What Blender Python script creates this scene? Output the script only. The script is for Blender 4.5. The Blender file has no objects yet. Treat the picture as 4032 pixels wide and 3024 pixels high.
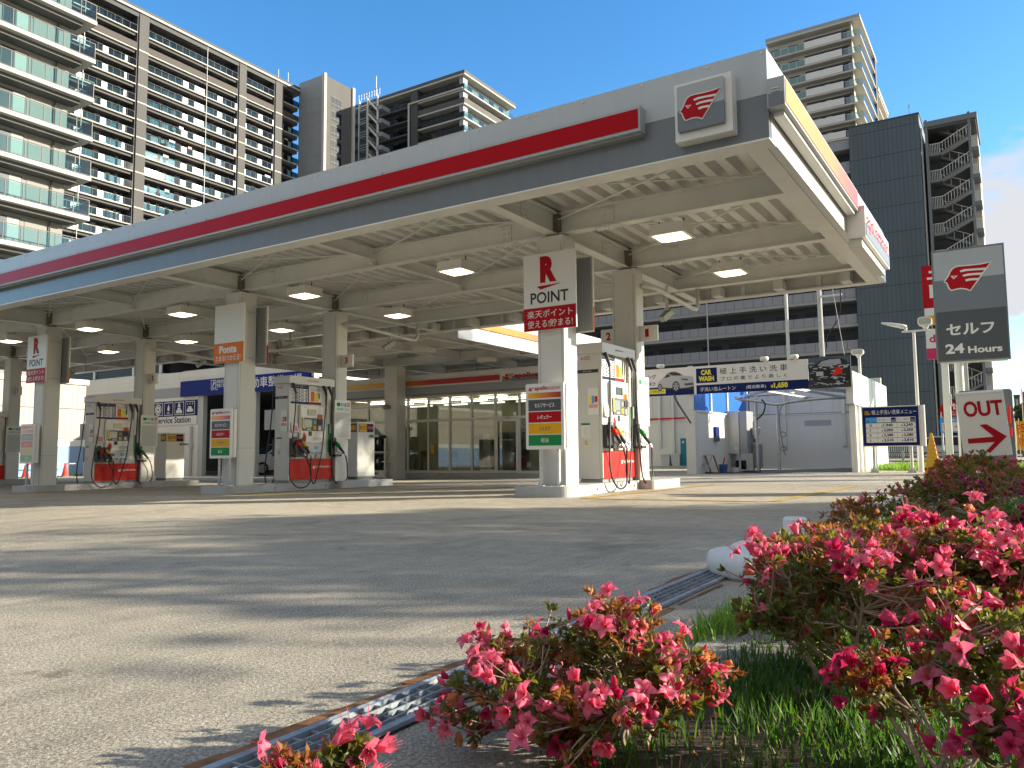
import bpy, bmesh, math, random
from mathutils import Vector, Matrix
R_ = math.radians
SC = bpy.context.scene
COL = SC.collection
rnd = random.Random(7)

# ---------------- camera ----------------
cam_d = bpy.data.cameras.new('camera')
cam = bpy.data.objects.new('camera', cam_d)
COL.objects.link(cam)
SC.camera = cam
EYE = Vector((0, 0, 0.65))
yaw, pit, rol = R_(32.5), R_(5.10), R_(-0.513)
fw = Vector((-math.sin(yaw) * math.cos(pit), math.cos(yaw) * math.cos(pit), math.sin(pit)))
ri = Vector((math.cos(yaw), math.sin(yaw), 0))
up = ri.cross(fw)
r2 = ri * math.cos(rol) + up * math.sin(rol)
u2 = up * math.cos(rol) - ri * math.sin(rol)
m3 = Matrix((r2, u2, -fw)).transposed()
cam.matrix_world = Matrix.Translation(EYE) @ m3.to_4x4()
cam_d.sensor_width = 36
cam_d.lens = 36 * 3127 / 4032
cam_d.clip_start = 0.05
cam_d.clip_end = 3000

# ---------------- sky and sun ----------------
SUN_AZ, SUN_EL = math.atan2(0.843, 0.537), R_(18.5)
world = bpy.data.worlds.new('World')
SC.world = world
world.use_nodes = True
wn = world.node_tree
for n in list(wn.nodes):
    wn.nodes.remove(n)
def wnode(t, **kw):
    n = wn.nodes.new(t)
    for k, v in kw.items():
        setattr(n, k, v)
    return n
sky = wnode('ShaderNodeTexSky')
sky.sky_type = 'NISHITA'
sky.sun_disc = False
sky.sun_elevation = SUN_EL
sky.sun_rotation = SUN_AZ
sky.altitude = 50
sky.air_density = 1.0
sky.dust_density = 0.3
sky.ozone_density = 2.6
# scattered clouds low in the sky, in sky directions on the sunny side
tc = wnode('ShaderNodeTexCoord')
mp = wnode('ShaderNodeMapping')
mp.inputs['Scale'].default_value = (1.0, 1.0, 2.6)
ns = wnode('ShaderNodeTexNoise')
ns.inputs['Scale'].default_value = 6.5
ns.inputs['Detail'].default_value = 7
ns.inputs['Roughness'].default_value = 0.52
wn.links.new(tc.outputs['Generated'], mp.inputs['Vector'])
wn.links.new(mp.outputs['Vector'], ns.inputs['Vector'])
dt = wnode('ShaderNodeVectorMath', operation='DOT_PRODUCT')
cl = Vector((0.03, 0.978, 0.205)).normalized()
dt.inputs[1].default_value = cl
nrm = wnode('ShaderNodeVectorMath', operation='NORMALIZE')
wn.links.new(tc.outputs['Generated'], nrm.inputs[0])
wn.links.new(nrm.outputs[0], dt.inputs[0])
mr = wnode('ShaderNodeMapRange')
mr.inputs['From Min'].default_value = 0.978
mr.inputs['From Max'].default_value = 0.997
mr.inputs['To Min'].default_value = -0.34
mr.inputs['To Max'].default_value = 0.13
wn.links.new(dt.outputs['Value'], mr.inputs['Value'])
ad = wnode('ShaderNodeMath', operation='ADD')
wn.links.new(ns.outputs['Fac'], ad.inputs[0])
wn.links.new(mr.outputs[0], ad.inputs[1])
cr = wnode('ShaderNodeValToRGB')
cr.color_ramp.elements[0].position = 0.50
cr.color_ramp.elements[0].color = (0, 0, 0, 1)
cr.color_ramp.elements[1].position = 0.66
cr.color_ramp.elements[1].color = (1, 1, 1, 1)
wn.links.new(ad.outputs[0], cr.inputs['Fac'])
mx = wnode('ShaderNodeMix', data_type='RGBA')
mx.inputs[7].default_value = (2.5, 2.55, 2.7, 1)
wn.links.new(cr.outputs['Color'], mx.inputs[0])
# unseen bank of bright cloud, added behind and above the camera as neutral fill
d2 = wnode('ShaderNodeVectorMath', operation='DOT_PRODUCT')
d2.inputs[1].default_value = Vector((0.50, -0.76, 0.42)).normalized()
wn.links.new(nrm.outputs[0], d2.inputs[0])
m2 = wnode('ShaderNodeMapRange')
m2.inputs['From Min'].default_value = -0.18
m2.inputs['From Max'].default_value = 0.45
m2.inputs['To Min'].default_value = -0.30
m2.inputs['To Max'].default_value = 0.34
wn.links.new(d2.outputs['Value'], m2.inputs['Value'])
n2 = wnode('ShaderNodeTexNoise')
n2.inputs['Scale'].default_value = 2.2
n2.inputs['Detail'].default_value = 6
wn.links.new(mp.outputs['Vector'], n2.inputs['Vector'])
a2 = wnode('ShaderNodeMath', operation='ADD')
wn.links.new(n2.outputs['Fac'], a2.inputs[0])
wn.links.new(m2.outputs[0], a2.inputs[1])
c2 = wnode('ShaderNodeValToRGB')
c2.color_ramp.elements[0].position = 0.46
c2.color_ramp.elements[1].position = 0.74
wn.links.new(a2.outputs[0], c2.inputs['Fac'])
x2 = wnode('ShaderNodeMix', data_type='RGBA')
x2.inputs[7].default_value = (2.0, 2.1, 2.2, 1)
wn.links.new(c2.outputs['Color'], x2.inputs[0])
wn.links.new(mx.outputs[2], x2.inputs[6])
hs = wnode('ShaderNodeHueSaturation')
hs.inputs['Saturation'].default_value = 1.27
wn.links.new(sky.outputs['Color'], hs.inputs['Color'])
wn.links.new(hs.outputs['Color'], mx.inputs[6])
bg = wnode('ShaderNodeBackground')
bg.inputs['Strength'].default_value = 0.15
wo = wnode('ShaderNodeOutputWorld')
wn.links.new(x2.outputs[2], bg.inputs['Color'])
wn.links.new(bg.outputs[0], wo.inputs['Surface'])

sd = bpy.data.lights.new('sun', 'SUN')
sun = bpy.data.objects.new('sun', sd)
COL.objects.link(sun)
tow = Vector((math.sin(SUN_AZ) * math.cos(SUN_EL), math.cos(SUN_AZ) * math.cos(SUN_EL), math.sin(SUN_EL)))
sun.rotation_euler = tow.to_track_quat('Z', 'Y').to_euler()
sun.location = (60, 40, 60)
sd.energy = 5.0
sd.angle = R_(0.53)
sd.color = (1.0, 0.90, 0.72)
SC.view_settings.view_transform = 'Standard'
SC.view_settings.look = 'None'
SC.view_settings.exposure = 1.05
SC.view_settings.gamma = 1
try:
    SC.cycles.use_denoising = True
    SC.cycles.max_bounces = 8
    SC.cycles.diffuse_bounces = 4
    SC.cycles.transparent_max_bounces = 12
    SC.cycles.caustics_reflective = False
    SC.cycles.caustics_refractive = False
    SC.cycles.sample_clamp_indirect = 6
except Exception:
    pass

# ---------------- materials ----------------
MATS = {}
def M(name, col, rough=0.5, metal=0.0, noise=None, bump=None, emit=None, spec=None, alpha=None, transl=None):
    """noise=(scale, amount[, stretch xyz]) world-space mottling of the colour; bump=(scale, strength)."""
    m = bpy.data.materials.new(name)
    m.use_nodes = True
    nt = m.node_tree
    b = nt.nodes['Principled BSDF']
    b.inputs['Base Color'].default_value = (*col, 1)
    b.inputs['Roughness'].default_value = rough
    b.inputs['Metallic'].default_value = metal
    if spec is not None:
        b.inputs['Specular IOR Level'].default_value = spec
    if emit:
        b.inputs['Emission Color'].default_value = (*emit[0], 1)
        b.inputs['Emission Strength'].default_value = emit[1]
    geo = None
    if noise or bump:
        geo = nt.nodes.new('ShaderNodeNewGeometry')
    if noise:
        mpn = nt.nodes.new('ShaderNodeMapping')
        mpn.inputs['Scale'].default_value = noise[2] if len(noise) > 2 else (1, 1, 1)
        nz = nt.nodes.new('ShaderNodeTexNoise')
        nz.inputs['Scale'].default_value = noise[0]
        nz.inputs['Detail'].default_value = 6
        nz.inputs['Roughness'].default_value = 0.6
        nt.links.new(geo.outputs['Position'], mpn.inputs['Vector'])
        nt.links.new(mpn.outputs['Vector'], nz.inputs['Vector'])
        rp = nt.nodes.new('ShaderNodeMapRange')
        rp.inputs['From Min'].default_value = 0.3
        rp.inputs['From Max'].default_value = 0.7
        rp.inputs['To Min'].default_value = 1 - noise[1]
        rp.inputs['To Max'].default_value = 1 + noise[1]
        nt.links.new(nz.outputs['Fac'], rp.inputs['Value'])
        ml = nt.nodes.new('ShaderNodeMix')
        ml.data_type = 'RGBA'
        ml.blend_type = 'MULTIPLY'
        ml.inputs[0].default_value = 1
        ml.inputs[6].default_value = (*col, 1)
        nt.links.new(rp.outputs[0], ml.inputs[7])
        nt.links.new(ml.outputs[2], b.inputs['Base Color'])
    if bump:
        nb = nt.nodes.new('ShaderNodeTexNoise')
        nb.inputs['Scale'].default_value = bump[0]
        nb.inputs['Detail'].default_value = 4
        bp = nt.nodes.new('ShaderNodeBump')
        bp.inputs['Strength'].default_value = bump[1]
        bp.inputs['Distance'].default_value = 0.01
        nt.links.new(geo.outputs['Position'], nb.inputs['Vector'])
        nt.links.new(nb.outputs['Fac'], bp.inputs['Height'])
        nt.links.new(bp.outputs[0], b.inputs['Normal'])
    if transl:
        out = nt.nodes['Material Output']
        tr = nt.nodes.new('ShaderNodeBsdfTranslucent')
        tr.inputs['Color'].default_value = (*transl[0], 1)
        ms = nt.nodes.new('ShaderNodeMixShader')
        ms.inputs[0].default_value = transl[1]
        nt.links.new(b.outputs[0], ms.inputs[1])
        nt.links.new(tr.outputs[0], ms.inputs[2])
        nt.links.new(ms.outputs[0], out.inputs['Surface'])
    MATS[name] = m
    return m

def glass(name, tint, refl=0.12, trans=0.75, top=0.85):
    """Thin pane: see-through tint mixed with a mirror share that grows at grazing angles."""
    m = bpy.data.materials.new(name)
    m.use_nodes = True
    nt = m.node_tree
    nt.nodes.remove(nt.nodes['Principled BSDF'])
    out = nt.nodes['Material Output']
    t = nt.nodes.new('ShaderNodeBsdfTransparent')
    t.inputs['Color'].default_value = (*[c * trans for c in tint], 1)
    g = nt.nodes.new('ShaderNodeBsdfGlossy')
    g.inputs['Color'].default_value = (0.9, 0.93, 0.95, 1)
    g.inputs['Roughness'].default_value = 0.02
    f = nt.nodes.new('ShaderNodeLayerWeight')
    f.inputs['Blend'].default_value = 0.35
    mr_ = nt.nodes.new('ShaderNodeMapRange')
    mr_.inputs['To Min'].default_value = refl
    mr_.inputs['To Max'].default_value = top
    ms = nt.nodes.new('ShaderNodeMixShader')
    nt.links.new(f.outputs['Fresnel'], mr_.inputs['Value'])
    nt.links.new(mr_.outputs[0], ms.inputs[0])
    nt.links.new(t.outputs[0], ms.inputs[1])
    nt.links.new(g.outputs[0], ms.inputs[2])
    nt.links.new(ms.outputs[0], out.inputs['Surface'])
    MATS[name] = m
    return m

def gradient(name, axis, a, b, stops, rough=0.35):
    """printed colour band: ramp along a world axis from a to b."""
    m = bpy.data.materials.new(name)
    m.use_nodes = True
    nt = m.node_tree
    bs = nt.nodes['Principled BSDF']
    bs.inputs['Roughness'].default_value = rough
    geo = nt.nodes.new('ShaderNodeNewGeometry')
    sp = nt.nodes.new('ShaderNodeSeparateXYZ')
    nt.links.new(geo.outputs['Position'], sp.inputs[0])
    mr_ = nt.nodes.new('ShaderNodeMapRange')
    mr_.inputs['From Min'].default_value = a
    mr_.inputs['From Max'].default_value = b
    nt.links.new(sp.outputs[axis], mr_.inputs['Value'])
    rp = nt.nodes.new('ShaderNodeValToRGB')
    e = rp.color_ramp.elements
    e[0].position, e[0].color = stops[0][0], (*stops[0][1], 1)
    e[1].position, e[1].color = stops[-1][0], (*stops[-1][1], 1)
    for p, c in stops[1:-1]:
        k = e.new(p)
        k.color = (*c, 1)
    nt.links.new(mr_.outputs[0], rp.inputs['Fac'])
    nt.links.new(rp.outputs['Color'], bs.inputs['Base Color'])
    MATS[name] = m
    return m

M('white_paint', (0.68, 0.665, 0.61), 0.38, noise=(1.3, 0.05))
M('cream_paint', (0.62, 0.615, 0.58), 0.45, noise=(0.8, 0.07))
M('steel_paint', (0.72, 0.72, 0.675), 0.42, noise=(2.0, 0.06))
M('deck_metal', (0.74, 0.745, 0.71), 0.38, metal=0.0, noise=(3.0, 0.07, (1, 0.15, 1)))
M('fascia_silver', (0.44, 0.47, 0.49), 0.25, metal=0.0, noise=(5.0, 0.035, (1, 1, 0.06)))
M('fascia_grey', (0.15, 0.17, 0.188), 0.25, metal=0.0, noise=(6.0, 0.05, (1, 1, 0.06)))
M('fascia_white', (0.62, 0.62, 0.60), 0.3)
M('sign_red', (0.40, 0.004, 0.012), 0.45, spec=0.15)
M('bright_red', (0.62, 0.02, 0.014), 0.45, spec=0.2)
M('sign_white', (0.70, 0.69, 0.65), 0.32)
M('sign_grey', (0.27, 0.28, 0.28), 0.5)
M('slate_grey', (0.145, 0.17, 0.19), 0.4)
M('light_slate', (0.36, 0.385, 0.395), 0.4)
M('dark_slate', (0.06, 0.068, 0.075), 0.4)
M('ink_black', (0.02, 0.02, 0.022), 0.5)
M('navy', (0.008, 0.018, 0.10), 0.5, spec=0.12)
M('royal_blue', (0.006, 0.022, 0.19), 0.5, spec=0.12)
M('sky_blue', (0.05, 0.32, 0.72), 0.4)
M('orange', (0.72, 0.17, 0.01), 0.5, spec=0.2)
M('amber', (0.70, 0.36, 0.01), 0.5, spec=0.2)
M('yellow', (0.80, 0.66, 0.04), 0.45)
M('fuel_green', (0.008, 0.22, 0.06), 0.5, spec=0.2)
M('faded_red', (0.66, 0.30, 0.27), 0.5)
M('faded_amber', (0.72, 0.58, 0.36), 0.5)
M('faded_green', (0.34, 0.54, 0.37), 0.5)
M('faded_grey', (0.40, 0.42, 0.41), 0.5)
M('old_concrete', (0.24, 0.225, 0.19), 0.85, noise=(9, 0.3), bump=(70, 0.4))
M('dry_grass', (0.30, 0.24, 0.11), 0.8, noise=(9, 0.3))
M('rubber', (0.012, 0.012, 0.013), 0.42)
M('black_plastic', (0.02, 0.02, 0.022), 0.45)
M('dark_grey', (0.08, 0.085, 0.09), 0.5)
M('mid_grey', (0.25, 0.26, 0.26), 0.5)
M('light_grey', (0.50, 0.51, 0.50), 0.45)
M('galvanised', (0.50, 0.52, 0.53), 0.38, metal=0.75, noise=(9, 0.12))
M('pump_body', (0.56, 0.55, 0.51), 0.33, noise=(1.5, 0.04))
M('screen_dark', (0.015, 0.018, 0.022), 0.12)
M('lcd_grey', (0.20, 0.23, 0.24), 0.2)
M('lamp_glow', (1, 0.95, 0.8), 0.4, emit=((1.0, 0.88, 0.60), 2.2))
M('tube_glow', (1, 1, 0.95), 0.4, emit=((1.0, 0.96, 0.82), 3.5))
M('rust_stub', (0.20, 0.18, 0.14), 0.8, noise=(12, 0.3))
M('kerb_concrete', (0.42, 0.43, 0.425), 0.75, noise=(4, 0.10), bump=(60, 0.15))
M('painted_concrete', (0.70, 0.71, 0.72), 0.38, noise=(6, 0.05))
M('wall_white', (0.76, 0.74, 0.68), 0.5, noise=(1.0, 0.05, (1, 1, 0.3)))
M('panel_white', (0.68, 0.67, 0.63), 0.42, noise=(1.0, 0.04))
M('clad_grey', (0.30, 0.32, 0.345), 0.45)
M('interior_black', (0.02, 0.022, 0.025), 0.9)  # near-black colour that makes the bay and deck interiors dark
M('wood', (0.42, 0.22, 0.08), 0.5, noise=(8, 0.15, (1, 1, 6)))
M('teal_bin', (0.01, 0.19, 0.30), 0.4)
M('bin_grey', (0.60, 0.62, 0.61), 0.5)
M('cone_red', (0.72, 0.05, 0.03), 0.45)
M('cone_yellow', (0.80, 0.44, 0.03), 0.4, noise=(5, 0.05))
M('interior_beige', (0.50, 0.47, 0.36), 0.8)
M('pink_cloth', (0.72, 0.22, 0.45), 0.8)
# tower materials
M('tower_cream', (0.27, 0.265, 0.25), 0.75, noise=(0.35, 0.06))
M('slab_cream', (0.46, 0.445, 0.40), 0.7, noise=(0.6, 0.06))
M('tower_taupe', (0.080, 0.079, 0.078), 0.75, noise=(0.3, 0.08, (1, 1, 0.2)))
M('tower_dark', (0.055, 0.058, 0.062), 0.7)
M('tower_brown', (0.09, 0.088, 0.083), 0.75, noise=(0.3, 0.08, (1, 1, 0.2)))
M('tower_bluegrey', (0.27, 0.285, 0.30), 0.55, noise=(0.25, 0.05))
M('tower_white', (0.50, 0.485, 0.44), 0.7, noise=(0.2, 0.05))
M('slate_panel', (0.058, 0.084, 0.105), 0.55, noise=(0.6, 0.12, (1, 1, 0.12)))
M('slate_seam', (0.026, 0.036, 0.045), 0.8)
M('deck_rail', (0.23, 0.24, 0.27), 0.55)
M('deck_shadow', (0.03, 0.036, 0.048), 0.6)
M('window_dark', (0.018, 0.032, 0.052), 0.2, spec=0.18)
M('window_blue', (0.010, 0.017, 0.035), 0.2, spec=0.2)
M('curtain', (0.40, 0.42, 0.40), 0.8)
M('frame_dark', (0.035, 0.033, 0.032), 0.5)
M('frost_pane', (0.13, 0.23, 0.23), 0.3)
glass('balcony_glass', (0.68, 0.87, 0.89), 0.03, 0.95, 0.12)
glass('clear_glass', (0.75, 0.85, 0.84), 0.08, 0.95)
glass('dark_balcony_glass', (0.22, 0.36, 0.42), 0.02, 0.8, 0.10)
glass('shop_glass', (0.60, 0.63, 0.56), 0.06, 0.8, 0.7)
M('stair_steel', (0.12, 0.14, 0.155), 0.5)
M('asphalt_road', (0.05, 0.05, 0.052), 0.9, noise=(3, 0.2), bump=(80, 0.3))
M('yellow_line', (0.48, 0.34, 0.08), 0.8, noise=(6, 0.35))
M('soil', (0.055, 0.045, 0.03), 0.95, noise=(12, 0.3), bump=(60, 0.5))
M('rust', (0.20, 0.085, 0.03), 0.8, noise=(18, 0.4))
M('drain_void', (0.012, 0.014, 0.016), 0.95)
M('twig', (0.30, 0.235, 0.17), 0.8, noise=(40, 0.25))
M('azalea_leaf', (0.085, 0.10, 0.018), 0.45, noise=(25, 0.4), transl=((0.30, 0.30, 0.03), 0.35))
M('azalea_leaf_rust', (0.24, 0.10, 0.022), 0.5, noise=(25, 0.4), transl=((0.50, 0.22, 0.04), 0.35))
M('petal_pink', (0.82, 0.19, 0.29), 0.5, noise=(60, 0.18), transl=((0.95, 0.16, 0.27), 0.42))
M('petal_deep', (0.52, 0.022, 0.10), 0.5, noise=(60, 0.2), transl=((0.75, 0.03, 0.14), 0.38))
M('petal_wilted', (0.58, 0.20, 0.09), 0.6, noise=(60, 0.3), transl=((0.8, 0.30, 0.12), 0.4))
M('petal_magenta', (0.36, 0.018, 0.11), 0.5, noise=(60, 0.25), transl=((0.55, 0.03, 0.18), 0.35))
M('grass_blade', (0.038, 0.10, 0.012), 0.5, noise=(6, 0.3), transl=((0.15, 0.34, 0.03), 0.35))
M('bright_grass', (0.20, 0.36, 0.04), 0.6, noise=(3, 0.3), transl=((0.3, 0.5, 0.05), 0.35))
M('tree_leaf', (0.035, 0.065, 0.02), 0.6, noise=(4, 0.3))
M('bark', (0.09, 0.07, 0.05), 0.9, noise=(10, 0.3))
M('car_white', (0.76, 0.77, 0.78), 0.2)
M('car_silver', (0.42, 0.42, 0.43), 0.3)
M('photo_grey', (0.32, 0.32, 0.33), 0.4, noise=(9, 0.2))

# ---------------- mesh builder ----------------
WL = {}
class MB:
    def __init__(s):
        s.v, s.f, s.m = [], [], []
    def add(s, vs, fs, mi=0):
        o = len(s.v)
        s.v += [tuple(p) for p in vs]
        for f in fs:
            s.f.append(tuple(i + o for i in f))
            s.m.append(mi)
        return s
    def box(s, x0, x1, y0, y1, z0, z1, mi=0):
        if x0 > x1: x0, x1 = x1, x0
        if y0 > y1: y0, y1 = y1, y0
        if z0 > z1: z0, z1 = z1, z0
        return s.add([(x0, y0, z0), (x1, y0, z0), (x1, y1, z0), (x0, y1, z0), (x0, y0, z1), (x1, y0, z1), (x1, y1, z1), (x0, y1, z1)],
                     [(0, 3, 2, 1), (4, 5, 6, 7), (0, 1, 5, 4), (1, 2, 6, 5), (2, 3, 7, 6), (3, 0, 4, 7)], mi)
    def rbox(s, x0, x1, y0, y1, z0, z1, r, mi=0, n=3, axis='z'):
        """box with the four edges along an axis rounded"""
        a = {'z': (x0, x1, y0, y1), 'y': (x0, x1, z0, z1), 'x': (y0, y1, z0, z1)}[axis]
        pts = []
        for cx, cy, a0 in ((a[1] - r, a[3] - r, 0), (a[0] + r, a[3] - r, 90), (a[0] + r, a[2] + r, 180), (a[1] - r, a[2] + r, 270)):
            for k in range(n + 1):
                t = R_(a0 + 90 * k / n)
                pts.append((cx + r * math.cos(t), cy + r * math.sin(t)))
        N = len(pts)
        lo, hi = {'z': (z0, z1), 'y': (y0, y1), 'x': (x0, x1)}[axis]
        def P(p, h):
            return {'z': (p[0], p[1], h), 'y': (p[0], h, p[1]), 'x': (h, p[0], p[1])}[axis]
        vs = [P(p, lo) for p in pts] + [P(p, hi) for p in pts]
        fs = [tuple(range(N))[::-1], tuple(range(N, 2 * N))] + [(i, (i + 1) % N, N + (i + 1) % N, N + i) for i in range(N)]
        if axis == 'y':
            fs = [f[::-1] for f in fs]
        return s.add(vs, fs, mi)
    def tube(s, pts, r, n=6, mi=0, cap=True):
        pts = [Vector(p) for p in pts]
        rs = r if isinstance(r, (list, tuple)) else [r] * len(pts)
        vs, fs = [], []
        up_ = Vector((0, 0, 1))
        prev = None
        for i, p in enumerate(pts):
            d = (pts[min(i + 1, len(pts) - 1)] - pts[max(i - 1, 0)])
            if d.length < 1e-9:
                d = Vector((0, 0, 1))
            d.normalize()
            if prev is None:
                a = d.cross(up_ if abs(d.z) < 0.95 else Vector((1, 0, 0))).normalized()
            else:
                a = (prev - d * prev.dot(d))
                a = a.normalized() if a.length > 1e-6 else d.orthogonal().normalized()
            prev = a
            b = d.cross(a)
            for k in range(n):
                t = 2 * math.pi * k / n
                vs.append(p + (a * math.cos(t) + b * math.sin(t)) * rs[i])
        for i in range(len(pts) - 1):
            for k in range(n):
                fs.append((i * n + k, i * n + (k + 1) % n, (i + 1) * n + (k + 1) % n, (i + 1) * n + k))
        if cap:
            fs.append(tuple(range(n))[::-1])
            fs.append(tuple(range((len(pts) - 1) * n, len(pts) * n)))
        return s.add(vs, fs, mi)
    def cyl(s, p0, p1, r, n=10, mi=0, r1=None):
        return s.tube([p0, p1], [r, r if r1 is None else r1], n, mi)
    def lathe(s, c, prof, n=14, mi=0):
        vs, fs = [], []
        for r, z in prof:
            for k in range(n):
                t = 2 * math.pi * k / n
                vs.append((c[0] + r * math.cos(t), c[1] + r * math.sin(t), c[2] + z))
        for i in range(len(prof) - 1):
            for k in range(n):
                fs.append((i * n + k, i * n + (k + 1) % n, (i + 1) * n + (k + 1) % n, (i + 1) * n + k))
        fs.append(tuple(range(n))[::-1])
        fs.append(tuple(range((len(prof) - 1) * n, len(prof) * n)))
        return s.add(vs, fs, mi)
    def bar(s, p0, p1, w, h, mi=0):
        """rectangular bar from p0 to p1, w sideways, h upward"""
        p0, p1 = Vector(p0), Vector(p1)
        d = (p1 - p0).normalized()
        a = d.cross(Vector((0, 0, 1)))
        a = a.normalized() if a.length > 1e-6 else Vector((1, 0, 0))
        b = a.cross(d)
        vs = []
        for p in (p0, p1):
            for q in ((-1, -1), (1, -1), (1, 1), (-1, 1)):
                vs.append(p + a * q[0] * w / 2 + b * q[1] * h / 2)
        return s.add(vs, [(0, 3, 2, 1), (4, 5, 6, 7), (0, 1, 5, 4), (1, 2, 6, 5), (2, 3, 7, 6), (3, 0, 4, 7)], mi)
    def plate(s, pts2, o, u, v, n_out, th, mi=0):
        """flat outline pts2 (in u, v metres from o) given thickness th along n_out"""
        o, u, v, w = Vector(o), Vector(u), Vector(v), Vector(n_out)
        N = len(pts2)
        ar = sum(pts2[i][0] * pts2[(i + 1) % N][1] - pts2[(i + 1) % N][0] * pts2[i][1] for i in range(N))
        if ar < 0:
            pts2 = pts2[::-1]
        vs = [o + u * a + v * b for a, b in pts2] + [o + u * a + v * b + w * th for a, b in pts2]
        flip = u.cross(v).dot(w) < 0
        fs = [tuple(range(N))[::-1], tuple(range(N, 2 * N))] + [(i, (i + 1) % N, N + (i + 1) % N, N + i) for i in range(N)]
        if flip:
            fs = [f[::-1] for f in fs]
        return s.add(vs, fs, mi)

def bare(name, data=None):
    o = bpy.data.objects.new(name, data)
    COL.objects.link(o)
    return o
def tag(o, label=None, cat=None, group=None, kind=None):
    if label: o['label'] = label
    if cat: o['category'] = cat
    if group: o['group'] = group
    if kind: o['kind'] = kind
    return o
def mk(name, mb, mats, parent=None, smooth=False, label=None, cat=None, group=None, kind=None, origin=None):
    """ONE mesh object; vertices are given in world metres, the origin goes to the parent's (or to origin)"""
    base = WL.get(parent.name, Vector((0, 0, 0))) if parent else Vector(origin) if origin else Vector((0, 0, 0))
    me = bpy.data.meshes.new(name)
    me.from_pydata([(a - base.x, b - base.y, c - base.z) for a, b, c in mb.v], [], mb.f)
    if isinstance(mats, str):
        mats = [mats]
    for m in mats:
        me.materials.append(MATS[m])
    if len(mats) > 1:
        me.polygons.foreach_set('material_index', mb.m)
    if smooth:
        me.polygons.foreach_set('use_smooth', [True] * len(me.polygons))
    me.validate()
    o = bare(name, me)
    if parent:
        o.parent = parent
    else:
        o.location = base
    WL[o.name] = base
    return tag(o, label, cat, group, kind)
def thing(name, label, cat, loc, group=None):
    o = bare(name)
    o.empty_display_size = 0.2
    o.location = loc
    WL[o.name] = Vector(loc)
    return tag(o, label, cat, group)
def kids(o):
    return [c for c in bpy.data.objects if c.parent == o]
KID = {}
def copy_tree(o, dx, label, parent=None):
    """copy of a thing with copies of its parts and sub-parts, moved by dx"""
    c = o.copy()
    COL.objects.link(c)
    if parent is None:
        c.location = o.location + Vector(dx)
        c['label'] = label
        WL[c.name] = WL[o.name] + Vector(dx)
    else:
        c.parent = parent
        WL[c.name] = WL[parent.name]
    for ch in list(o.children):
        copy_tree(ch, dx, None, c)
    return c
def structure(name, mb, mat, smooth=False):
    return mk(name, mb, mat, smooth=smooth, kind='structure')

XP, YP, ZP = Vector((1, 0, 0)), Vector((0, 1, 0)), Vector((0, 0, 1))
def text_mesh(body, o, u, v, w, h, bold=0.0, align='fit'):
    """lettering as real geometry, its bounding box fitted into w x h metres at corner o (lower left), on the plane u, v"""
    cu = bpy.data.curves.new('lettering', 'FONT')
    cu.body = body
    cu.size = 1
    cu.offset = 0.004 if any('\u4e00' <= c_ <= '\u9fff' for c_ in body) else bold
    cu.resolution_u = 3
    ob = bpy.data.objects.new('lettering', cu)
    me = bpy.data.meshes.new_from_object(ob)
    mb = MB()
    if len(me.vertices):
        xs = [p.co.x for p in me.vertices]
        ys = [p.co.y for p in me.vertices]
        x0, x1, y0, y1 = min(xs), max(xs), min(ys), max(ys)
        sy = h / max(1e-6, y1 - y0)
        sx = w / max(1e-6, x1 - x0) if w else sy
        o, u, v = Vector(o), Vector(u), Vector(v)
        mb.add([o + u * (p.co.x - x0) * sx + v * (p.co.y - y0) * sy for p in me.vertices], [tuple(p.vertices) for p in me.polygons])
    bpy.data.meshes.remove(me)
    bpy.data.objects.remove(ob)
    bpy.data.curves.remove(cu)
    return mb
def T(parent, body, o, u, w, h, mat, bold=0.02, out=0.004, v=ZP, name='lettering'):
    """text part on a plane: u to the right, v up, lifted by 'out' towards the reader"""
    u, v = Vector(u), Vector(v)
    nrm_ = u.cross(v).normalized()
    return mk(name, text_mesh(body, Vector(o) + nrm_ * out, u, v, w, h, bold), mat, parent)
def rectf(mb, o, u, a0, a1, b0, b1, out, mi=0, v=ZP, th=0.003):
    """thin printed rectangle on a plane"""
    u, v = Vector(u), Vector(v)
    n = u.cross(v).normalized()
    return mb.plate([(a0, b0), (a1, b0), (a1, b1), (a0, b1)], Vector(o) + n * out, u, v, n, th, mi)
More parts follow.
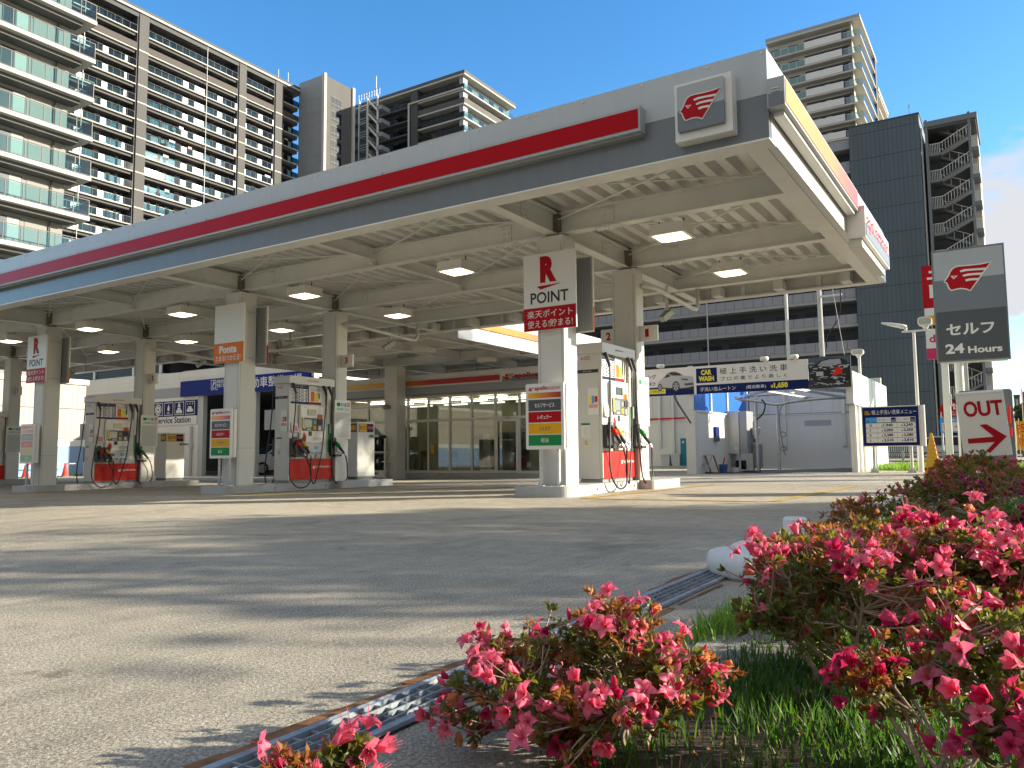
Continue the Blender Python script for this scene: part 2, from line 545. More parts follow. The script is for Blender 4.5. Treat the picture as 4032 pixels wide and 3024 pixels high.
# winged-head emblem, outline in pixels of the traced sign
EMB = [(937,853),(975,805),(1010,750),(1040,680),(1075,630),(1120,602),(1180,590),(1260,589),(1380,583),(1500,575),(1590,560),(1658,543),(1590,633),(1500,760),(1445,850),(1325,1025),(1280,1000),(1230,986),(1180,980),(1120,988),(1040,1008),(1015,990),(1003,962),(998,940),(986,922),(990,906),(978,893),(972,870)]
EMS = [[(1183,665),(1260,643),(1380,640),(1590,635),(1565,675),(1400,674),(1290,680),(1195,697)],
       [(1222,750),(1300,727),(1400,722),(1540,720),(1512,758),(1400,758),(1300,765),(1235,780)],
       [(1258,832),(1320,815),(1475,815),(1447,852),(1350,852),(1270,867)],
       [(1033,755),(1145,757),(1078,817)]]
def emblem(parent, o, u, w, out=0.004, white='sign_white', red='sign_red', halo=True, v=ZP, lift=0.004):
    """emblem of width w, o = lower left of its box"""
    u, v = Vector(u), Vector(v)
    n = u.cross(v).normalized()
    k = w / 745
    def cv(p):
        y = p[1] + 0.075 * (p[0] - 937)
        return ((p[0] - 915) * k, (1080 - y) * k)
    E = [cv(p) for p in EMB]
    if halo:
        # offset outline
        N = len(E)
        H = []
        for i in range(N):
            a, b, c = Vector((*E[i - 1], 0)), Vector((*E[i], 0)), Vector((*E[(i + 1) % N], 0))
            d1, d2 = (b - a).normalized(), (c - b).normalized()
            nn = Vector((-(d1.y + d2.y), d1.x + d2.x, 0))
            if nn.length < 1e-6:
                nn = Vector((-d1.y, d1.x, 0))
            nn.normalize()
            q = b + nn * (22 * k)
            H.append((q.x, q.y))
        mb = MB().plate(H, Vector(o) + n * out, u, v, n, lift)
        mk('emblem_outline', mb, white, parent)
        out += lift + 0.0005
    e = mk('emblem', MB().plate(E, Vector(o) + n * out, u, v, n, lift), red, parent)
    mb = MB()
    for s_ in EMS:
        mb.plate([cv(p) for p in s_], Vector(o) + n * (out + lift + 0.0006), u, v, n, 0.002)
    mb2 = MB().plate([cv(p) for p in ((1068,767),(1112,768),(1082,798))], Vector(o) + n * (out + lift + 0.0032), u, v, n, 0.001)
    mk('emblem_stripes', mb, white, parent)
    mk('emblem_eye', mb2, red, parent)
    return e
def gz(x, y=0):
    return -0.03 * max(0, min(y - 22, 5.2)) * max(0, min(1, (-x - 23) / 3)) + max(-0.2, 0.0127 * min(0, x + 6.2) - 0.004 * max(0, min(y, 24) - 15) * (1 if x < -6 else 0))
# ================= GROUND =================
def concrete_material():
    m = bpy.data.materials.new('lot_concrete')
    m.use_nodes = True
    nt = m.node_tree
    b = nt.nodes['Principled BSDF']
    b.inputs['Roughness'].default_value = 0.82
    b.inputs['Specular IOR Level'].default_value = 0.25
    geo = nt.nodes.new('ShaderNodeNewGeometry')
    def noise(scale, det=5, rough=0.6, st=(1, 1, 1)):
        mp_ = nt.nodes.new('ShaderNodeMapping')
        mp_.inputs['Scale'].default_value = st
        n = nt.nodes.new('ShaderNodeTexNoise')
        n.inputs['Scale'].default_value = scale
        n.inputs['Detail'].default_value = det
        n.inputs['Roughness'].default_value = rough
        nt.links.new(geo.outputs['Position'], mp_.inputs['Vector'])
        nt.links.new(mp_.outputs['Vector'], n.inputs['Vector'])
        return n.outputs['Fac']
    def ramp(f, a, b_, lo, hi):
        r = nt.nodes.new('ShaderNodeMapRange')
        r.inputs['From Min'].default_value, r.inputs['From Max'].default_value = a, b_
        r.inputs['To Min'].default_value, r.inputs['To Max'].default_value = lo, hi
        nt.links.new(f, r.inputs['Value'])
        return r.outputs[0]
    def mul(a, b_):
        r = nt.nodes.new('ShaderNodeMath')
        r.operation = 'MULTIPLY'
        nt.links.new(a, r.inputs[0])
        nt.links.new(b_, r.inputs[1])
        return r.outputs[0]
    big = ramp(noise(0.35, 5, 0.6, (0.4, 1, 1)), 0.3, 0.7, 0.70, 1.20)
    med = ramp(noise(5.0, 6, 0.65), 0.3, 0.7, 0.84, 1.14)
    broom = ramp(noise(55, 3, 0.6, (1, 0.05, 1)), 0.3, 0.7, 0.84, 1.14)
    fine = ramp(noise(130, 3, 0.8, (1, 0.7, 1)), 0.37, 0.63, 0.56, 1.42)
    grit = ramp(noise(85, 4, 0.8), 0.38, 0.62, 0.62, 1.34)
    stain = ramp(noise(0.9, 4, 0.7, (1, 0.35, 1)), 0.56, 0.72, 1.0, 0.66)
    drip = ramp(noise(3.3, 3, 0.6), 0.66, 0.74, 1.0, 0.62)
    f = mul(mul(mul(mul(big, med), mul(broom, fine)), grit), mul(stain, drip))
    ml = nt.nodes.new('ShaderNodeMix')
    ml.data_type = 'RGBA'
    ml.blend_type = 'MULTIPLY'
    ml.inputs[0].default_value = 1
    ml.inputs[6].default_value = (0.48, 0.43, 0.345, 1)
    nt.links.new(f, ml.inputs[7])
    nt.links.new(ml.outputs[2], b.inputs['Base Color'])
    bp = nt.nodes.new('ShaderNodeBump')
    bp.inputs['Strength'].default_value = 0.8
    bp.inputs['Distance'].default_value = 0.004
    nt.links.new(mul(fine, mul(broom, grit)), bp.inputs['Height'])
    nt.links.new(bp.outputs[0], b.inputs['Normal'])
    MATS['lot_concrete'] = m
concrete_material()
g = MB()
gx = [-900, -300, -60, -26] + [-24 + 0.9 * i for i in range(21)] + [-5, 0, 20, 60, 300, 900]
gy = [-300, -40, 0, 15] + [15.9 + 0.9 * i for i in range(7)] + [22, 23.5, 24, 25.5, 27.2, 32, 40, 100, 300, 900]
gx = sorted(set(gx)); gy = sorted(set(gy))
g.add([(x, y, gz(x, y)) for y in gy for x in gx], [(j * len(gx) + i, j * len(gx) + i + 1, (j + 1) * len(gx) + i + 1, (j + 1) * len(gx) + i) for j in range(len(gy) - 1) for i in range(len(gx) - 1)])
structure('ground', g, 'lot_concrete')
# painted bay lines, laid on the slab (they follow its slope)
def line_strip(pts, w):
    mb = MB()
    for (x0, y0), (x1, y1) in zip(pts, pts[1:]):
        d = Vector((x1 - x0, y1 - y0, 0)).normalized()
        p = Vector((-d.y, d.x, 0)) * w / 2
        n = max(1, int(math.hypot(x1 - x0, y1 - y0) / 0.9))
        for i in range(n):
            a, b = i / n, (i + 1) / n
            q = []
            for t, s in ((a, -1), (b, -1), (b, 1), (a, 1)):
                X, Y = x0 + (x1 - x0) * t + p.x * s, y0 + (y1 - y0) * t + p.y * s
                q.append((X, Y, gz(X, Y) + 0.006))
            mb.add(q, [(0, 1, 2, 3)])
    return mb
pm = MB()
for k in range(4):
    dx = -7.79 * k
    for st in ([(-5.5 + dx, 10.55), (-5.35 + dx, 16.2)], [(-5.45 + dx, 10.50), (-2.85 + dx, 10.75)], [(-2.8 + dx, 10.8), (-2.7 + dx, 16.2)]):
        s_ = line_strip(st, 0.15)
        pm.add(s_.v, s_.f)
s_ = line_strip([(-4.1, 26.4), (-2.3, 26.6)], 0.14)
pm.add(s_.v, s_.f)
structure('road_marking', pm, 'yellow_line')
# darker wet floor inside the wash bay
structure('wash_floor', MB().add([(x, y, gz(x, y) + 0.008) for y in (27.4, 34.4) for x in (-9.6, -8.7, -7.8, -6.9, -6.0, -5.1, -4.65)], [(i, i + 1, i + 8, i + 7) for i in range(6)]), M('wet_floor', (0.07, 0.068, 0.06), 0.45, noise=(0.8, 0.3)).name)
# road, pavement and verge out past the planter, and the street behind the wash
structure('street', MB().add([(3.2, -60, 0.012), (12.5, -60, 0.012), (12.5, 300, 0.012), (3.2, 300, 0.012)], [(0, 1, 2, 3)]), 'asphalt_road')
structure('back_street', MB().add([(-120, 39.5, 0.010), (3.1, 39.5, 0.010), (3.1, 47.5, 0.010), (-120, 47.5, 0.010)], [(0, 1, 2, 3)]), 'asphalt_road')

# ---- trench drain with a steel grating along the planter ----
dr = thing('drain_grating', 'rusty steel drain grating running along the planter edge beside azalea bushes', 'drain', (-1.40, 2.9, 0.0))
Y0, Y1 = 0.2, 4.6
def dxl(y, x): return x - 0.012 * (y - 1)
mb = MB()
mb.add([(-1.43, Y0, 0.006), (-1.25, Y0, 0.006), (-1.33, Y1, 0.006), (-1.49, Y1, 0.006)], [(0, 1, 2, 3)])
mk('void_sheet', mb, 'drain_void', dr)  # flat near-black sheet; its colour stands for the dark of the open trench
M('worn_steel', (0.29, 0.325, 0.355), 0.45, metal=0.2, noise=(14, 0.35))
mb = MB().tube([(-1.455, Y0, 0.004), (-1.44, 1.2, 0.004), (-1.455, 2.4, 0.004), (-1.49, Y1, 0.004)], 0.018, 8)
mb2 = MB().bar((-1.275, Y0, 0.01), (-1.335, Y1, 0.01), 0.024, 0.012)
mk('frame', mb, 'worn_steel', dr); mk('frame', mb2, 'worn_steel', dr)
mb = MB()
for i in range(4):
    a = i / 3
    mb.bar((-1.415 + 0.115 * a, Y0, 0.012), (-1.462 + 0.105 * a, Y1, 0.012), 0.0045, 0.016)
y = Y0
while y < Y1:
    t = (y - Y0) / (Y1 - Y0)
    mb.bar((-1.425 - 0.045 * t, y, 0.010), (-1.292 - 0.053 * t, y + 0.004, 0.010), 0.005, 0.012)
    y += 0.055
mk('grate', mb, 'worn_steel', dr)
mb = MB()
random.seed(3)
y = Y0
while y < Y1:
    w = random.uniform(0.015, 0.055)
    l = random.uniform(0.08, 0.3)
    xo = -1.476 - 0.010 * (y - 1)
    mb = MB().add([(xo - w, y, 0.0055), (xo, y, 0.0055), (xo, y + l, 0.0055), (xo - w * random.uniform(.5, 1), y + l, 0.0055)], [(0, 1, 2, 3)])
    mk('rust_stain', mb, 'rust', dr)
    if random.random() < 0.6:
        xo = -1.250 - 0.014 * (y - 1)
        mk('rust_stain', MB().add([(xo, y, 0.0055), (xo + w * .7, y, 0.0055), (xo + w * .5, y + l, 0.0055), (xo, y + l, 0.0055)], [(0, 1, 2, 3)]), 'rust', dr)
    y += l

# ---- planter ground: soil bed, concrete kerb ----
soil = MB()
pl = [(-0.80, -0.5), (-0.80, 1.7), (-0.72, 2.1), (-0.95, 3.0), (-1.05, 5.0), (-1.0, 10.0), (-0.95, 24.0), (2.4, 24.0), (2.4, -0.5)]
soil.add([(x, y, 0.012) for x, y in pl], [tuple(range(len(pl)))[::-1]])
structure('soil_bed', soil, 'soil')
kb = MB()
kb.plate([(-0.86, 2.12), (-0.50, 2.20), (-0.62, 2.75), (-0.98, 2.9)], (0, 0, 0.0), XP, YP, ZP, 0.03)
for y0, y1 in ((4.95, 7.0), (7.02, 9.4)):
    kb.rbox(-1.12, -0.98, y0, y1, 0, 0.09, 0.03)
structure('planter_kerb', kb, 'old_concrete')

# white painted concrete bases with capped pipe stubs, at the planter edge
def white_base(cx, cy, k, label):
    t = thing('guard_base', label, 'guard base', (cx, cy, 0), 'white bases along the planter')
    mb = MB()
    prof = [(0.40, 0.0), (0.435, 0.03), (0.44, 0.09), (0.425, 0.125), (0.39, 0.14), (0.31, 0.145), (0.30, 0.165), (0.27, 0.18), (0.0, 0.18)]
    mb.lathe((0, 0, 0), [(r * k, z) for r, z in prof], 28)
    mb.v = [(cx + a * 1.0, cy + b * 0.62, c) for a, b, c in mb.v]
    mk('base', mb, 'painted_concrete', t, smooth=True)
    mb = MB().lathe((cx + 0.02, cy + 0.03, 0.17), [(0.042, 0), (0.042, 0.075), (0.060, 0.078), (0.060, 0.135), (0.05, 0.145), (0, 0.145)], 16)
    mk('pipe_stub', mb, 'painted_concrete', t)
    return t
white_base(-1.03, 4.28, 1.0, 'low rounded white base with pipe stub at end of grating')
white_base(-0.82, 9.6, 1.1, 'small distant white base with ribbed stub near yellow cone')

# ================= CANOPY =================
XR, YF, YB, XL, ZB, ZT = -2.2, 8.92, 18.18, -33.9, 4.2, 5.26
CX = [-6.22, -14.01, -21.80, -29.59]
can = thing('station_canopy', 'large white and grey forecourt canopy with red light band over the pumps', 'canopy', (-14, 13.5, 0))
# front fascia: silver upper panel above a darker lower panel, returning under as a pale lip
mk('upper_fascia', MB().box(XL, XR, YF, YF + 0.10, 4.72, ZT), 'fascia_silver', can)
mk('lower_fascia', MB().box(XL, XR, YF + 0.002, YF + 0.098, ZB + 0.008, 4.72), 'fascia_grey', can)
mk('fascia_lip', MB().box(XL, XR, YF, YF + 0.30, ZB - 0.012, ZB + 0.008), 'steel_paint', can)
bm_ = MB().lathe((0, 0, 0), [(0.016, 0), (0.013, 0.012), (0, 0.016)], 6)
bm_.v = [(a, YF - c - 0.001, 5.21 + b) for a, b, c in bm_.v]
b0_ = mk('bolt_head', bm_, 'white_paint', can)
x = XL + 0.3
i = 0
while x < XR:
    for xx in ((x, x + 0.12) if i % 5 == 4 else (x,)):
        c_ = b0_.copy()
        COL.objects.link(c_)
        c_.location.x = xx
    x += 0.83
    i += 1
b0_.location.x = XR - 0.05
mb = MB()
for x in [XR - 4.15 * k for k in range(1, 8)]:
    mb.box(x - 0.004, x + 0.004, YF - 0.003, YF, 4.89, 5.16)
mk('panel_joint', mb, 'light_grey', can)
# red light band along the front
bd = mk('light_band', MB().box(XL, -3.69, YF - 0.17, YF - 0.002, 4.575, 4.895), 'light_slate', can)
mk('red_panel', MB().box(XL, -3.715, YF - 0.178, YF - 0.168, 4.612, 4.852), M('band_red', (0.38, 0.002, 0.008), 0.3, spec=0.12).name, bd)
mk('band_foot', MB().box(XL, -3.70, YF - 0.12, YF - 0.004, 4.545, 4.573), 'mid_grey', bd)
mb = MB()
for x in [-3.69 - 4.15 * k for k in range(1, 8)]:
    mb.box(x - 0.003, x + 0.003, YF - 0.1795, YF - 0.176, 4.58, 4.89)
mk('band_joint', mb, 'band_red', bd)
# emblem box at the corner
eb = mk('emblem_box', MB().box(-3.24, -2.555, YF - 0.18, YF - 0.002, 4.31, 5.01), 'sign_white', can)
mk('box_panel', MB().rbox(-3.19, -2.635, YF - 0.235, YF - 0.181, 4.665, 4.955, 0.012, axis='y'), 'light_slate', eb)
mk('box_panel', MB().rbox(-3.19, -2.635, YF - 0.234, YF - 0.181, 4.405, 4.6645, 0.012, axis='y'), 'slate_grey', eb)
emblem(eb, (-3.165, YF - 0.235, 4.49), XP, 0.50, 0.003)
# end fascia on the sunny side
mk('end_fascia', MB().box(XR - 0.10, XR + 0.004, YF + 0.101, YB, ZB, ZT), 'fascia_white', can)
mk('end_lip', MB().box(XR - 0.34, XR - 0.101, YF + 0.301, YB - 0.1, ZB - 0.01, ZB + 0.01), 'steel_paint', can)
eb2 = mk('end_light_band', MB().box(XR + 0.006, XR + 0.20, YF - 0.06, 13.62, 4.52, 4.86), 'light_slate', can)
gradient('band_gradient', 1, 8.8, 14.2, [(0.0, (0.60, 0.20, 0.004)), (0.50, (0.56, 0.14, 0.006)), (0.68, (0.50, 0.045, 0.02)), (0.85, (0.45, 0.010, 0.035)), (1.0, (0.42, 0.006, 0.03))], 0.6)
mk('colour_panel', MB().box(XR + 0.199, XR + 0.207, YF - 0.03, 13.6, 4.555, 4.83), 'band_gradient', eb2)
mk('cap_panel', MB().box(XR + 0.02, XR + 0.186, YF - 0.066, YF - 0.059, 4.53, 4.68), 'slate_grey', eb2)
mb = MB().cyl((XR + .06, YF - 0.07, 4.70), (XR + .14, YF - 0.07, 4.70), 0.008).cyl((XR + .06, YF - 0.07, 4.73), (XR + .14, YF - 0.07, 4.73), 0.008)
mk('cap_vent', mb, 'white_paint', eb2)
mk('band_foot', MB().box(XR + 0.03, XR + 0.15, YF + 0.1, 13.6, 4.47, 4.519), 'cream_paint', eb2)
nb = mk('name_box', MB().box(XR + 0.006, XR + 0.29, 13.64, 16.42, 4.10, 4.62), 'sign_white', can)
mk('name_panel', MB().box(XR + 0.289, XR + 0.30, 13.68, 16.38, 4.14, 4.34), 'slate_grey', nb)
mk('name_foot', MB().box(XR + 0.02, XR + 0.22, 13.70, 16.3, 3.97, 4.098), 'cream_paint', nb)
T(nb, 'apollostation', (XR + 0.29, 13.80, 4.22), YP, 2.46, 0.36, 'sign_red', 0.015, 0.013)
# rear fascia, seen from inside: rail, studs, stub brackets
mk('rear_fascia', MB().box(XL, XR - 0.101, YB - 0.06, YB, ZB - 0.004, ZT), 'cream_paint', can)
mb = MB().box(XL, XR - 0.105, YB - 0.14, YB - 0.061, 4.50, 4.545).box(XL, XR - 0.105, YB - 0.24, YB - 0.061, ZB - 0.006, ZB + 0.03)
x = XR - 0.5
while x > XL:
    mb.box(x - 0.05, x + 0.05, YB - 0.10, YB - 0.061, ZB + 0.032, 4.498)
    x -= 0.83
mk('rear_studs', mb, 'steel_paint', can)
for k in range(19):
    x = -2.9 - 1.38 * k
    mk('bracket', MB().box(x - 0.10, x + 0.10, YB - 0.62, YB - 0.242, 4.215, 4.42), 'cream_paint', can)
mk('left_fascia', MB().box(XL - 0.1, XL - 0.001, YF, YB, ZB, ZT), 'fascia_white', can)
# corrugated roof deck, ribs running front to back
mb = MB()
prof = []
x = XL
P = 0.30
while x < XR - 0.1:
    for dx, z in ((0.0, 4.64), (0.13, 4.64), (0.17, 4.78), (0.26, 4.78)):
        if x + dx < XR - 0.101:
            prof.append((x + dx, z))
    x += P
vs, fs = [], []
for xx, z in prof:
    for yy in (YF + 0.101, YB - 0.062):
        vs += [(xx, yy, z)]
for i in range(len(prof) - 1):
    fs.append((2 * i, 2 * i + 1, 2 * i + 3, 2 * i + 2))
mb.add(vs, fs)
mk('roof_deck', mb, 'deck_metal', can)
mk('roof_cover', MB().box(XL, XR - 0.1, YF + 0.1, YB - 0.06, 4.83, 4.86), 'cream_paint', can)
# steel frame
def ibeam(p0, p1, zlo, zhi, fwid=0.16):
    mb = MB()
    (x0, y0), (x1, y1) = p0, p1
    if abs(y1 - y0) < 1e-6:
        mb.box(x0, x1, y0 - fwid / 2, y0 + fwid / 2, zlo, zlo + 0.018)
        mb.box(x0, x1, y0 - fwid / 2, y0 + fwid / 2, zhi - 0.018, zhi)
        mb.box(x0, x1, y0 - 0.008, y0 + 0.008, zlo + 0.0181, zhi - 0.0181)
    else:
        mb.box(x0 - fwid / 2, x0 + fwid / 2, y0, y1, zlo, zlo + 0.018)
        mb.box(x0 - fwid / 2, x0 + fwid / 2, y0, y1, zhi - 0.018, zhi)
        mb.box(x0 - 0.008, x0 + 0.008, y0, y1, zlo + 0.0181, zhi - 0.0181)
    return mb
for y, zl, zh in ((11.14, 4.215, 4.56), (13.95, 4.215, 4.56), (16.6, 4.235, 4.54)):
    mk('long_beam', ibeam((XL + 0.02, y), (XR - 0.11, y), zl, zh, 0.18), 'steel_paint', can)
for k, cx in enumerate(CX):
    for a, b in ((YF + 0.31, 11.04), (11.24, 13.85), (14.05, 16.5), (16.7, YB - 0.25)):
        mk('cross_beam', ibeam((cx, a), (cx, b), 4.20, 4.56, 0.20), 'steel_paint', can)
    mx_ = cx - 3.9
    for a, b in ((YF + 0.31, 11.04), (11.24, 13.85), (14.05, 16.5)):
        mk('cross_beam', ibeam((mx_, a), (mx_, b), 4.33, 4.555, 0.12), 'steel_paint', can)
    if k == 0:
        for a, b in ((11.24, 13.85), (14.05, 16.5)):
            mk('cross_beam', ibeam((XR - 0.5, a), (XR - 0.5, b), 4.33, 4.555, 0.12), 'steel_paint', can)
    for y in (11.14, 13.95):
        # splice plates with rows of bolts, either side of each joint
        for s in (-1, 1):
            mb = MB().box(cx + s * 0.95 - 0.10, cx + s * 0.95 + 0.10, y - 0.026, y + 0.014, 4.26, 4.52)
            for r in range(3):
                for c in (-0.05, 0.05):
                    mb.cyl((cx + s * 0.95 + c, y - 0.045, 4.30 + 0.09 * r), (cx + s * 0.95 + c, y - 0.02, 4.30 + 0.09 * r), 0.016, 6)
            mk('splice_plate', mb, 'steel_paint', can)
            mb = MB().box(cx + s * 0.95 - 0.22, cx + s * 0.95 + 0.22, y - 0.085, y + 0.085, 4.198, 4.213)
            for q in range(6):
                for yy in (y - 0.05, y + 0.05):
                    mb.cyl((cx + s * 0.95 - 0.19 + 0.076 * q, yy, 4.175), (cx + s * 0.95 - 0.19 + 0.076 * q, yy, 4.20), 0.015, 6)
            mk('splice_plate', mb, 'steel_paint', can)
        mb = MB().box(cx + 0.0085, cx + 0.020, y - 1.1, y - 0.9, 4.26, 4.52)
        for r in range(3):
            for c in (-0.05, 0.05):
                mb.cyl((cx + 0.012, y - 1.0 + c, 4.30 + 0.09 * r), (cx + 0.038, y - 1.0 + c, 4.30 + 0.09 * r), 0.016, 6)
        mk('splice_plate', mb, 'steel_paint', can)
    # haunches where the mid beams meet the long beams
    mb = MB()
    for y in (11.14, 13.95):
        mb.add([(mx_ - 0.012, y - 0.45, 4.34), (mx_ + 0.012, y - 0.45, 4.34), (mx_ + 0.012, y - 0.02, 4.34), (mx_ - 0.012, y - 0.02, 4.34), (mx_ - 0.012, y - 0.02, 4.225), (mx_ + 0.012, y - 0.02, 4.225)],
               [(0, 3, 4), (1, 5, 2), (0, 1, 2, 3), (0, 4, 5, 1)])
    mk('haunch', mb, 'steel_paint', can)
# crossed bracing rods in every bay
for k in range(4):
    c0 = CX[k]
    for xa, xb in ((c0, c0 - 3.9), (c0 - 3.9, c0 - 7.79)) + (((c0 + 3.9, c0),) if k == 0 else ()):
        for ya, yb in ((YF + 0.25, 11.1), (11.2, 13.9), (14.0, 16.55)):
            mb = MB().cyl((xa, yb, 4.47), (xb, ya, 4.44), 0.014, 6).cyl((xa, ya, 4.42), (xb, yb, 4.45), 0.014, 6)
            mb.cyl((xa - 0.35 * 1, yb - 0.09 * (yb - ya), 4.467), (xa - 0.6, yb - 0.154 * (yb - ya), 4.465), 0.020, 6)
            mk('bracing_rod', mb, 'steel_paint', can)
# columns with cover panels
mb = None
for k, cx in enumerate(CX):
    for ya, yb, row in ((10.93, 11.35, 0), (13.75, 14.11, 1)):
        zb = gz(cx) + 0.16
        c = mk('column', MB().box(cx - 0.24, cx + 0.24, ya, yb, zb, 4.16), 'cream_paint', can)
        mb = MB()
        for x in (cx - 0.20, cx + 0.20):
            mb.box(x - 0.003, x + 0.003, ya - 0.003, ya + 0.001, zb + 0.01, 4.05)
        mb.box(cx - 0.24, cx + 0.24, ya - 0.003, ya + 0.001, zb + 0.78, zb + 0.785)
        mb.box(cx + 0.239, cx + 0.243, ya + 0.03, ya + 0.035, zb + 0.01, 4.05)
        mb.box(cx + 0.239, cx + 0.243, ya, yb, zb + 0.78, zb + 0.785)
        mk('cover_seam', mb, 'mid_grey', c)
        if row == 1:
            mk('hatch', MB().box(cx - 0.14, cx + 0.10, ya - 0.008, ya - 0.002, 3.1, 3.36), 'cream_paint', c)
        mk('column_stub', MB().box(cx - 0.11, cx + 0.11, (ya + yb) / 2 - 0.11, (ya + yb) / 2 + 0.11, 4.161, 4.60), 'rust_stub', can)
for cx in CX[:3]:
    mb = MB().tube([(cx + 0.30, 13.95, 3.86), (cx + 0.42, 14.3, 3.85), (cx + 0.5, 16.2, 3.72), (cx + 0.5, 16.4, 3.74), (cx + 0.5, 16.5, 3.85), (cx + 0.5, 16.5, 4.2)], 0.045, 8)
    mk('drain_pipe', mb, 'cream_paint', can, smooth=True)
# ---- lamps under the canopy ----
lamp_pos = [(-4.37, 11.5, 'nearest the canopy corner'), (-4.41, 14.6, 'behind the first column pair on the right'), (-8.5, 11.5, 'left of the red R sign'),
            (-8.45, 14.6, 'behind the red R sign'), (-12.4, 11.45, 'right of the orange sign column'), (-12.5, 14.5, 'right of column with number three'),
            (-16.35, 11.35, 'left of the orange sign column'), (-16.45, 14.4, 'left of column with number three'), (-20.15, 11.3, 'right of the far left R sign'),
            (-20.3, 14.25, 'right of column with number five'), (-24.0, 11.2, 'left of the far left R sign'), (-24.2, 14.2, 'left of column with number five')]
L0 = thing('canopy_lamp', 'lit square lamp under the canopy, ' + lamp_pos[0][2], 'lamp', (lamp_pos[0][0], lamp_pos[0][1], 4.0), 'square lamps under the canopy')
x, y = lamp_pos[0][:2]
mb = MB().box(x - 0.27, x + 0.27, y - 0.24, y + 0.24, 4.0, 4.155)
mb.box(x - 0.29, x + 0.29, y - 0.26, y + 0.26, 3.985, 4.0)
mk('housing', mb, 'white_paint', L0)
mb = MB()
mb.add([(x - 0.24, y - 0.21, 3.984), (x + 0.24, y - 0.21, 3.984), (x + 0.24, y + 0.21, 3.984), (x - 0.24, y + 0.21, 3.984), (x - 0.13, y - 0.11, 3.945), (x + 0.13, y - 0.11, 3.945), (x + 0.13, y + 0.11, 3.945), (x - 0.13, y + 0.11, 3.945)],
       [(0, 1, 5, 4), (1, 2, 6, 5), (2, 3, 7, 6), (3, 0, 4, 7), (4, 5, 6, 7)])
mk('lens', mb, 'lamp_glow', L0)
mb = MB()
for s in (-0.2, 0.2):
    mb.cyl((x + s, y, 4.155), (x + s, y, 4.26), 0.012, 6)
mk('hanger', mb, 'dark_grey', L0)
for X, Y, w in lamp_pos[1:]:
    copy_tree(L0, (X - x, Y - y, 0.03 if Y > 13 else 0), 'lit square lamp under the canopy, ' + w)

# ---- rear canopy reaching back to the shop ----
bc = thing('rear_canopy', 'white rear canopy with orange band between the main canopy and the shop', 'canopy', (-18.5, 22.9, 0))
bx0, bx1, by1, bz = -23.7, -13.4, 27.6, 4.0
mk('side_fascia', MB().box(bx1 - 0.06, bx1, YB + 0.01, by1, bz, 5.07), 'fascia_white', bc)
gradient('rear_gradient', 1, 18.5, 27.0, [(0.0, (0.62, 0.24, 0.004)), (0.35, (0.62, 0.18, 0.004)), (0.62, (0.70, 0.10, 0.03)), (1.0, (0.55, 0.01, 0.02))])
mk('colour_band', MB().box(bx1 + 0.001, bx1 + 0.05, 18.6, 27.2, 4.40, 4.61), 'rear_gradient', bc)
mk('far_fascia', MB().box(bx0, bx1 - 0.061, by1 - 0.06, by1, bz, 5.0), 'cream_paint', bc)
mk('far_fascia', MB().box(bx0 - 0.06, bx0 - 0.001, YB + 0.01, by1, bz, 5.0), 'cream_paint', bc)
mb = MB()
for z in (4.12, 4.32, 4.52):
    mb.box(bx0 + 0.01, bx1 - 0.07, by1 - 0.16, by1 - 0.062, z, z + 0.04)
    mb.box(bx0 + 0.001, bx0 + 0.10, YB + 0.1, by1 - 0.17, z, z + 0.04)
for k in range(13):
    mb.box(bx0 + 0.4 + 0.78 * k, bx0 + 0.46 + 0.78 * k, by1 - 0.12, by1 - 0.0615, 4.02, 4.6)
for k in range(12):
    mb.box(bx0 + 0.0015, bx0 + 0.06, YB + 0.5 + 0.76 * k, YB + 0.56 + 0.76 * k, 4.02, 4.6)
mk('inner_studs', mb, 'steel_paint', bc)
mb = MB()
vs, fs = [], []
n = 0
x = bx0
while x < bx1 - 0.2:
    for dx, z in ((0, 4.55), (0.10, 4.55), (0.15, 4.68), (0.25, 4.68)):
        vs += [(x + dx, YB + 0.02, z), (x + dx, by1 - 0.062, z)]
        n += 1
    x += 0.3
mb.add(vs, [(2 * i, 2 * i + 1, 2 * i + 3, 2 * i + 2) for i in range(n - 1)])
mk('roof_deck', mb, 'deck_metal', bc)
mk('roof_cover', MB().box(bx0, bx1 - 0.061, YB + 0.02, by1 - 0.061, 4.70, 4.73), 'cream_paint', bc)
for y in (20.4, 23.5):
    mk('long_beam', ibeam((bx0 + 0.11, y), (bx1 - 0.07, y), 4.12, 4.44, 0.16), 'steel_paint', bc)
for x in (-20.9, -17.2, -14.6):
    for a, b in ((YB + 0.05, 20.3), (20.5, 23.4), (23.6, 27.4)):
        mk('cross_beam', ibeam((x, a), (x, b), 4.13, 4.44, 0.16), 'steel_paint', bc)
for xa, xb in ((-20.9, -17.2), (-17.2, -14.6)):
    for ya, yb in ((18.3, 20.4), (20.4, 23.5)):
        mk('bracing_rod', MB().cyl((xa, ya, 4.3), (xb, yb, 4.32), 0.011, 6).cyl((xa, yb, 4.27), (xb, ya, 4.29), 0.011, 6), 'steel_paint', bc)
cb = mk('column', MB().box(-20.1, -19.5, 22.6, 23.1, -0.2, 4.02), 'cream_paint', bc)
mk('cover_seam', MB().box(-20.1, -19.498, 22.597, 22.6, 1.0, 1.006), 'mid_grey', cb)
mk('wall_lamp', MB().lathe((-19.95, 22.56, 2.40), [(0.0, 0.18), (0.10, 0.15), (0.16, 0.06), (0.17, 0.0), (0, 0)], 12), 'mid_grey', cb)
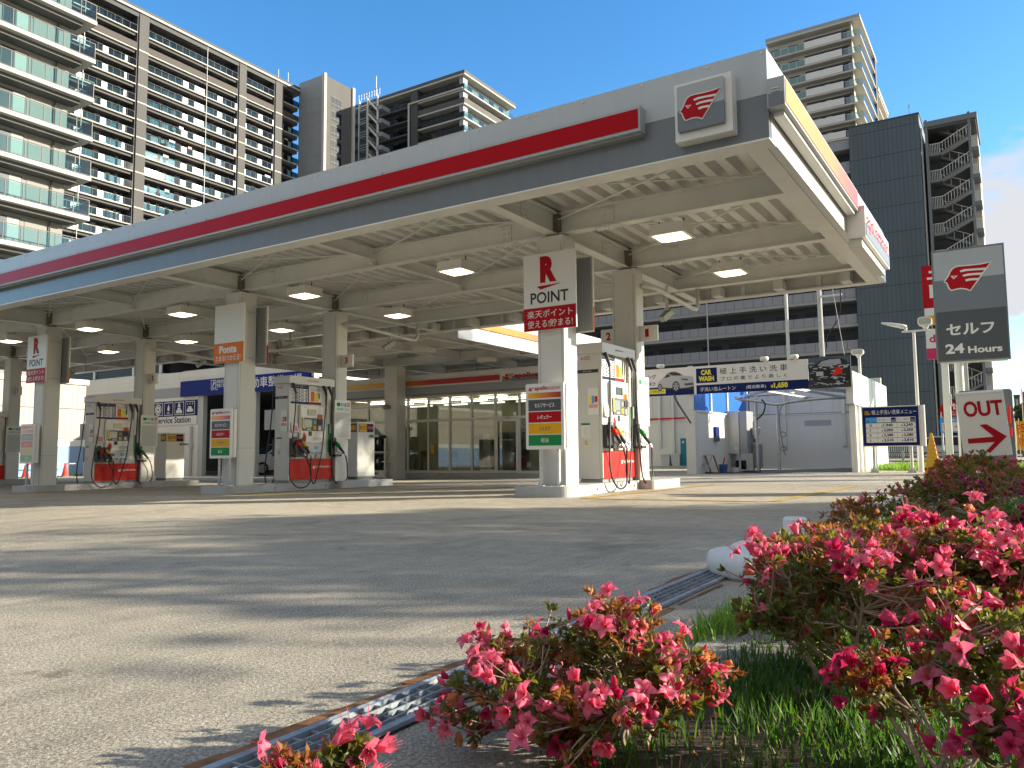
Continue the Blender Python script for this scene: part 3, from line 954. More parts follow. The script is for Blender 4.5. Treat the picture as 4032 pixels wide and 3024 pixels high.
for lx, ly, lb in ((-16.0, 19.9, 'unlit lamp under the rear canopy, nearer the pumps'), (-19.3, 20.6, 'unlit lamp under the rear canopy, middle one'), (-15.9, 23.3, 'louvred unlit lamp under the rear canopy by the shop')):
    t = thing('canopy_lamp', lb, 'lamp', (lx, ly, 3.95), 'unlit lamps under the rear canopy')
    mk('housing', MB().box(lx - 0.27, lx + 0.27, ly - 0.25, ly + 0.25, 3.96, 4.11), 'white_paint', t)
    mk('lens', MB().box(lx - 0.22, lx + 0.22, ly - 0.2, ly + 0.2, 3.94, 3.9595), 'light_grey', t)
# ---- cameras, speaker, floodlights hung under the rear edge ----
def camera_unit(x, y, z, lab, ztop=4.2, tilt=-0.5):
    t = thing('security_camera', lab, 'camera', (x, y, z), 'cameras under the canopy')
    mk('bracket', MB().cyl((x, y, z + 0.1), (x, y, ztop), 0.03).box(x - 0.05, x + 0.05, y - 0.05, y + 0.05, z + 0.06, z + 0.12), 'light_grey', t)
    mk('body', MB().bar((x - 0.05, y - 0.16, z - 0.14), (x + 0.05, y + 0.12, z + 0.06), 0.12, 0.12), 'light_grey', t)
    mk('visor', MB().bar((x - 0.06, y - 0.2, z - 0.09), (x + 0.04, y + 0.1, z + 0.13), 0.15, 0.015), 'mid_grey', t)
camera_unit(-6.15, 15.8, 3.6, 'grey box camera hanging right of the column with number one')
camera_unit(-14.95, 17.0, 3.8, 'dark box camera hanging right of the column with number three')
camera_unit(-23.9, 17.4, 3.95, 'box camera hanging right of the column with number five')
camera_unit(-32.3, 17.4, 4.05, 'box camera hanging beside the far left red R sign', 4.25)
t = thing('horn_speaker', 'grey round horn speaker hanging left of the column with number three', 'speaker', (-16.9, 15.0, 3.78), None)
mk('horn', MB().tube([(-16.9, 15.15, 3.82), (-16.93, 15.0, 3.79), (-16.98, 14.82, 3.75)], [0.05, 0.08, 0.13], 14), 'mid_grey', t)
mk('horn_mouth', MB().tube([(-16.981, 14.819, 3.75), (-16.984, 14.812, 3.749)], [0.115, 0.115], 14), 'dark_grey', t)
mk('bracket', MB().cyl((-16.9, 15.1, 3.85), (-16.9, 15.1, 4.22), 0.025), 'mid_grey', t)
# ================= PUMP ISLANDS =================
DXI = [-7.79 * k for k in range(3)]
DZI = [gz(-6.27 + d) - gz(-6.27) for d in DXI]
WHERE = ['right island, lit by the sun', 'middle island, in canopy shade', 'far left island']
def island(k):
    dx, z = DXI[k], gz(-6.27 + DXI[k])
    t = thing('pump_island', 'pale concrete pump island ' + ['nearest the azaleas, sunlit on its side', 'in the middle, under the orange sign', 'far left, under the left R sign'][k], 'pump island', (-6.27 + dx, 12.8, z), 'pump islands')
    mb = MB().rbox(-6.78 + dx, -5.80 + dx, 10.58, 11.55, z - 0.3, z + 0.165, 0.16, n=6)
    mk('front_kerb', mb, 'kerb_concrete', t)
    mk('middle_kerb', MB().box(-6.60 + dx, -5.93 + dx, 11.551, 13.649, z - 0.3, z + 0.163), 'kerb_concrete', t)
    mk('rear_kerb', MB().rbox(-6.88 + dx, -5.66 + dx, 13.65, 15.05 + (0.45 if k else 0), z - 0.3, z + 0.167, 0.08), 'kerb_concrete', t)
    mb = MB()
    for y in (11.9, 13.4):
        mb.cyl((-5.93 + dx, y, z + 0.08), (-5.915 + dx, y, z + 0.08), 0.02, 8)
    mk('drain_plug', mb, 'mid_grey', t)
for k in range(3):
    island(k)
mb4 = thing('pump_island', 'pale concrete island at the left edge under column seven', 'pump island', (-29.6, 12.8, gz(-29.6)), 'pump islands')
mk('kerb', MB().rbox(-30.1, -29.1, 10.6, 15.4, -0.5, gz(-29.6) + 0.165, 0.12), 'kerb_concrete', mb4)

ZI = gz(-6.27) + 0.165
def hose_curve(pts, n=6):
    P_ = [Vector(p) for p in pts]
    out = []
    for i in range(len(P_) - 1):
        p0, p1, p2, p3 = P_[max(0, i - 1)], P_[i], P_[i + 1], P_[min(len(P_) - 1, i + 2)]
        for s in range(n):
            t = s / n
            out.append(0.5 * ((2 * p1) + (p2 - p0) * t + (2 * p0 - 5 * p1 + 4 * p2 - p3) * t * t + (3 * p1 - p0 - 3 * p2 + p3) * t ** 3))
    out.append(P_[-1])
    return out
def make_pump():
    t = thing('fuel_pump', 'white and red self service fuel pump on the ' + WHERE[0], 'fuel pump', (-6.27, 13.0, ZI), 'fuel pumps')
    xf = -6.10                                                     # face towards +X
    mk('cabinet', MB().rbox(-6.52, xf, 12.37, 13.69, ZI + 0.06, 2.40, 0.02), 'pump_body', t)
    mk('plinth', MB().box(-6.49, xf + 0.03, 12.40, 13.68, ZI, ZI + 0.06), 'mid_grey', t)
    hd = mk('head', MB().rbox(-6.55, -6.0, 12.33, 13.73, 2.402, 2.585, 0.025, axis='x'), 'pump_body', t)
    emblem(hd, (-6.0, 12.86, 2.475), YP, 0.055, 0.002, halo=False, lift=0.002)
    T(hd, 'apollostation', (-6.0, 12.925, 2.475), YP, 0.27, 0.045, 'sign_red', 0.01, 0.003)
    # end pillars framing the face
    mk('pillar', MB().box(xf + 0.001, xf + 0.05, 12.375, 12.41, ZI + 0.07, 2.40), 'pump_body', t)
    mk('pillar', MB().box(xf + 0.001, xf + 0.05, 13.54, 13.685, ZI + 0.07, 2.40), 'pump_body', t)
    # red skirt panel
    rp_ = mk('red_panel', MB().rbox(xf + 0.001, xf + 0.062, 12.412, 13.70, ZI + 0.065, 0.70, 0.01, axis='x'), 'bright_red', t)
    mk('panel_joint', MB().box(xf + 0.0615, xf + 0.0635, 12.73, 12.735, ZI + 0.07, 0.69), 'sign_red', rp_)
    emblem(rp_, (xf + 0.062, 13.08, 0.465), YP, 0.115, 0.002, white='sign_red', red='sign_white', halo=False, lift=0.002)
    T(rp_, 'apollostation', (xf + 0.062, 13.21, 0.475), YP, 0.43, 0.075, 'sign_white', 0.015, 0.003)
    # face between skirt and boards
    mk('face_panel', MB().box(xf + 0.001, xf + 0.035, 12.412, 13.538, 0.702, 1.955), 'pump_body', t)
    # menu board and poster at the top
    mn = mk('menu_board', MB().box(xf + 0.001, xf + 0.03, 12.412, 12.97, 1.96, 2.385), 'navy', t)
    o = Vector((xf + 0.03, 12.412, 1.96))
    T(mn, 'ドライブスルー洗車メニュー', o + Vector((0, 0.04, 0.375)), YP, 0.48, 0.035, 'sign_white', 0.01, 0.002)
    mb, mbt = MB(), MB()
    for r in range(5):
        for c in range(2):
            rectf(mb, o, YP, 0.02 + 0.265 * c, 0.265 + 0.265 * c, 0.295 - 0.062 * r, 0.345 - 0.062 * r, 0.0005, th=0.002)
            rectf(mbt, o, YP, 0.05 + 0.265 * c, 0.14 + 0.265 * c, 0.312 - 0.062 * r, 0.328 - 0.062 * r, 0.003, th=0.001)
            rectf(mbt, o, YP, 0.19 + 0.265 * c, 0.245 + 0.265 * c, 0.306 - 0.062 * r, 0.332 - 0.062 * r, 0.003, th=0.001)
    mk('price_rows', mb, 'sign_white', mn)
    mk('price_marks', mbt, 'navy', mn)
    ps = mk('poster', MB().box(xf + 0.001, xf + 0.028, 12.98, 13.36, 1.96, 2.37), 'sign_white', t)
    o = Vector((xf + 0.028, 12.98, 1.96))
    mk('poster_footer', rectf(MB(), o, YP, 0, 0.38, 0, 0.055, 0.0005), 'sign_red', ps)
    mk('poster_block', rectf(MB(), o, YP, 0.05, 0.16, 0.07, 0.30, 0.0005), 'orange', ps)
    mk('poster_block', rectf(MB(), o, YP, 0.17, 0.29, 0.07, 0.27, 0.0005), 'yellow', ps)
    mk('poster_block', rectf(MB(), o, YP, 0.30, 0.345, 0.14, 0.27, 0.0005), 'teal_bin', ps)
    mk('poster_block', rectf(MB(), o, YP, 0.03, 0.34, 0.31, 0.385, 0.0005), 'light_grey', ps)
    # payment panel with its bright rounded frame
    pf = mk('payment_frame', MB().rbox(xf + 0.036, xf + 0.075, 12.66, 13.40, 1.05, 1.945, 0.06, axis='x', n=5), 'fascia_silver', t)
    mk('payment_panel', MB().rbox(xf + 0.0755, xf + 0.085, 12.69, 13.375, 1.085, 1.92, 0.04, axis='x', n=4), 'sign_white', pf)
    fx = xf + 0.0855
    def patch(name, y0, y1, z0, z1, mat, th=0.01, x0=fx):
        return mk(name, MB().box(x0, x0 + th, y0, y1, z0, z1), mat, pf)
    patch('display', 12.89, 13.15, 1.70, 1.84, 'screen_dark')
    patch('orange_sticker', 13.19, 13.355, 1.645, 1.73, 'orange', 0.004)
    patch('terminal', 12.74, 13.35, 1.345, 1.64, 'dark_grey', 0.02)
    patch('touch_screen', 12.77, 13.00, 1.42, 1.60, 'lcd_grey', 0.004, fx + 0.0202)
    patch('key_pad', 13.05, 13.14, 1.50, 1.58, 'mid_grey', 0.006, fx + 0.0202)
    patch('receipt_slot', 13.05, 13.14, 1.37, 1.46, 'amber', 0.005, fx + 0.0202)
    patch('card_reader', 13.18, 13.33, 1.50, 1.60, 'ink_black', 0.014, fx + 0.0202)
    patch('reader_label', 13.21, 13.29, 1.36, 1.46, 'sign_white', 0.003, fx + 0.0202)
    patch('tray', 12.85, 12.98, 1.355, 1.395, 'light_grey', 0.006, fx + 0.0202)
    patch('sensor', 12.93, 13.02, 1.23, 1.33, 'ink_black')
    patch('small_print', 13.07, 13.33, 1.12, 1.20, 'light_grey', 0.002)
    T(pf, '○○○', (fx, 12.78, 1.875), YP, 0.10, 0.022, 'dark_grey', 0.01, 0.001)
    mk('yellow_arrow', MB().plate([(0, 0), (0.02, -0.03), (0.02, -0.01), (0.06, -0.03), (0.02, -0.06), (0.02, -0.045), (-0.03, -0.045), (-0.03, 0.20), (0, 0.20)], (fx + 0.021, 12.755, 1.44), YP, ZP, XP, 0.003), 'yellow', pf)
    # red touch-here hand
    hand = [(0.0, 0.0), (0.10, 0.0), (0.115, 0.07), (0.112, 0.14), (0.097, 0.15), (0.093, 0.10), (0.085, 0.185), (0.068, 0.188), (0.064, 0.11), (0.056, 0.205), (0.040, 0.203), (0.039, 0.11), (0.028, 0.175), (0.012, 0.17), (0.015, 0.085), (-0.006, 0.11), (-0.018, 0.095), (-0.01, 0.05)]
    mk('touch_hand', MB().plate(hand, (fx, 12.745, 1.10), YP, ZP, XP, 0.003), 'bright_red', pf)
    mk('touch_pad', MB().lathe((0, 0, 0), [(0.035, 0), (0.03, 0.012), (0, 0.012)], 12), 'ink_black', pf)
    tp = kids_last = bpy.data.objects['touch_pad'] if 'touch_pad' in bpy.data.objects else None
    if tp:
        for vtx in tp.data.vertices:
            a, b, c = vtx.co + WL[t.name]
            vtx.co = Vector((fx + 0.004 + c, 12.795 + a, 1.155 + b)) - WL[t.name]
    # leaflet rack, green strip, small boxes above the skirt
    lf = mk('leaflet_rack', MB().add([(xf + 0.036, 12.42, 1.30), (xf + 0.10, 12.42, 1.30), (xf + 0.10, 12.64, 1.30), (xf + 0.036, 12.64, 1.30), (xf + 0.036, 12.44, 1.52), (xf + 0.05, 12.44, 1.52), (xf + 0.05, 12.62, 1.52), (xf + 0.036, 12.62, 1.52)], [(0, 3, 2, 1), (4, 5, 6, 7), (0, 1, 5, 4), (1, 2, 6, 5), (2, 3, 7, 6), (3, 0, 4, 7)]), 'sign_white', t)
    mk('leaflet', MB().add([(xf + 0.098, 12.45, 1.325), (xf + 0.098, 12.61, 1.325), (xf + 0.068, 12.60, 1.45), (xf + 0.068, 12.46, 1.45)], [(0, 1, 2, 3)]), 'faded_red', lf)
    mk('green_strip', MB().box(xf + 0.0505, xf + 0.058, 13.56, 13.66, 0.85, 1.52), 'fuel_green', t)
    mk('side_leaf', MB().box(xf + 0.0505, xf + 0.09, 13.60, 13.68, 1.30, 1.52), 'light_slate', t)
    mk('notice_sticker', MB().box(xf + 0.0355, xf + 0.039, 12.80, 12.98, 0.91, 0.99), 'dark_grey', t)
    mk('notice_sticker', MB().box(xf + 0.0355, xf + 0.039, 13.16, 13.28, 0.92, 0.995), 'sky_blue', t)
    for y0, y1 in ((12.86, 13.09), (13.12, 13.36)):
        bk = mk('basket', MB().add([(xf + 0.0365, y0 + .02, 0.72), (xf + 0.12, y0 + .02, 0.72), (xf + 0.12, y1 - .02, 0.72), (xf + 0.0365, y1 - .02, 0.72), (xf + 0.0365, y0, 0.87), (xf + 0.16, y0, 0.87), (xf + 0.16, y1, 0.87), (xf + 0.0365, y1, 0.87)], [(0, 3, 2, 1), (0, 1, 5, 4), (1, 2, 6, 5), (2, 3, 7, 6), (3, 0, 4, 7)]), 'sign_white', t)
        mk('basket_tag', MB().box(xf + 0.15, xf + 0.163, y0 + 0.07, y1 - 0.07, 0.81, 0.85), 'sky_blue', bk)
    # holsters and nozzles
    def holster(y0, y1):
        h = mk('nozzle_holster', MB().rbox(xf + 0.0515, xf + 0.13, y0, y1, 0.76, 1.16, 0.03, axis='x'), 'black_plastic', t)
        mk('holster_lip', MB().rbox(xf + 0.131, xf + 0.24, y0 + .02, y1 - .02, 0.745, 0.80, 0.02, axis='x'), 'black_plastic', h)
        mk('holster_ear', MB().rbox(xf + 0.131, xf + 0.17, y0 + .01, y0 + .11, 1.03, 1.20, 0.03, axis='x'), 'black_plastic', h)
    holster(12.40, 12.80)
    holster(13.62, 13.86)
    def nozzle(y, mat, lean=0.10):
        X0 = xf + 0.17
        nz = mk('nozzle', MB().tube([(X0 - 0.01, y - 0.02, 1.12), (X0 + 0.035, y, 1.05), (X0 + 0.085, y + lean * 0.5, 0.94), (X0 + 0.13, y + lean, 0.83)], [0.022, 0.035, 0.036, 0.024], 8), 'black_plastic', t, smooth=True)
        mk('grip_cover', MB().tube([(X0 + 0.01, y - 0.012, 1.09), (X0 + 0.045, y + 0.005, 1.045), (X0 + 0.075, y + lean * 0.4, 0.98)], [0.03, 0.047, 0.042], 8), mat, nz, smooth=True)
        mk('trigger_guard', MB().tube([(X0 + 0.02, y + 0.02, 0.99), (X0 + 0.0, y + 0.05, 0.87), (X0 + 0.07, y + lean, 0.81), (X0 + 0.11, y + lean, 0.85)], 0.009, 5), 'black_plastic', nz)
        mk('swivel', MB().cyl((X0 + 0.13, y + lean, 0.835), (X0 + 0.15, y + lean + 0.03, 0.77), 0.02, 8), 'galvanised', nz)
        return Vector((X0 + 0.15, y + lean + 0.03, 0.77))
    e1 = nozzle(12.50, 'bright_red')
    e2 = nozzle(12.66, 'amber')
    e3 = nozzle(13.70, 'fuel_green', 0.16)
    def hose(top_y, pts, end):
        X0 = xf + 0.10
        b = mk('hose', MB().tube(hose_curve([(X0, top_y, 2.40), (X0 + 0.07, top_y + 0.03, 2.20)] + pts + [tuple(end)]), 0.0145, 8), 'rubber', t, smooth=True)
        mk('hose_boot', MB().tube([(X0, top_y, 2.405), (X0 + 0.03, top_y + 0.01, 2.34), (X0 + 0.07, top_y + 0.03, 2.20), (X0 + 0.075, top_y + 0.033, 2.16)], [0.036, 0.036, 0.026, 0.018], 8), 'rubber', b)
    hx = xf + 0.22
    hose(12.42, [(hx - 0.02, 12.40, 1.6), (hx + 0.03, 12.24, 0.75), (hx + 0.06, 12.22, 0.30), (hx + 0.10, 12.42, 0.07), (hx + 0.10, 12.72, 0.12), (hx + 0.08, 12.82, 0.40)], e1)
    hose(13.36, [(hx - 0.02, 13.32, 1.6), (hx, 13.22, 0.9), (hx + 0.03, 13.08, 0.45), (hx + 0.06, 12.96, 0.17), (hx + 0.07, 12.88, 0.16), (hx + 0.06, 12.82, 0.36)], e2)
    hose(13.53, [(hx - 0.02, 13.52, 1.6), (hx + 0.03, 13.50, 0.75), (hx + 0.05, 13.55, 0.25), (hx + 0.06, 13.74, 0.09), (hx + 0.06, 13.98, 0.22), (hx + 0.05, 14.0, 0.52)], e3)
    # the hidden -X side: skirt, holster and hoses, seen past the left edge
    xb = -6.52
    mk('red_panel', MB().box(xb - 0.05, xb - 0.001, 12.412, 13.70, ZI + 0.065, 0.70), 'bright_red', t)
    mk('nozzle_holster', MB().box(xb - 0.13, xb - 0.001, 12.42, 12.8, 0.76, 1.16), 'black_plastic', t)
    mk('nozzle', MB().tube([(xb - 0.10, 12.52, 1.12), (xb - 0.17, 12.56, 0.98), (xb - 0.24, 12.62, 0.80)], [0.03, 0.045, 0.025], 8), 'black_plastic', t)
    mk('hose', MB().tube(hose_curve([(xb - 0.08, 12.40, 2.40), (xb - 0.12, 12.40, 1.9), (xb - 0.16, 12.36, 1.2), (xb - 0.22, 12.3, 0.5), (xb - 0.25, 12.4, 0.08), (xb - 0.28, 12.62, 0.25), (xb - 0.24, 12.62, 0.80)]), 0.0145, 8), 'rubber', t, smooth=True)
    nbp = mk('side_board', MB().box(-7.02, -6.60, 12.50, 12.525, 1.38, 1.84), 'light_grey', t)
    # the short end face towards the camera: stickers
    yy = 12.37
    emblem(t, (-6.44, yy, 2.30), XP, 0.06, 0.002, halo=False, lift=0.002)
    T(t, 'apollo\nstation', (-6.37, yy, 2.295), XP, 0.12, 0.065, 'sign_red', 0.01, 0.003)
    st = mk('black_strip', MB().box(-6.515, -6.105, yy - 0.004, yy - 0.0005, 2.065, 2.125), 'ink_black', t)
    T(st, 'セルフサービス', (-6.40, yy - 0.004, 2.082), XP, 0.16, 0.026, 'sign_white', 0.01, 0.001)
    po = mk('poster', MB().box(-6.31, -6.10, yy - 0.012, yy - 0.006, 1.33, 1.80), 'sign_white', t)
    o = Vector((-6.31, yy - 0.012, 1.33))
    mk('poster_block', rectf(MB(), o, XP, 0.02, 0.07, 0.20, 0.32, 0.0005), 'yellow', po)
    mk('poster_block', rectf(MB(), o, XP, 0.08, 0.125, 0.20, 0.33, 0.0005), 'sky_blue', po)
    mk('poster_block', rectf(MB(), o, XP, 0.135, 0.19, 0.22, 0.32, 0.0005), 'bright_red', po)
    mk('poster_block', rectf(MB(), o, XP, 0.02, 0.19, 0.12, 0.18, 0.0005), 'faded_red', po)
    nt_ = mk('notice', MB().box(-6.45, -6.28, yy - 0.004, yy - 0.0005, 0.94, 1.19), 'sign_white', t)
    o = Vector((-6.45, yy - 0.004, 0.94))
    mk('notice_header', rectf(MB(), o, XP, 0, 0.17, 0.215, 0.25, 0.0005), 'fuel_green', nt_)
    mb = MB()
    for r in range(8):
        rectf(mb, o, XP, 0.045, 0.155, 0.02 + 0.022 * r, 0.028 + 0.022 * r, 0.0005)
    mk('notice_lines', mb, 'light_grey', nt_)
    q = mk('round_sticker', MB().box(-6.40, -6.315, yy - 0.004, yy - 0.0005, 0.78, 0.905), 'faded_amber', t)
    T(q, 'Q', (-6.385, yy - 0.004, 0.81), XP, 0.05, 0.075, 'ink_black', 0.01, 0.001)
    return t
p1 = make_pump()
pumps = [p1] + [copy_tree(p1, (DXI[k], 0, DZI[k]), 'white and red self service fuel pump on the ' + WHERE[k]) for k in (1, 2)]
t = thing('fuel_pump', 'white and red fuel pump cut off at the left frame edge', 'fuel pump', (-29.64, 13.0, ZI + 3 * DZI[1]), 'fuel pumps')
dxx = -7.79 * 3
mk('cabinet', MB().box(-6.52 + dxx, -6.1 + dxx, 12.37, 13.69, -0.2, 2.1), 'pump_body', t)
mk('red_panel', MB().box(-6.099 + dxx, -6.04 + dxx, 12.412, 13.70, -0.05, 0.45), 'bright_red', t)
mk('head', MB().box(-6.55 + dxx, -6.0 + dxx, 12.33, 13.73, 2.11, 2.29), 'pump_body', t)

# ---- notice boards and white covers on the rear columns, number plates ----
def notice_board(k):
    dx, dz = DXI[k] if k < 3 else -23.37, (DZI[1] * k)
    cx = -6.22 + dx
    t = thing('notice_board', 'white framed notice board on the rear column ' + ['behind the sunlit right pump', 'with number three, beside the middle pump', 'with number five, beside the left pump', 'with number seven at the left edge'][k], 'notice board', (cx + 0.26, 13.95, 1.6 + dz), 'notice boards on the columns')
    x0 = cx + 0.243
    mk('cover', MB().box(x0 + 0.001, x0 + 0.035, 13.72, 14.13, gz(cx) + 0.17, 1.16 + dz), 'panel_white', t)
    mk('frame', MB().box(x0 + 0.001, x0 + 0.03, 13.68, 14.22, 1.17 + dz, 2.10 + dz), 'sign_white', t)
    mk('panel', MB().box(x0 + 0.0302, x0 + 0.034, 13.71, 14.19, 1.20 + dz, 1.80 + dz), 'light_grey', t)
    le = mk('leaflet', MB().box(x0 + 0.0302, x0 + 0.036, 13.685, 14.215, 1.81 + dz, 2.10 + dz), 'sign_white', t)
    o = Vector((x0 + 0.036, 13.685, 1.81 + dz))
    for a, b, c, d, m in ((0.06, 0.17, 0.14, 0.22, 'fuel_green'), (0.19, 0.29, 0.14, 0.22, 'faded_green'), (0.31, 0.38, 0.13, 0.22, 'sky_blue'), (0.40, 0.50, 0.13, 0.24, 'faded_red'), (0.06, 0.29, 0.04, 0.10, 'faded_green'), (0.32, 0.50, 0.03, 0.10, 'light_grey')):
        mk('leaflet_block', rectf(MB(), o, YP, a, b, c, d, 0.0005), m, le)
for k in range(4):
    notice_board(k)
for k, n, lab in ((0, '1', 'white number one plate on column beside the sunlit pump'), (1, '3', 'white number three plate on the middle rear column'), (2, '5', 'white number five plate on the left rear column'), (3, '7', 'white number seven plate on the far left rear column')):
    cx, dz = CX[k], DZI[1] * k * 0.0 + 0.03 * k
    x0 = cx + 0.245
    t = thing('number_plate', lab, 'number plate', (x0 + 0.15, 13.95, 2.94 + dz), 'number plates on the columns')
    mk('plate', MB().rbox(x0, x0 + 0.35, 13.93, 13.98, 2.77 + dz, 3.07 + dz, 0.015, axis='y'), 'sign_white', t)
    T(t, n, (x0 + 0.10, 13.93, 2.85 + dz), XP, 0.075 if n == '1' else 0.10, 0.155, 'sign_red', 0.008 if n == '1' else 0.035, 0.002)
t = thing('number_plate', 'white number two plate half hidden behind the column on the right', 'number plate', (-6.6, 13.95, 2.94), 'number plates on the columns')
mk('plate', MB().rbox(-6.80, -6.465, 13.93, 13.98, 2.77, 3.07, 0.015, axis='y'), 'sign_white', t)
T(t, '2', (-6.69, 13.93, 2.85), XP, 0.10, 0.155, 'sign_red', 0.035, 0.002)

# ---- fuel grade signs on two posts, in front of the first columns ----
def grade_sign(k):
    dx, dz = DXI[k], DZI[k]
    faded = k == 2
    lab = ['white fuel grade sign on two posts on the sunlit right island', 'white fuel grade sign with bold colours on the middle island', 'faded pale fuel grade sign on the far left island'][k]
    t = thing('grade_sign', lab, 'sign', (-6.2 + dx, 10.72, ZI + dz), 'fuel grade signs on the islands')
    x0, x1, z0, z1, y = -6.55 + dx, -5.865 + dx, 0.73 + dz, 1.76 + dz, 10.68
    bd_ = mk('board', MB().rbox(x0, x1, y, y + 0.05, z0, z1, 0.025, axis='y'), 'sign_white', t)
    mk('back_box', MB().box(x0 + 0.03, x1 + 0.02, y + 0.0505, y + 0.12, z0 + 0.02, z1 - 0.02), 'sign_white', t)
    for px_ in (x0 + 0.22, x1 - 0.16):
        p_ = mk('post', MB().cyl((px_, y + 0.09, ZI + dz), (px_, y + 0.09, z0 + 0.3), 0.033, 12), 'galvanised', t, smooth=False)
        mb = MB().box(px_ - 0.07, px_ + 0.07, y + 0.02, y + 0.16, ZI + dz, ZI + dz + 0.012)
        for s in (-1, 1):
            mb.add([(px_ + s * 0.032, y + 0.086, ZI + dz + 0.012), (px_ + s * 0.066, y + 0.086, ZI + dz + 0.012), (px_ + s * 0.032, y + 0.086, ZI + dz + 0.08)], [(0, 1, 2)])
        mk('post_foot', mb, 'galvanised', p_)
    o = Vector((x0 + 0.05, y, z0))
    emblem(bd_, o + Vector((0, 0, 0.905)), XP, 0.105, 0.002, halo=False, lift=0.002, red='faded_red' if faded else 'sign_red')
    T(bd_, 'apollo', o + Vector((0.115, 0, 0.905)), XP, 0.24, 0.085, 'faded_red' if faded else 'sign_red', 0.03, 0.002)
    T(bd_, 'station', o + Vector((0.36, 0, 0.925)), XP, 0.21, 0.062, 'faded_red' if faded else 'sign_red', 0.0, 0.002)
    W = x1 - x0 - 0.1
    if faded:
        gradient('grade_band_faded', 0, x0 + 0.05, x1 - 0.05, [(0, (0.72, 0.55, 0.40)), (1, (0.66, 0.34, 0.30))])
        mt = 'grade_band_faded'
    else:
        mt = 'grade_band%d' % k
        gradient(mt, 0, x0 + 0.05, x1 - 0.05, [(0, (0.75, 0.44, 0.02)), (0.5, (0.65, 0.16, 0.02)), (1, (0.35, 0.01, 0.01))] if k == 0 else [(0, (0.75, 0.40, 0.05)), (0.5, (0.72, 0.22, 0.10)), (1, (0.45, 0.03, 0.14))])
    mk('colour_band', rectf(MB(), o, XP, 0, W, 0.80, 0.885, 0.0005), mt, bd_)
    rows = [('セルフサービス', 0.60, 0.775, 'dark_slate', 'sign_white', 0.36), ('レギュラー', 0.42, 0.585, 'sign_red', 'sign_white', 0.25), ('ハイオク', 0.24, 0.405, 'amber', 'dark_grey', 0.20), ('軽油', 0.06, 0.225, 'fuel_green', 'sign_white', 0.13)]
    fm = {'dark_slate': 'faded_grey', 'sign_red': 'faded_red', 'amber': 'faded_amber', 'fuel_green': 'faded_green'}
    for s, a, b, m, tm, w in rows:
        rw = mk('grade_panel', rectf(MB(), o, XP, 0, W, a, b, 0.0005), fm[m] if faded else m, bd_)
        T(bd_, s, o + Vector((W / 2 - w / 2, 0, (a + b) / 2 - 0.035)), XP, w, 0.07, ('faded_amber' if tm == 'dark_grey' else tm) if faded else tm, 0.02, 0.005)
for k in range(3):
    grade_sign(k)
# ---- tall signs on the first columns: one facing out, one facing back ----
def column_sign(k, kind):
    cx = CX[k]
    dz = 0.02 * k
    red = kind == 'point'
    place = ['on column by sunlit right pump', 'on the middle column', 'on the far left column'][k]
    t = thing('column_sign', ('white sign with red letter and red foot ' if red else 'white sign with orange foot ') + place, 'sign', (cx, 10.8, 3.2), 'tall signs on the columns')
    x0, x1, z0, z1, y = cx - 0.42, cx + 0.53, 2.62 + dz, 3.86 + dz, 10.80
    b = mk('board', MB().box(x0, x1, y, y + 0.035, z0, z1), 'sign_white', t)
    mk('back_frame', MB().box(x0 + 0.02, x1 - 0.06, y + 0.0355, y + 0.12, z0 + 0.06, z1 - 0.06), 'light_grey', t)
    o = Vector((x0, y, z0))
    W = x1 - x0
    if red:
        T(b, 'R', o + Vector((0.31, 0, 0.76)), XP, 0.30, 0.43, 'sign_red', 0.07, 0.002)
        mk('red_wedge', MB().plate([(0.25, 0.71), (0.70, 0.725), (0.32, 0.655)], o + Vector((0, -0.002, 0)), XP, ZP, -YP, 0.003), 'sign_red', b)
        T(b, 'POINT', o + Vector((0.13, 0, 0.43)), XP, 0.69, 0.185, 'ink_black', 0.02, 0.002)
        f = mk('red_foot', rectf(MB(), o, XP, 0.0, W, 0.0, 0.365, 0.0005), 'sign_red' if k == 0 else 'faded_red' if False else 'sign_red', b)
        T(b, '楽天ポイント', o + Vector((0.07, 0, 0.20)), XP, 0.82, 0.125, 'sign_white', 0.025, 0.005)
        T(b, '使える!貯まる!', o + Vector((0.07, 0, 0.04)), XP, 0.82, 0.125, 'sign_white', 0.025, 0.005)
    else:
        f = mk('orange_foot', rectf(MB(), o, XP, 0.0, W, 0.0, 0.42, 0.0005), 'orange', b)
        T(b, 'Ponta', o + Vector((0.17, 0, 0.20)), XP, 0.57, 0.17, 'sign_white', 0.05, 0.005)
        T(b, 'たまる!つかえる!', o + Vector((0.06, 0, 0.04)), XP, 0.80, 0.12, 'sign_white', 0.015, 0.005)
    # the sign on the column's rear face, seen from behind
    y2 = 11.40
    b2 = mk('rear_board', MB().box(x0, x1, y2, y2 + 0.035, z0, z1), 'sign_white', t)
    mk('rear_board_back', MB().box(x0 + 0.02, x1 - 0.02, y2 - 0.03, y2 - 0.0005, z0 + 0.02, z1 - 0.02), 'mid_grey', t)
    mk('rear_foot', MB().box(x0 + 0.001, x1 + 0.002, y2 + 0.0355, y2 + 0.039, z0, z0 + 0.40), 'orange' if red else 'sign_red', t)
    mk('rear_foot_edge', MB().box(x1 + 0.0005, x1 + 0.003, y2, y2 + 0.035, z0, z0 + 0.40), 'orange' if red else 'sign_red', t)
    mk('clamp', MB().box(cx - 0.26, cx + 0.30, 10.9, 10.925, z1 - 0.16, z1 - 0.12).box(cx - 0.26, cx + 0.30, 10.9, 10.925, z0 + 0.1, z0 + 0.14).box(cx + 0.245, cx + 0.262, 10.926, 11.36, z1 - 0.16, z1 - 0.12).box(cx + 0.245, cx + 0.262, 10.926, 11.36, z0 + 0.1, z0 + 0.14), 'light_grey', t)
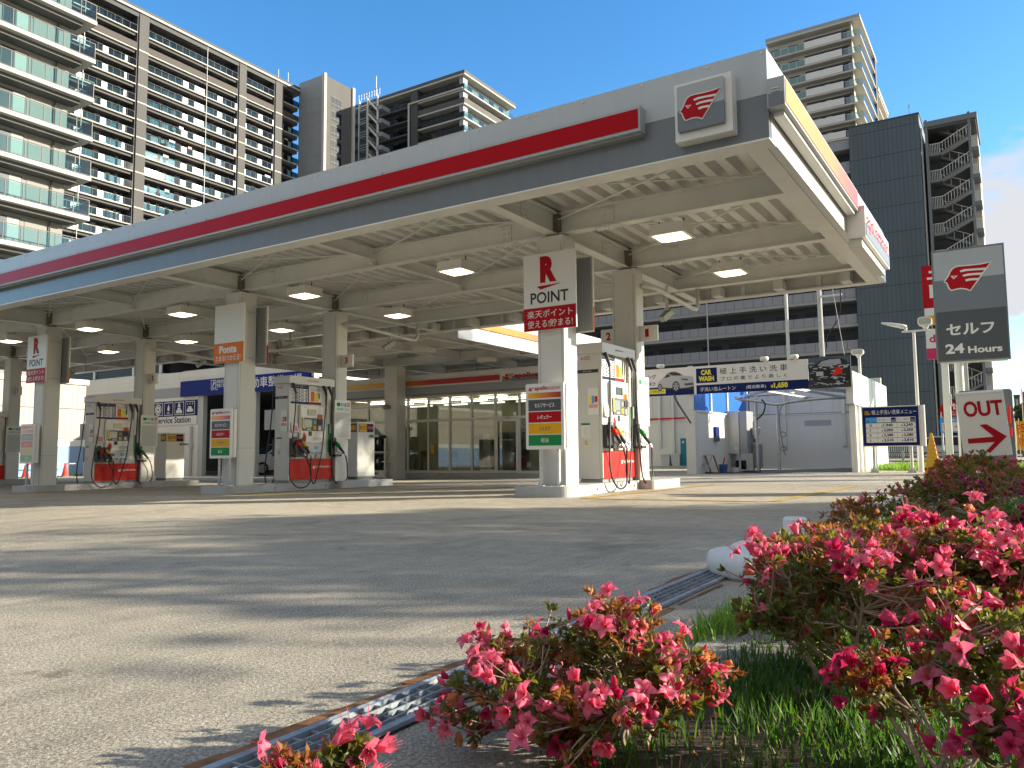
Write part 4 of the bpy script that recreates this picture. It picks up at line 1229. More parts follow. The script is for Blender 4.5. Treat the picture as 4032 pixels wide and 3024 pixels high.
column_sign(0, 'point'); column_sign(1, 'ponta'); column_sign(2, 'point')
# ---- change machines at the rear of islands two and three ----
def change_machine(dx, z, lab):
    t = thing('change_machine', lab, 'change machine', (-14.0 + dx, 15.1, z), 'change machines on the islands')
    x0, x1, y0, y1 = -14.62 + dx, -14.08 + dx, 14.82, 15.46
    mk('cabinet', MB().rbox(x0, x1, y0, y1, z + 0.07, z + 1.45, 0.015), 'pump_body', t)
    mk('plinth', MB().box(x0 + 0.03, x1 - 0.03, y0 + 0.03, y1 - 0.03, z, z + 0.07), 'dark_grey', t)
    mk('base_band', MB().box(x1, x1 + 0.008, y0 + 0.01, y1 - 0.01, z + 0.08, z + 0.19), 'light_grey', t)
    hp = mk('header_panel', MB().box(x1, x1 + 0.012, y0 + 0.05, y1 - 0.06, z + 1.19, z + 1.41), 'dark_grey', t)
    o = Vector((x1 + 0.012, y0 + 0.06, z + 1.20))
    mk('yellow_half', rectf(MB(), o, YP, 0, 0.27, 0, 0.20, 0.0005), 'amber', hp)
    mk('blue_half', rectf(MB(), o, YP, 0.275, 0.515, 0, 0.20, 0.0005), 'navy', hp)
    T(hp, 'おつり', o + Vector((0, 0.02, 0.055)), YP, 0.23, 0.10, 'ink_black', 0.03, 0.005)
    T(hp, '両替機', o + Vector((0, 0.29, 0.065)), YP, 0.21, 0.085, 'orange', 0.02, 0.005)
    mk('header_panel', MB().box(x1 - 0.26, x1 - 0.02, y0 - 0.012, y0, z + 1.19, z + 1.41), 'dark_grey', t)
    mk('side_print', MB().box(x1 - 0.24, x1 - 0.04, y0 - 0.015, y0 - 0.0121, z + 1.24, z + 1.36), 'amber', t)
    mk('handle', MB().rbox(x1 + 0.001, x1 + 0.10, y1 - 0.17, y1 + 0.05, z + 1.07, z + 1.13, 0.02, axis='y'), 'mid_grey', t)
change_machine(0, gz(-14) + 0.168, 'grey change machine with yellow header behind middle pump')
change_machine(-7.9, gz(-22) + 0.168, 'grey change machine with yellow header between left pump and garage')
# ================= SHOP =================
SY, GZS = 23.8, -0.21
sx0, sx1 = -23.3, -12.2
sh = thing('shop_building', 'glass fronted service shop with orange to red stripe under the rear canopy', 'shop', (-17.7, 26, GZS))
mk('plinth', MB().box(sx0, sx1, SY, SY + 0.3, GZS - 0.1, 0.0), 'kerb_concrete', sh)
mk('floor', MB().box(sx0, sx1, SY + 0.3, SY + 4.6, GZS - 0.1, -0.02), 'mid_grey', sh)
mk('back_wall', MB().box(sx0, sx1, SY + 4.5, SY + 4.6, -0.02, 2.9), 'interior_beige', sh)
mk('side_wall', MB().box(sx0 - 0.15, sx0 - 0.001, SY, SY + 4.6, GZS - 0.1, 2.9), 'interior_beige', sh)
mk('side_wall', MB().box(sx1 + 0.001, sx1 + 0.15, SY, SY + 4.6, GZS - 0.1, 3.68), 'wall_white', sh)
mk('ceiling', MB().box(sx0, sx1, SY + 0.02, SY + 4.5, 2.92, 3.0), 'interior_beige', sh)
fa = mk('fascia', MB().box(sx0 - 0.1, sx1 + 0.1, SY - 0.35, SY + 0.3, 3.24, 3.70), 'panel_white', sh)
mk('lower_fascia', MB().box(sx0 - 0.1, sx1 + 0.1, SY - 0.34, SY + 0.3, 2.98, 3.239), 'clad_grey', sh)
mk('roof', MB().box(sx0 - 0.1, sx1 + 0.1, SY + 0.301, SY + 4.6, 3.55, 3.6), 'mid_grey', sh)
mk('soffit', MB().box(sx0, sx1, SY - 0.33, SY + 0.02, 2.955, 2.979), 'mid_grey', sh)
mb = MB()
for z in (3.12, 3.34, 3.5):
    mb.box(sx0, sx1, SY - 0.3525, SY - 0.351, z, z + 0.006)
mk('fascia_seam', mb, 'light_grey', fa)
gradient('shop_stripe', 0, -23.1, -15.46, [(0.0, (0.76, 0.44, 0.03)), (0.36, (0.76, 0.38, 0.02)), (0.46, (0.68, 0.20, 0.02)), (0.60, (0.45, 0.012, 0.015)), (1.0, (0.42, 0.006, 0.012))])
mk('colour_stripe', MB().box(-23.1, -15.46, SY - 0.42, SY - 0.353, 3.30, 3.48), 'shop_stripe', sh)
emblem(fa, (-15.28, SY - 0.353, 3.24), XP, 0.42, 0.004)
T(fa, 'apollostation', (-14.84, SY - 0.353, 3.28), XP, 1.75, 0.24, 'sign_red', 0.03, 0.004)
mk('name_panel', MB().box(-15.35, -12.95, SY - 0.3522, SY - 0.3505, 3.2405, 3.43), 'slate_grey', fa)
# curtain wall
bars = [sx0 + 0.02, -22.06, -21.03, -20.0, -18.99, -17.97, -16.96, -15.92, -14.89, -13.86, -12.9, sx1 - 0.05]
mb = MB()
for x in bars:
    mb.box(x - 0.035, x + 0.035, SY + 0.02, SY + 0.12, 0.0, 2.92)
mk('mullions', mb, 'white_paint', sh)
mb = MB()
for a, b in zip(bars, bars[1:]):
    for z0, z1 in ((0.0, 0.09), (1.93, 2.03), (2.58, 2.62), (2.86, 2.92)):
        mb.box(a + 0.036, b - 0.036, SY + 0.03, SY + 0.11, z0, z1)
mk('rails', mb, 'white_paint', sh)
for a, b in zip(bars, bars[1:]):
    wp = mk('window', MB().box(a + 0.036, b - 0.036, SY + 0.06, SY + 0.068, 0.092, 1.928).box(a + 0.036, b - 0.036, SY + 0.06, SY + 0.068, 2.032, 2.578), 'shop_glass', sh)
# sliding entrance at -15.92..-14.89
dr_ = mk('door_frame', MB().box(-15.88, -15.80, SY - 0.02, SY + 0.019, 0.02, 1.92).box(-15.01, -14.93, SY - 0.02, SY + 0.019, 0.02, 1.92).box(-15.80, -15.01, SY - 0.02, SY + 0.019, 1.85, 1.92).box(-15.80, -15.01, SY - 0.02, SY + 0.019, 0.02, 0.10), 'white_paint', sh)
T(dr_, 'セルフあすと長町SS', (-15.72, SY + 0.055, 1.16), XP, 0.55, 0.055, 'sign_white', 0.01, 0.004)
mk('door_sensor', MB().rbox(-15.5, -15.28, SY - 0.03, SY + 0.029, 1.96, 2.01, 0.01, axis='y'), 'light_grey', dr_)
qs = mk('window_sticker', MB().box(-14.84, -14.56, SY + 0.052, SY + 0.056, 1.60, 1.90), 'clad_grey', sh)
T(qs, 'Q', (-14.77, SY + 0.052, 1.67), XP, 0.14, 0.19, 'ink_black', 0.0, 0.004)
mk('window_poster', MB().box(-15.75, -15.40, SY + 0.070, SY + 0.073, 1.22, 1.46), 'navy', sh)
mk('window_poster', MB().box(-15.38, -15.22, SY + 0.070, SY + 0.073, 0.85, 1.02), 'sky_blue', sh)
mk('window_sticker', MB().box(-18.88, -18.74, SY + 0.053, SY + 0.056, 0.72, 1.03), 'amber', sh)
# ceiling tubes
k = 0
for x in (-22.3, -20.4, -18.5, -16.7, -14.9, -13.2):
    for y in (24.9, 26.2, 27.5):
        tb = mk('ceiling_tube', MB().box(x - 0.6, x + 0.6, y - 0.05, y + 0.05, 2.80, 2.86), 'tube_glow', sh)
# furniture inside
def chair(x, y, rot, lab):
    t = thing('chair', lab, 'chair', (x, y, -0.02), 'wooden chairs inside the shop')
    z = -0.02
    for sx in (-0.19, 0.19):
        mk('leg', MB().bar((x + sx, y - 0.19, z), (x + sx, y - 0.19, z + 0.42), 0.035, 0.035), 'wood', t)
        mk('leg', MB().bar((x + sx, y + 0.19, z), (x + sx, y + 0.22, z + 0.80), 0.035, 0.035), 'wood', t)
    mk('seat', MB().rbox(x - 0.22, x + 0.22, y - 0.22, y + 0.20, z + 0.42, z + 0.46, 0.03), 'wood', t)
    mk('backrest', MB().rbox(x - 0.2, x + 0.2, y + 0.195, y + 0.225, z + 0.60, z + 0.84, 0.02, axis='y'), 'wood', t)
for i, (x, y) in enumerate(((-20.0, 24.7), (-18.45, 24.5), (-17.3, 24.7), (-16.55, 24.8))):
    chair(x, y, 0, 'wooden chair inside the shop window, number %s from the left' % ('one', 'two', 'three', 'four')[i])
for x, w, h, lab in ((-17.15, 0.5, 1.45, 'pale tall speaker cabinet inside the shop window'), (-18.0, 0.6, 1.5, 'grey display machine inside the shop beside the chairs'), (-16.3, 0.9, 1.5, 'dark brochure shelf inside the shop near the entrance')):
    t = thing('display_cabinet', lab, 'cabinet', (x, 25.9, -0.02), 'cabinets inside the shop')
    mk('cabinet', MB().box(x - w / 2, x + w / 2, 25.7, 26.1, -0.02, h), 'light_grey' if w < 0.8 else 'dark_grey', t)
    mk('face', MB().box(x - w / 2 + 0.06, x + w / 2 - 0.06, 25.685, 25.699, h * 0.55, h - 0.1), 'screen_dark', t)
    mk('foot', MB().box(x - w / 2 - 0.02, x + w / 2 + 0.02, 25.66, 26.12, -0.018, 0.05), 'mid_grey', t)
t = thing('counter', 'pale reception counter inside the shop by the door', 'counter', (-13.7, 26.4, -0.02))
mk('front', MB().box(-14.6, -12.6, 26.2, 26.7, -0.02, 0.95), 'cream_paint', t)
mk('top', MB().box(-14.65, -12.55, 26.15, 26.75, 0.951, 0.99), 'wood', t)
# tyre rack outside
t = thing('tyre_rack', 'white framed tyre rack standing outside the shop window', 'tyre rack', (-20.0, 22.5, GZS))
for x in (-20.95, -19.8):
    for y in (22.3, 22.8):
        mk('upright', MB().bar((x, y, GZS), (x, y, 1.30), 0.05, 0.05), 'white_paint', t)
for z in (0.42, 0.78):
    mk('shelf', MB().box(-20.92, -19.83, 22.32, 22.35, z, z + 0.04).box(-20.92, -19.83, 22.75, 22.78, z, z + 0.04).box(-19.82, -19.78, 22.33, 22.77, z, z + 0.04), 'white_paint', t)
bd_ = mk('name_board', MB().box(-20.93, -19.83, 22.27, 22.295, -0.12, 0.09), 'sign_white', t)
T(bd_, 'AMA', (-20.42, 22.27, -0.04), XP, 0.34, 0.11, 'ink_black', 0.02, 0.003)
def tyre(x, z, lab):
    tt = thing('tyre', lab, 'tyre', (x, 22.55, z), 'tyres on the rack')
    mb = MB()
    n = 20
    for i in range(n):
        pass
    prof = [(0.19, -0.09), (0.27, -0.10), (0.30, -0.07), (0.31, 0.0), (0.30, 0.07), (0.27, 0.10), (0.19, 0.09)]
    vs, fs = [], []
    for r, w in prof:
        for i in range(n):
            a = 2 * math.pi * i / n
            vs.append((x + w, 22.55 + r * math.cos(a), z + r * math.sin(a)))
    for j in range(len(prof) - 1):
        for i in range(n):
            fs.append((j * n + i, j * n + (i + 1) % n, (j + 1) * n + (i + 1) % n, (j + 1) * n + i))
    mb.add(vs, fs)
    mk('tread', mb, 'rubber', tt, smooth=True)
    mk('label', MB().box(x - 0.05, x + 0.03, 22.55 - 0.315, 22.55 - 0.305, z - 0.02, z + 0.12), 'light_grey', tt)
for i, x in enumerate((-20.8, -20.57, -20.34, -20.1)):
    tyre(x, 1.12, 'black tyre on the upper shelf of the rack, %s from the right' % ('fourth', 'third', 'second', 'first')[i])
for i, x in enumerate((-20.8, -20.57, -20.34, -20.1)):
    tyre(x, 0.42, 'black tyre on the lower shelf of the rack, %s from the right' % ('fourth', 'third', 'second', 'first')[i])

# ================= GARAGE =================
ga = thing('garage_building', 'white service garage with long blue sign and open bays', 'garage', (-33, 26, -0.2))
gy = 23.3
k_ = gy / 23.8
gl, gr = -42.5, -24.6
fb = mk('parapet', MB().box(gl, gr, gy, gy + 0.25, 4.0, 4.72), 'panel_white', ga)
mk('parapet_lower', MB().box(gl, gr, gy + 0.01, gy + 0.25, 3.52, 3.999), 'clad_grey', ga)
mk('end_wall', MB().box(gr - 0.25, gr, gy + 0.251, gy + 8, -0.25, 4.70), 'panel_white', ga)
mk('corner_trim', MB().box(gr + 0.001, gr + 0.05, gy - 0.03, gy + 0.22, -0.25, 4.74), 'sign_white', ga)
mb = MB()
for x in (-39.6, -36.6, -33.6, -30.6, -27.6):
    mb.box(x - 0.006, x + 0.006, gy - 0.003, gy - 0.0005, 4.01, 4.71)
for z in (4.2, 4.42):
    mb.box(gl, gr, gy - 0.002, gy - 0.0005, z, z + 0.006)
mk('panel_joint', mb, 'light_grey', fb)
mk('roof', MB().box(gl, gr, gy + 0.251, gy + 8, 3.9, 4.0), 'mid_grey', ga)
mk('back_wall', MB().box(gl, gr, gy + 8, gy + 8.2, -0.25, 4.0), 'interior_black', ga)
mk('ceiling', MB().box(gl, gr - 0.26, gy + 0.26, gy + 7.99, 3.6, 3.65), 'dark_grey', ga)
mk('bay_floor', MB().box(gl, gr - 0.26, gy + 0.05, gy + 7.99, -0.23, -0.17), 'mid_grey', ga)
# pictogram wall left of the bays
wl = mk('front_wall', MB().box(gl, -32.2, gy + 0.02, gy + 0.24, -0.25, 3.519), 'wall_white', ga)
mb = MB()
for r in range(16):
    mb.box(gl, -32.2, gy + 0.0175, gy + 0.0195, -0.1 + 0.14 * r, -0.096 + 0.14 * r)
mk('siding_line', mb, 'light_grey', wl)
sb = mk('blue_sign', MB().box(-33.35, -24.75, gy - 0.16, gy - 0.004, 3.52, 4.24), 'royal_blue', ga)
o = Vector((-33.35, gy - 0.16, 3.52))
wb = rectf(MB(), o, XP, 2.27, 2.62, 0.27, 0.66, 0.0005)
mk('icon_frame', wb, 'sign_white', sb)
mk('icon_field', rectf(MB(), o, XP, 2.30, 2.59, 0.30, 0.63, 0.004), 'royal_blue', sb)
mk('wrench_icon', MB().plate([(2.36, 0.34), (2.41, 0.33), (2.50, 0.48), (2.56, 0.50), (2.55, 0.56), (2.50, 0.53), (2.48, 0.57), (2.53, 0.61), (2.45, 0.60), (2.43, 0.52)], o + Vector((0, -0.0075, 0)), XP, ZP, -YP, 0.002), 'sign_white', sb)
T(sb, '運輸局認証\n整備工場', o + Vector((2.66, 0, 0.30)), XP, 0.70, 0.36, 'sign_white', 0.02, 0.002)
T(sb, '自動車整備工場', o + Vector((4.6, 0, 0.16)), XP, 3.6, 0.46, 'sign_white', 0.02, 0.002)
T(sb, 'No.2-1030', o + Vector((2.27, 0, 0.19)), XP, 0.5, 0.055, 'sign_white', 0.01, 0.002)
pg = mk('pictogram_board', MB().box(-38.4, -32.25, gy - 0.03, gy - 0.002, 2.62, 3.36), 'navy', ga)
mk('lettering_board', MB().box(-38.4, -32.25, gy - 0.025, gy - 0.002, 2.20, 2.619), 'sign_white', ga)
o = Vector((-32.25, gy - 0.03, 2.62))
for i in range(7):
    a = -0.86 - 0.82 * i
    fr = mk('icon_frame', rectf(MB(), o, XP, a, a + 0.70, 0.06, 0.68, 0.0005), 'sign_white', pg)
    mk('icon_field', rectf(MB(), o, XP, a + 0.03, a + 0.67, 0.09, 0.65, 0.004), 'navy', pg)
    oo = o + Vector((a, -0.0072, 0))
    mb = MB()
    car = [(0.12, 0.18), (0.58, 0.18), (0.58, 0.30), (0.50, 0.33), (0.44, 0.44), (0.24, 0.44), (0.19, 0.33), (0.12, 0.30)]
    if i == 0:
        mb.plate(car, oo, XP, ZP, -YP, 0.002)
        for cx, cy in ((0.16, 0.55), (0.54, 0.56), (0.35, 0.56)):
            mb.plate([(cx, cy + 0.06), (cx - 0.015, cy + 0.015), (cx - 0.05, cy), (cx - 0.015, cy - 0.015), (cx, cy - 0.06), (cx + 0.015, cy - 0.015), (cx + 0.05, cy), (cx + 0.015, cy + 0.015)], oo, XP, ZP, -YP, 0.002)
    elif i == 1:
        mb.plate([(p[0], p[1] - 0.04) for p in car], oo, XP, ZP, -YP, 0.002)
        mb.plate([(0.30, 0.62), (0.40, 0.62), (0.46, 0.43), (0.24, 0.43)], oo, XP, ZP, -YP, 0.002)
    elif i == 2:
        mb.plate([(0.35, 0.60), (0.44, 0.40), (0.43, 0.31), (0.35, 0.26), (0.27, 0.31), (0.26, 0.40)], oo, XP, ZP, -YP, 0.002)
        x_ = text_mesh('OIL', oo + Vector((0.22, -0.002, 0.13)), XP, ZP, 0.26, 0.09, 0.02)
        mb.add(x_.v, x_.f)
    elif i == 3:
        for r0, r1 in ((0.21, 0.26), (0.06, 0.17)):
            n = 16
            vs = [tuple(oo + Vector((0.35 + r * math.cos(2 * math.pi * q / n), -0.002, 0.36 + r * math.sin(2 * math.pi * q / n)))) for r in (r0, r1) for q in range(n)]
            mb.add(vs, [(q, (q + 1) % n, n + (q + 1) % n, n + q) for q in range(n)])
    else:
        mb.plate([(0.10, 0.16), (0.17, 0.16), (0.17, 0.44), (0.10, 0.48)], oo, XP, ZP, -YP, 0.002)
        mb.plate([(p[0] * 0.8 + 0.12, p[1] * 0.9) for p in car], oo, XP, ZP, -YP, 0.002)
        mb.plate([(0.24, 0.44), (0.30, 0.42), (0.46, 0.58), (0.42, 0.60)], oo, XP, ZP, -YP, 0.002)
    mk('pictogram', mb, 'sign_white', pg)
T(ga, 'Total Car care Service Station', (-38.2, gy - 0.025, 2.30), XP, 5.5, 0.30, 'navy', 0.02, 0.002)
for x0, x1 in ((-32.19, -31.85), (-28.6, -28.2), (-25.2, -24.87)):
    mk('bay_post', MB().box(x0, x1, gy + 0.02, gy + 0.24, -0.25, 3.519), 'light_grey', ga)
mk('bay_pipe', MB().cyl((-32.6, gy - 0.06, -0.2), (-32.6, gy - 0.06, 2.1), 0.06, 8).box(-32.72, -32.48, gy - 0.1, gy + 0.01, 1.1, 1.35), 'light_grey', ga)
# things in and around the bays
t = thing('tool_cabinet', 'red tool cabinet inside the dark garage bay', 'tool cabinet', (-31.2, 24.6, -0.17))
mk('body', MB().box(-31.75, -30.9, 24.4, 25.0, -0.13, 0.75), 'bright_red', t)
mk('drawer_line', MB().box(-31.70, -30.95, 24.39, 24.399, 0.1, 0.12).box(-31.70, -30.95, 24.39, 24.399, 0.4, 0.42), 'dark_grey', t)
mk('castor', MB().box(-31.7, -31.6, 24.45, 24.95, -0.17, -0.131).box(-31.05, -30.95, 24.45, 24.95, -0.17, -0.131), 'ink_black', t)
t = thing('towel_rack', 'white towel rack with pink towels beside the garage wall', 'rack', (-33.4, 21.9, -0.2))
for x in (-33.7, -33.1):
    mk('upright', MB().bar((x, 21.9, -0.2), (x, 21.9, 1.15), 0.05, 0.05), 'white_paint', t)
mk('rail', MB().bar((-33.7, 21.9, 1.15), (-33.1, 21.9, 1.15), 0.05, 0.05).bar((-33.7, 21.9, 0.72), (-33.1, 21.9, 0.72), 0.04, 0.04).bar((-33.7, 21.9, 0.2), (-33.1, 21.9, 0.2), 0.04, 0.04), 'white_paint', t)
tw = thing('towel', 'pink towels hanging on the white rack', 'towel', (-33.4, 21.85, 0.4))
mk('cloth', MB().add([(-33.66, 21.86, 0.72), (-33.5, 21.83, 0.74), (-33.3, 21.86, 0.72), (-33.2, 21.84, 0.70), (-33.68, 21.84, 0.22), (-33.52, 21.88, 0.18), (-33.32, 21.84, 0.30), (-33.22, 21.88, 0.34)], [(0, 4, 5, 1), (1, 5, 6, 2), (2, 6, 7, 3)]), 'pink_cloth', tw)
t = thing('wash_tub', 'white plastic tub on the ground before the towel rack', 'tub', (-33.2, 21.5, -0.2))
mk('tub', MB().lathe((-33.2, 21.5, -0.2), [(0.26, 0), (0.32, 0.26), (0.35, 0.28), (0.30, 0.27), (0.24, 0.03), (0, 0.03)], 16), 'sign_white', t)
mk('handle', MB().tube([(-33.52, 21.5, 0.07), (-33.4, 21.35, 0.02), (-33.2, 21.3, 0.0)], 0.01, 5), 'light_grey', t)
# white car parked in the garage
def small_car(x, y, z, lab, paint, rot=0.0, name='parked_car'):
    t = thing(name, lab, 'car', (x, y, z))
    L, W = 3.9, 1.68
    prof = [(-1.95, 0.35), (-1.93, 0.68), (-1.80, 0.78), (-1.05, 0.92), (-0.45, 1.38), (-0.2, 1.45), (1.0, 1.45), (1.55, 1.22), (1.88, 0.92), (1.94, 0.55), (1.92, 0.32), (1.5, 0.24), (-1.5, 0.22)]
    N = len(prof)
    ws = [0.90, 0.97, 1.0, 1.0, 0.86, 0.82, 0.82, 0.86, 0.96, 0.98, 0.95, 0.92, 0.92]
    ca, sa = math.cos(rot), math.sin(rot)
    def W_(a, b, c): return (x + a * ca - b * sa, y + a * sa + b * ca, z + c)
    mb = MB()
    vs = [W_(a, -W / 2 * w, c) for (a, c), w in zip(prof, ws)] + [W_(a, W / 2 * w, c) for (a, c), w in zip(prof, ws)]
    mb.add(vs, [tuple(range(N)), tuple(range(N, 2 * N))[::-1]] + [(i, N + i, N + (i + 1) % N, (i + 1) % N) for i in range(N)])
    mk('body', mb, paint, t)
    mb = MB()
    for s in (-1, 1):
        q = [(-0.92, 0.95, 0.985), (-0.42, 1.36, 0.87), (0.25, 1.38, 0.85), (0.25, 0.95, 0.985)]
        mb.add([W_(a, s * (W / 2 * w + 0.012), c) for a, c, w in q], [(0, 1, 2, 3)])
        q = [(0.32, 0.95, 0.985), (0.32, 1.38, 0.85), (1.0, 1.37, 0.85), (1.45, 1.18, 0.90), (1.5, 0.97, 0.975)]
        mb.add([W_(a, s * (W / 2 * w + 0.012), c) for a, c, w in q], [(0, 1, 2, 3, 4)])
    mb.add([W_(-1.03, -0.72, 0.955), W_(-1.03, 0.72, 0.955), W_(-0.48, 0.64, 1.385), W_(-0.48, -0.64, 1.385)], [(0, 1, 2, 3)])
    mb.add([W_(1.86, -0.70, 0.97), W_(1.86, 0.70, 0.97), W_(1.58, 0.62, 1.22), W_(1.58, -0.62, 1.22)], [(0, 1, 2, 3)])
    mk('windows', mb, 'window_dark', t)
    for a in (-1.25, 1.2):
        for s in (-1, 1):
            c0, c1 = W_(a, s * (W / 2 - 0.16), 0.30), W_(a, s * (W / 2 + 0.01), 0.30)
            wh = mk('wheel', MB().cyl(c0, c1, 0.30, 16), 'rubber', t)
            mk('rim', MB().cyl(W_(a, s * (W / 2 + 0.011), 0.30), W_(a, s * (W / 2 + 0.02), 0.30), 0.20, 12), 'galvanised', wh)
    for s in (-1, 1):
        mk('headlight', MB().add([W_(-1.95, s * 0.45, 0.62), W_(-1.93, s * 0.78, 0.66), W_(-1.80, s * 0.80, 0.77), W_(-1.86, s * 0.5, 0.735)], [(0, 1, 2, 3)]), 'galvanised', t)
        mk('tail_light', MB().add([W_(1.955, s * 0.5, 0.7), W_(1.955, s * 0.78, 0.7), W_(1.90, s * 0.78, 0.92), W_(1.90, s * 0.55, 0.92)], [(0, 1, 2, 3)]), 'sign_red', t)
    mk('grille', MB().box(0, 0.001, 0, 0.001, 0, 0.001) if False else MB().add([W_(-1.965, -0.4, 0.42), W_(-1.965, 0.4, 0.42), W_(-1.955, 0.38, 0.58), W_(-1.955, -0.38, 0.58)], [(0, 1, 2, 3)]), 'ink_black', t)
    return t
small_car(-29.6, 26.0, -0.17, 'white car parked inside the garage behind the middle pump', 'car_white', R_(72))

for o_ in list(bpy.data.objects):
    # the garage stands well back, clear of the neighbour's sunlit wall
    if o_.parent is None and (o_.name.split('.')[0] in ('garage_building', 'tool_cabinet', 'towel_rack', 'towel', 'wash_tub') or o_.get('label', '').startswith('white car parked inside')):
        o_.location = EYE + (o_.location - EYE) * 1.18
        o_.scale = (1.18, 1.18, 1.18)
# ================= LEFT BACKGROUND =================
nw = thing('neighbour_building', 'cream panelled low building with pale blue base beyond the left pumps', 'building', (-46, 12, -0.2))
M('light_blue', (0.22, 0.34, 0.52), 0.6)
M('panel_cream', (0.42, 0.385, 0.34), 0.6, noise=(0.8, 0.05))
ny1 = 21.8
for z0, z1, m in ((1.62, 3.06, 'panel_cream'), (3.10, 4.29, 'panel_cream'), (1.26, 1.585, 'sign_white'), (-0.4, 1.255, 'light_blue')):
    mk('wall', MB().box(-60, -39, -14, ny1, z0, z1), m, nw)
mk('parapet', MB().box(-60, -38.9, -14, ny1 + 0.1, 4.291, 4.54), 'sign_white', nw)
mb = MB()
for i in range(60):
    y = ny1 - 0.1 - 0.28 * i
    mb.box(-38.9995, -38.995, y - 0.006, y + 0.006, 1.64, 3.05).box(-38.9995, -38.995, y - 0.006, y + 0.006, 3.12, 4.28)
mk('panel_joint', mb, 'tower_cream', nw)
mk('shadow_gap', MB().box(-59.9, -39.03, -13.9, ny1 - 0.03, 3.061, 3.099).box(-59.9, -39.03, -13.9, ny1 - 0.03, 1.586, 1.619), 'dark_grey', nw)
def red_cone(x, y, z, lab):
    t = thing('traffic_cone', lab, 'traffic cone', (x, y, z), 'red cones along the neighbouring wall')
    mk('cone', MB().lathe((x, y, z), [(0.17, 0.04), (0.12, 0.22), (0.045, 0.60), (0.03, 0.62), (0, 0.62)], 14), 'cone_red', t)
    mk('base', MB().rbox(x - 0.26, x + 0.26, y - 0.26, y + 0.26, z, z + 0.045, 0.04), 'dark_grey', t)
red_cone(-38.3, 20.56, -0.2, 'red traffic cone beside left pump, before pale blue wall')
red_cone(-38.3, 18.77, -0.2, 'red traffic cone behind the faded grade sign')
t = thing('cone_bar', 'red and white barrier bar resting on two traffic cones', 'barrier bar', (-38.3, 19.6, 0.2))
for i in range(9):
    mk('red_band' if i % 2 else 'white_band', MB().cyl((-38.3, 18.5 + 0.28 * i, 0.42), (-38.3, 18.5 + 0.28 * (i + 1), 0.42), 0.024, 8), 'cone_red' if i % 2 else 'sign_white', t)
for sy_, lab in ((20.0, 'small green weed tuft at foot of pale blue wall'), (21.3, 'green weed tuft right of red cone by the wall')):
    t = thing('weed', lab, 'plant', (-38.75, sy_, -0.2), 'weeds at the wall foot')
    random.seed(int(sy_ * 10))
    mb = MB()
    for i in range(60):
        a, l = random.uniform(0, 6.28), random.uniform(0.1, 0.3)
        bx, by = -38.7 + random.uniform(-.15, .15), sy_ + random.uniform(-.25, .25)
        mb.add([(bx - 0.02, by, -0.2), (bx + 0.02, by, -0.2), (bx + 0.12 * math.cos(a), by + 0.12 * math.sin(a), -0.2 + l)], [(0, 1, 2)])
    mk('leaves', mb, 'grass_blade', t)
# louvred parking deck beyond the garage
pk = thing('parking_deck', 'parking deck with dark louvres and white posts behind the garage', 'parking deck', (-66, 44, 0))
mk('parapet', MB().box(-92, -60.3, 40, 52, 4.0, 7.75), 'panel_white', pk)
mb = MB()
for i in range(6):
    mb.box(-76, -60.4, 40.05, 40.2, 7.80 + 0.15 * i, 7.90 + 0.15 * i)
mk('louvres', mb, 'slate_panel', pk)
mk('dark_interior', MB().box(-92, -60.5, 41, 51.5, 7.751, 8.8), 'interior_black', pk)
mk('roof_slab', MB().box(-92, -60.2, 39.9, 52, 8.80, 8.95), 'panel_white', pk)
for x in (-76, -70.2, -64.2, -60.35):
    mk('post', MB().box(x - 0.12, x + 0.12, 39.9, 40.04, 7.76, 8.79), 'sign_white', pk)
dk = thing('open_deck', 'open dark deck with strip lights above the garage roof', 'deck', (-52, 46, 0))
mk('wall', MB().box(-60.2, -40, 42, 56, 3.5, 8.05), 'panel_white', dk)
mk('back_wall', MB().box(-60.2, -40, 55, 56, 8.051, 10.5), 'interior_black', dk)
mk('side_wall', MB().box(-40.3, -40, 42, 54.99, 8.051, 10.5), 'interior_black', dk)
mk('roof', MB().box(-60.2, -40, 42, 56, 10.51, 10.8), 'dark_grey', dk)
for x in (-57.2, -53.3, -49.5):
    mk('strip_light', MB().box(x - 0.6, x + 0.6, 44, 44.1, 8.95, 9.03), 'tube_glow', dk)
mk('red_light', MB().box(-54.35, -54.05, 42.4, 42.5, 8.2, 8.85), M('red_glow', (0.8, 0.02, 0.02), 0.4, emit=((1, 0.02, 0.01), 2.0)).name, dk)
# ================= TOWERS =================
def many(parent, name, items, mat, near=None, cap=100):
    """boxes as separate parts; past the cap the farther ones share one part"""
    it = sorted(items, key=lambda b: (Vector(((b[0] + b[1]) / 2, (b[2] + b[3]) / 2, (b[4] + b[5]) / 2)) - EYE).length)
    for b in it[:cap]:
        mk(name, MB().box(*b), mat, parent)
    if it[cap:]:
        mb = MB()
        for b in it[cap:]:
            mb.box(*b)
        mk(name, mb, mat, parent, kind='stuff')

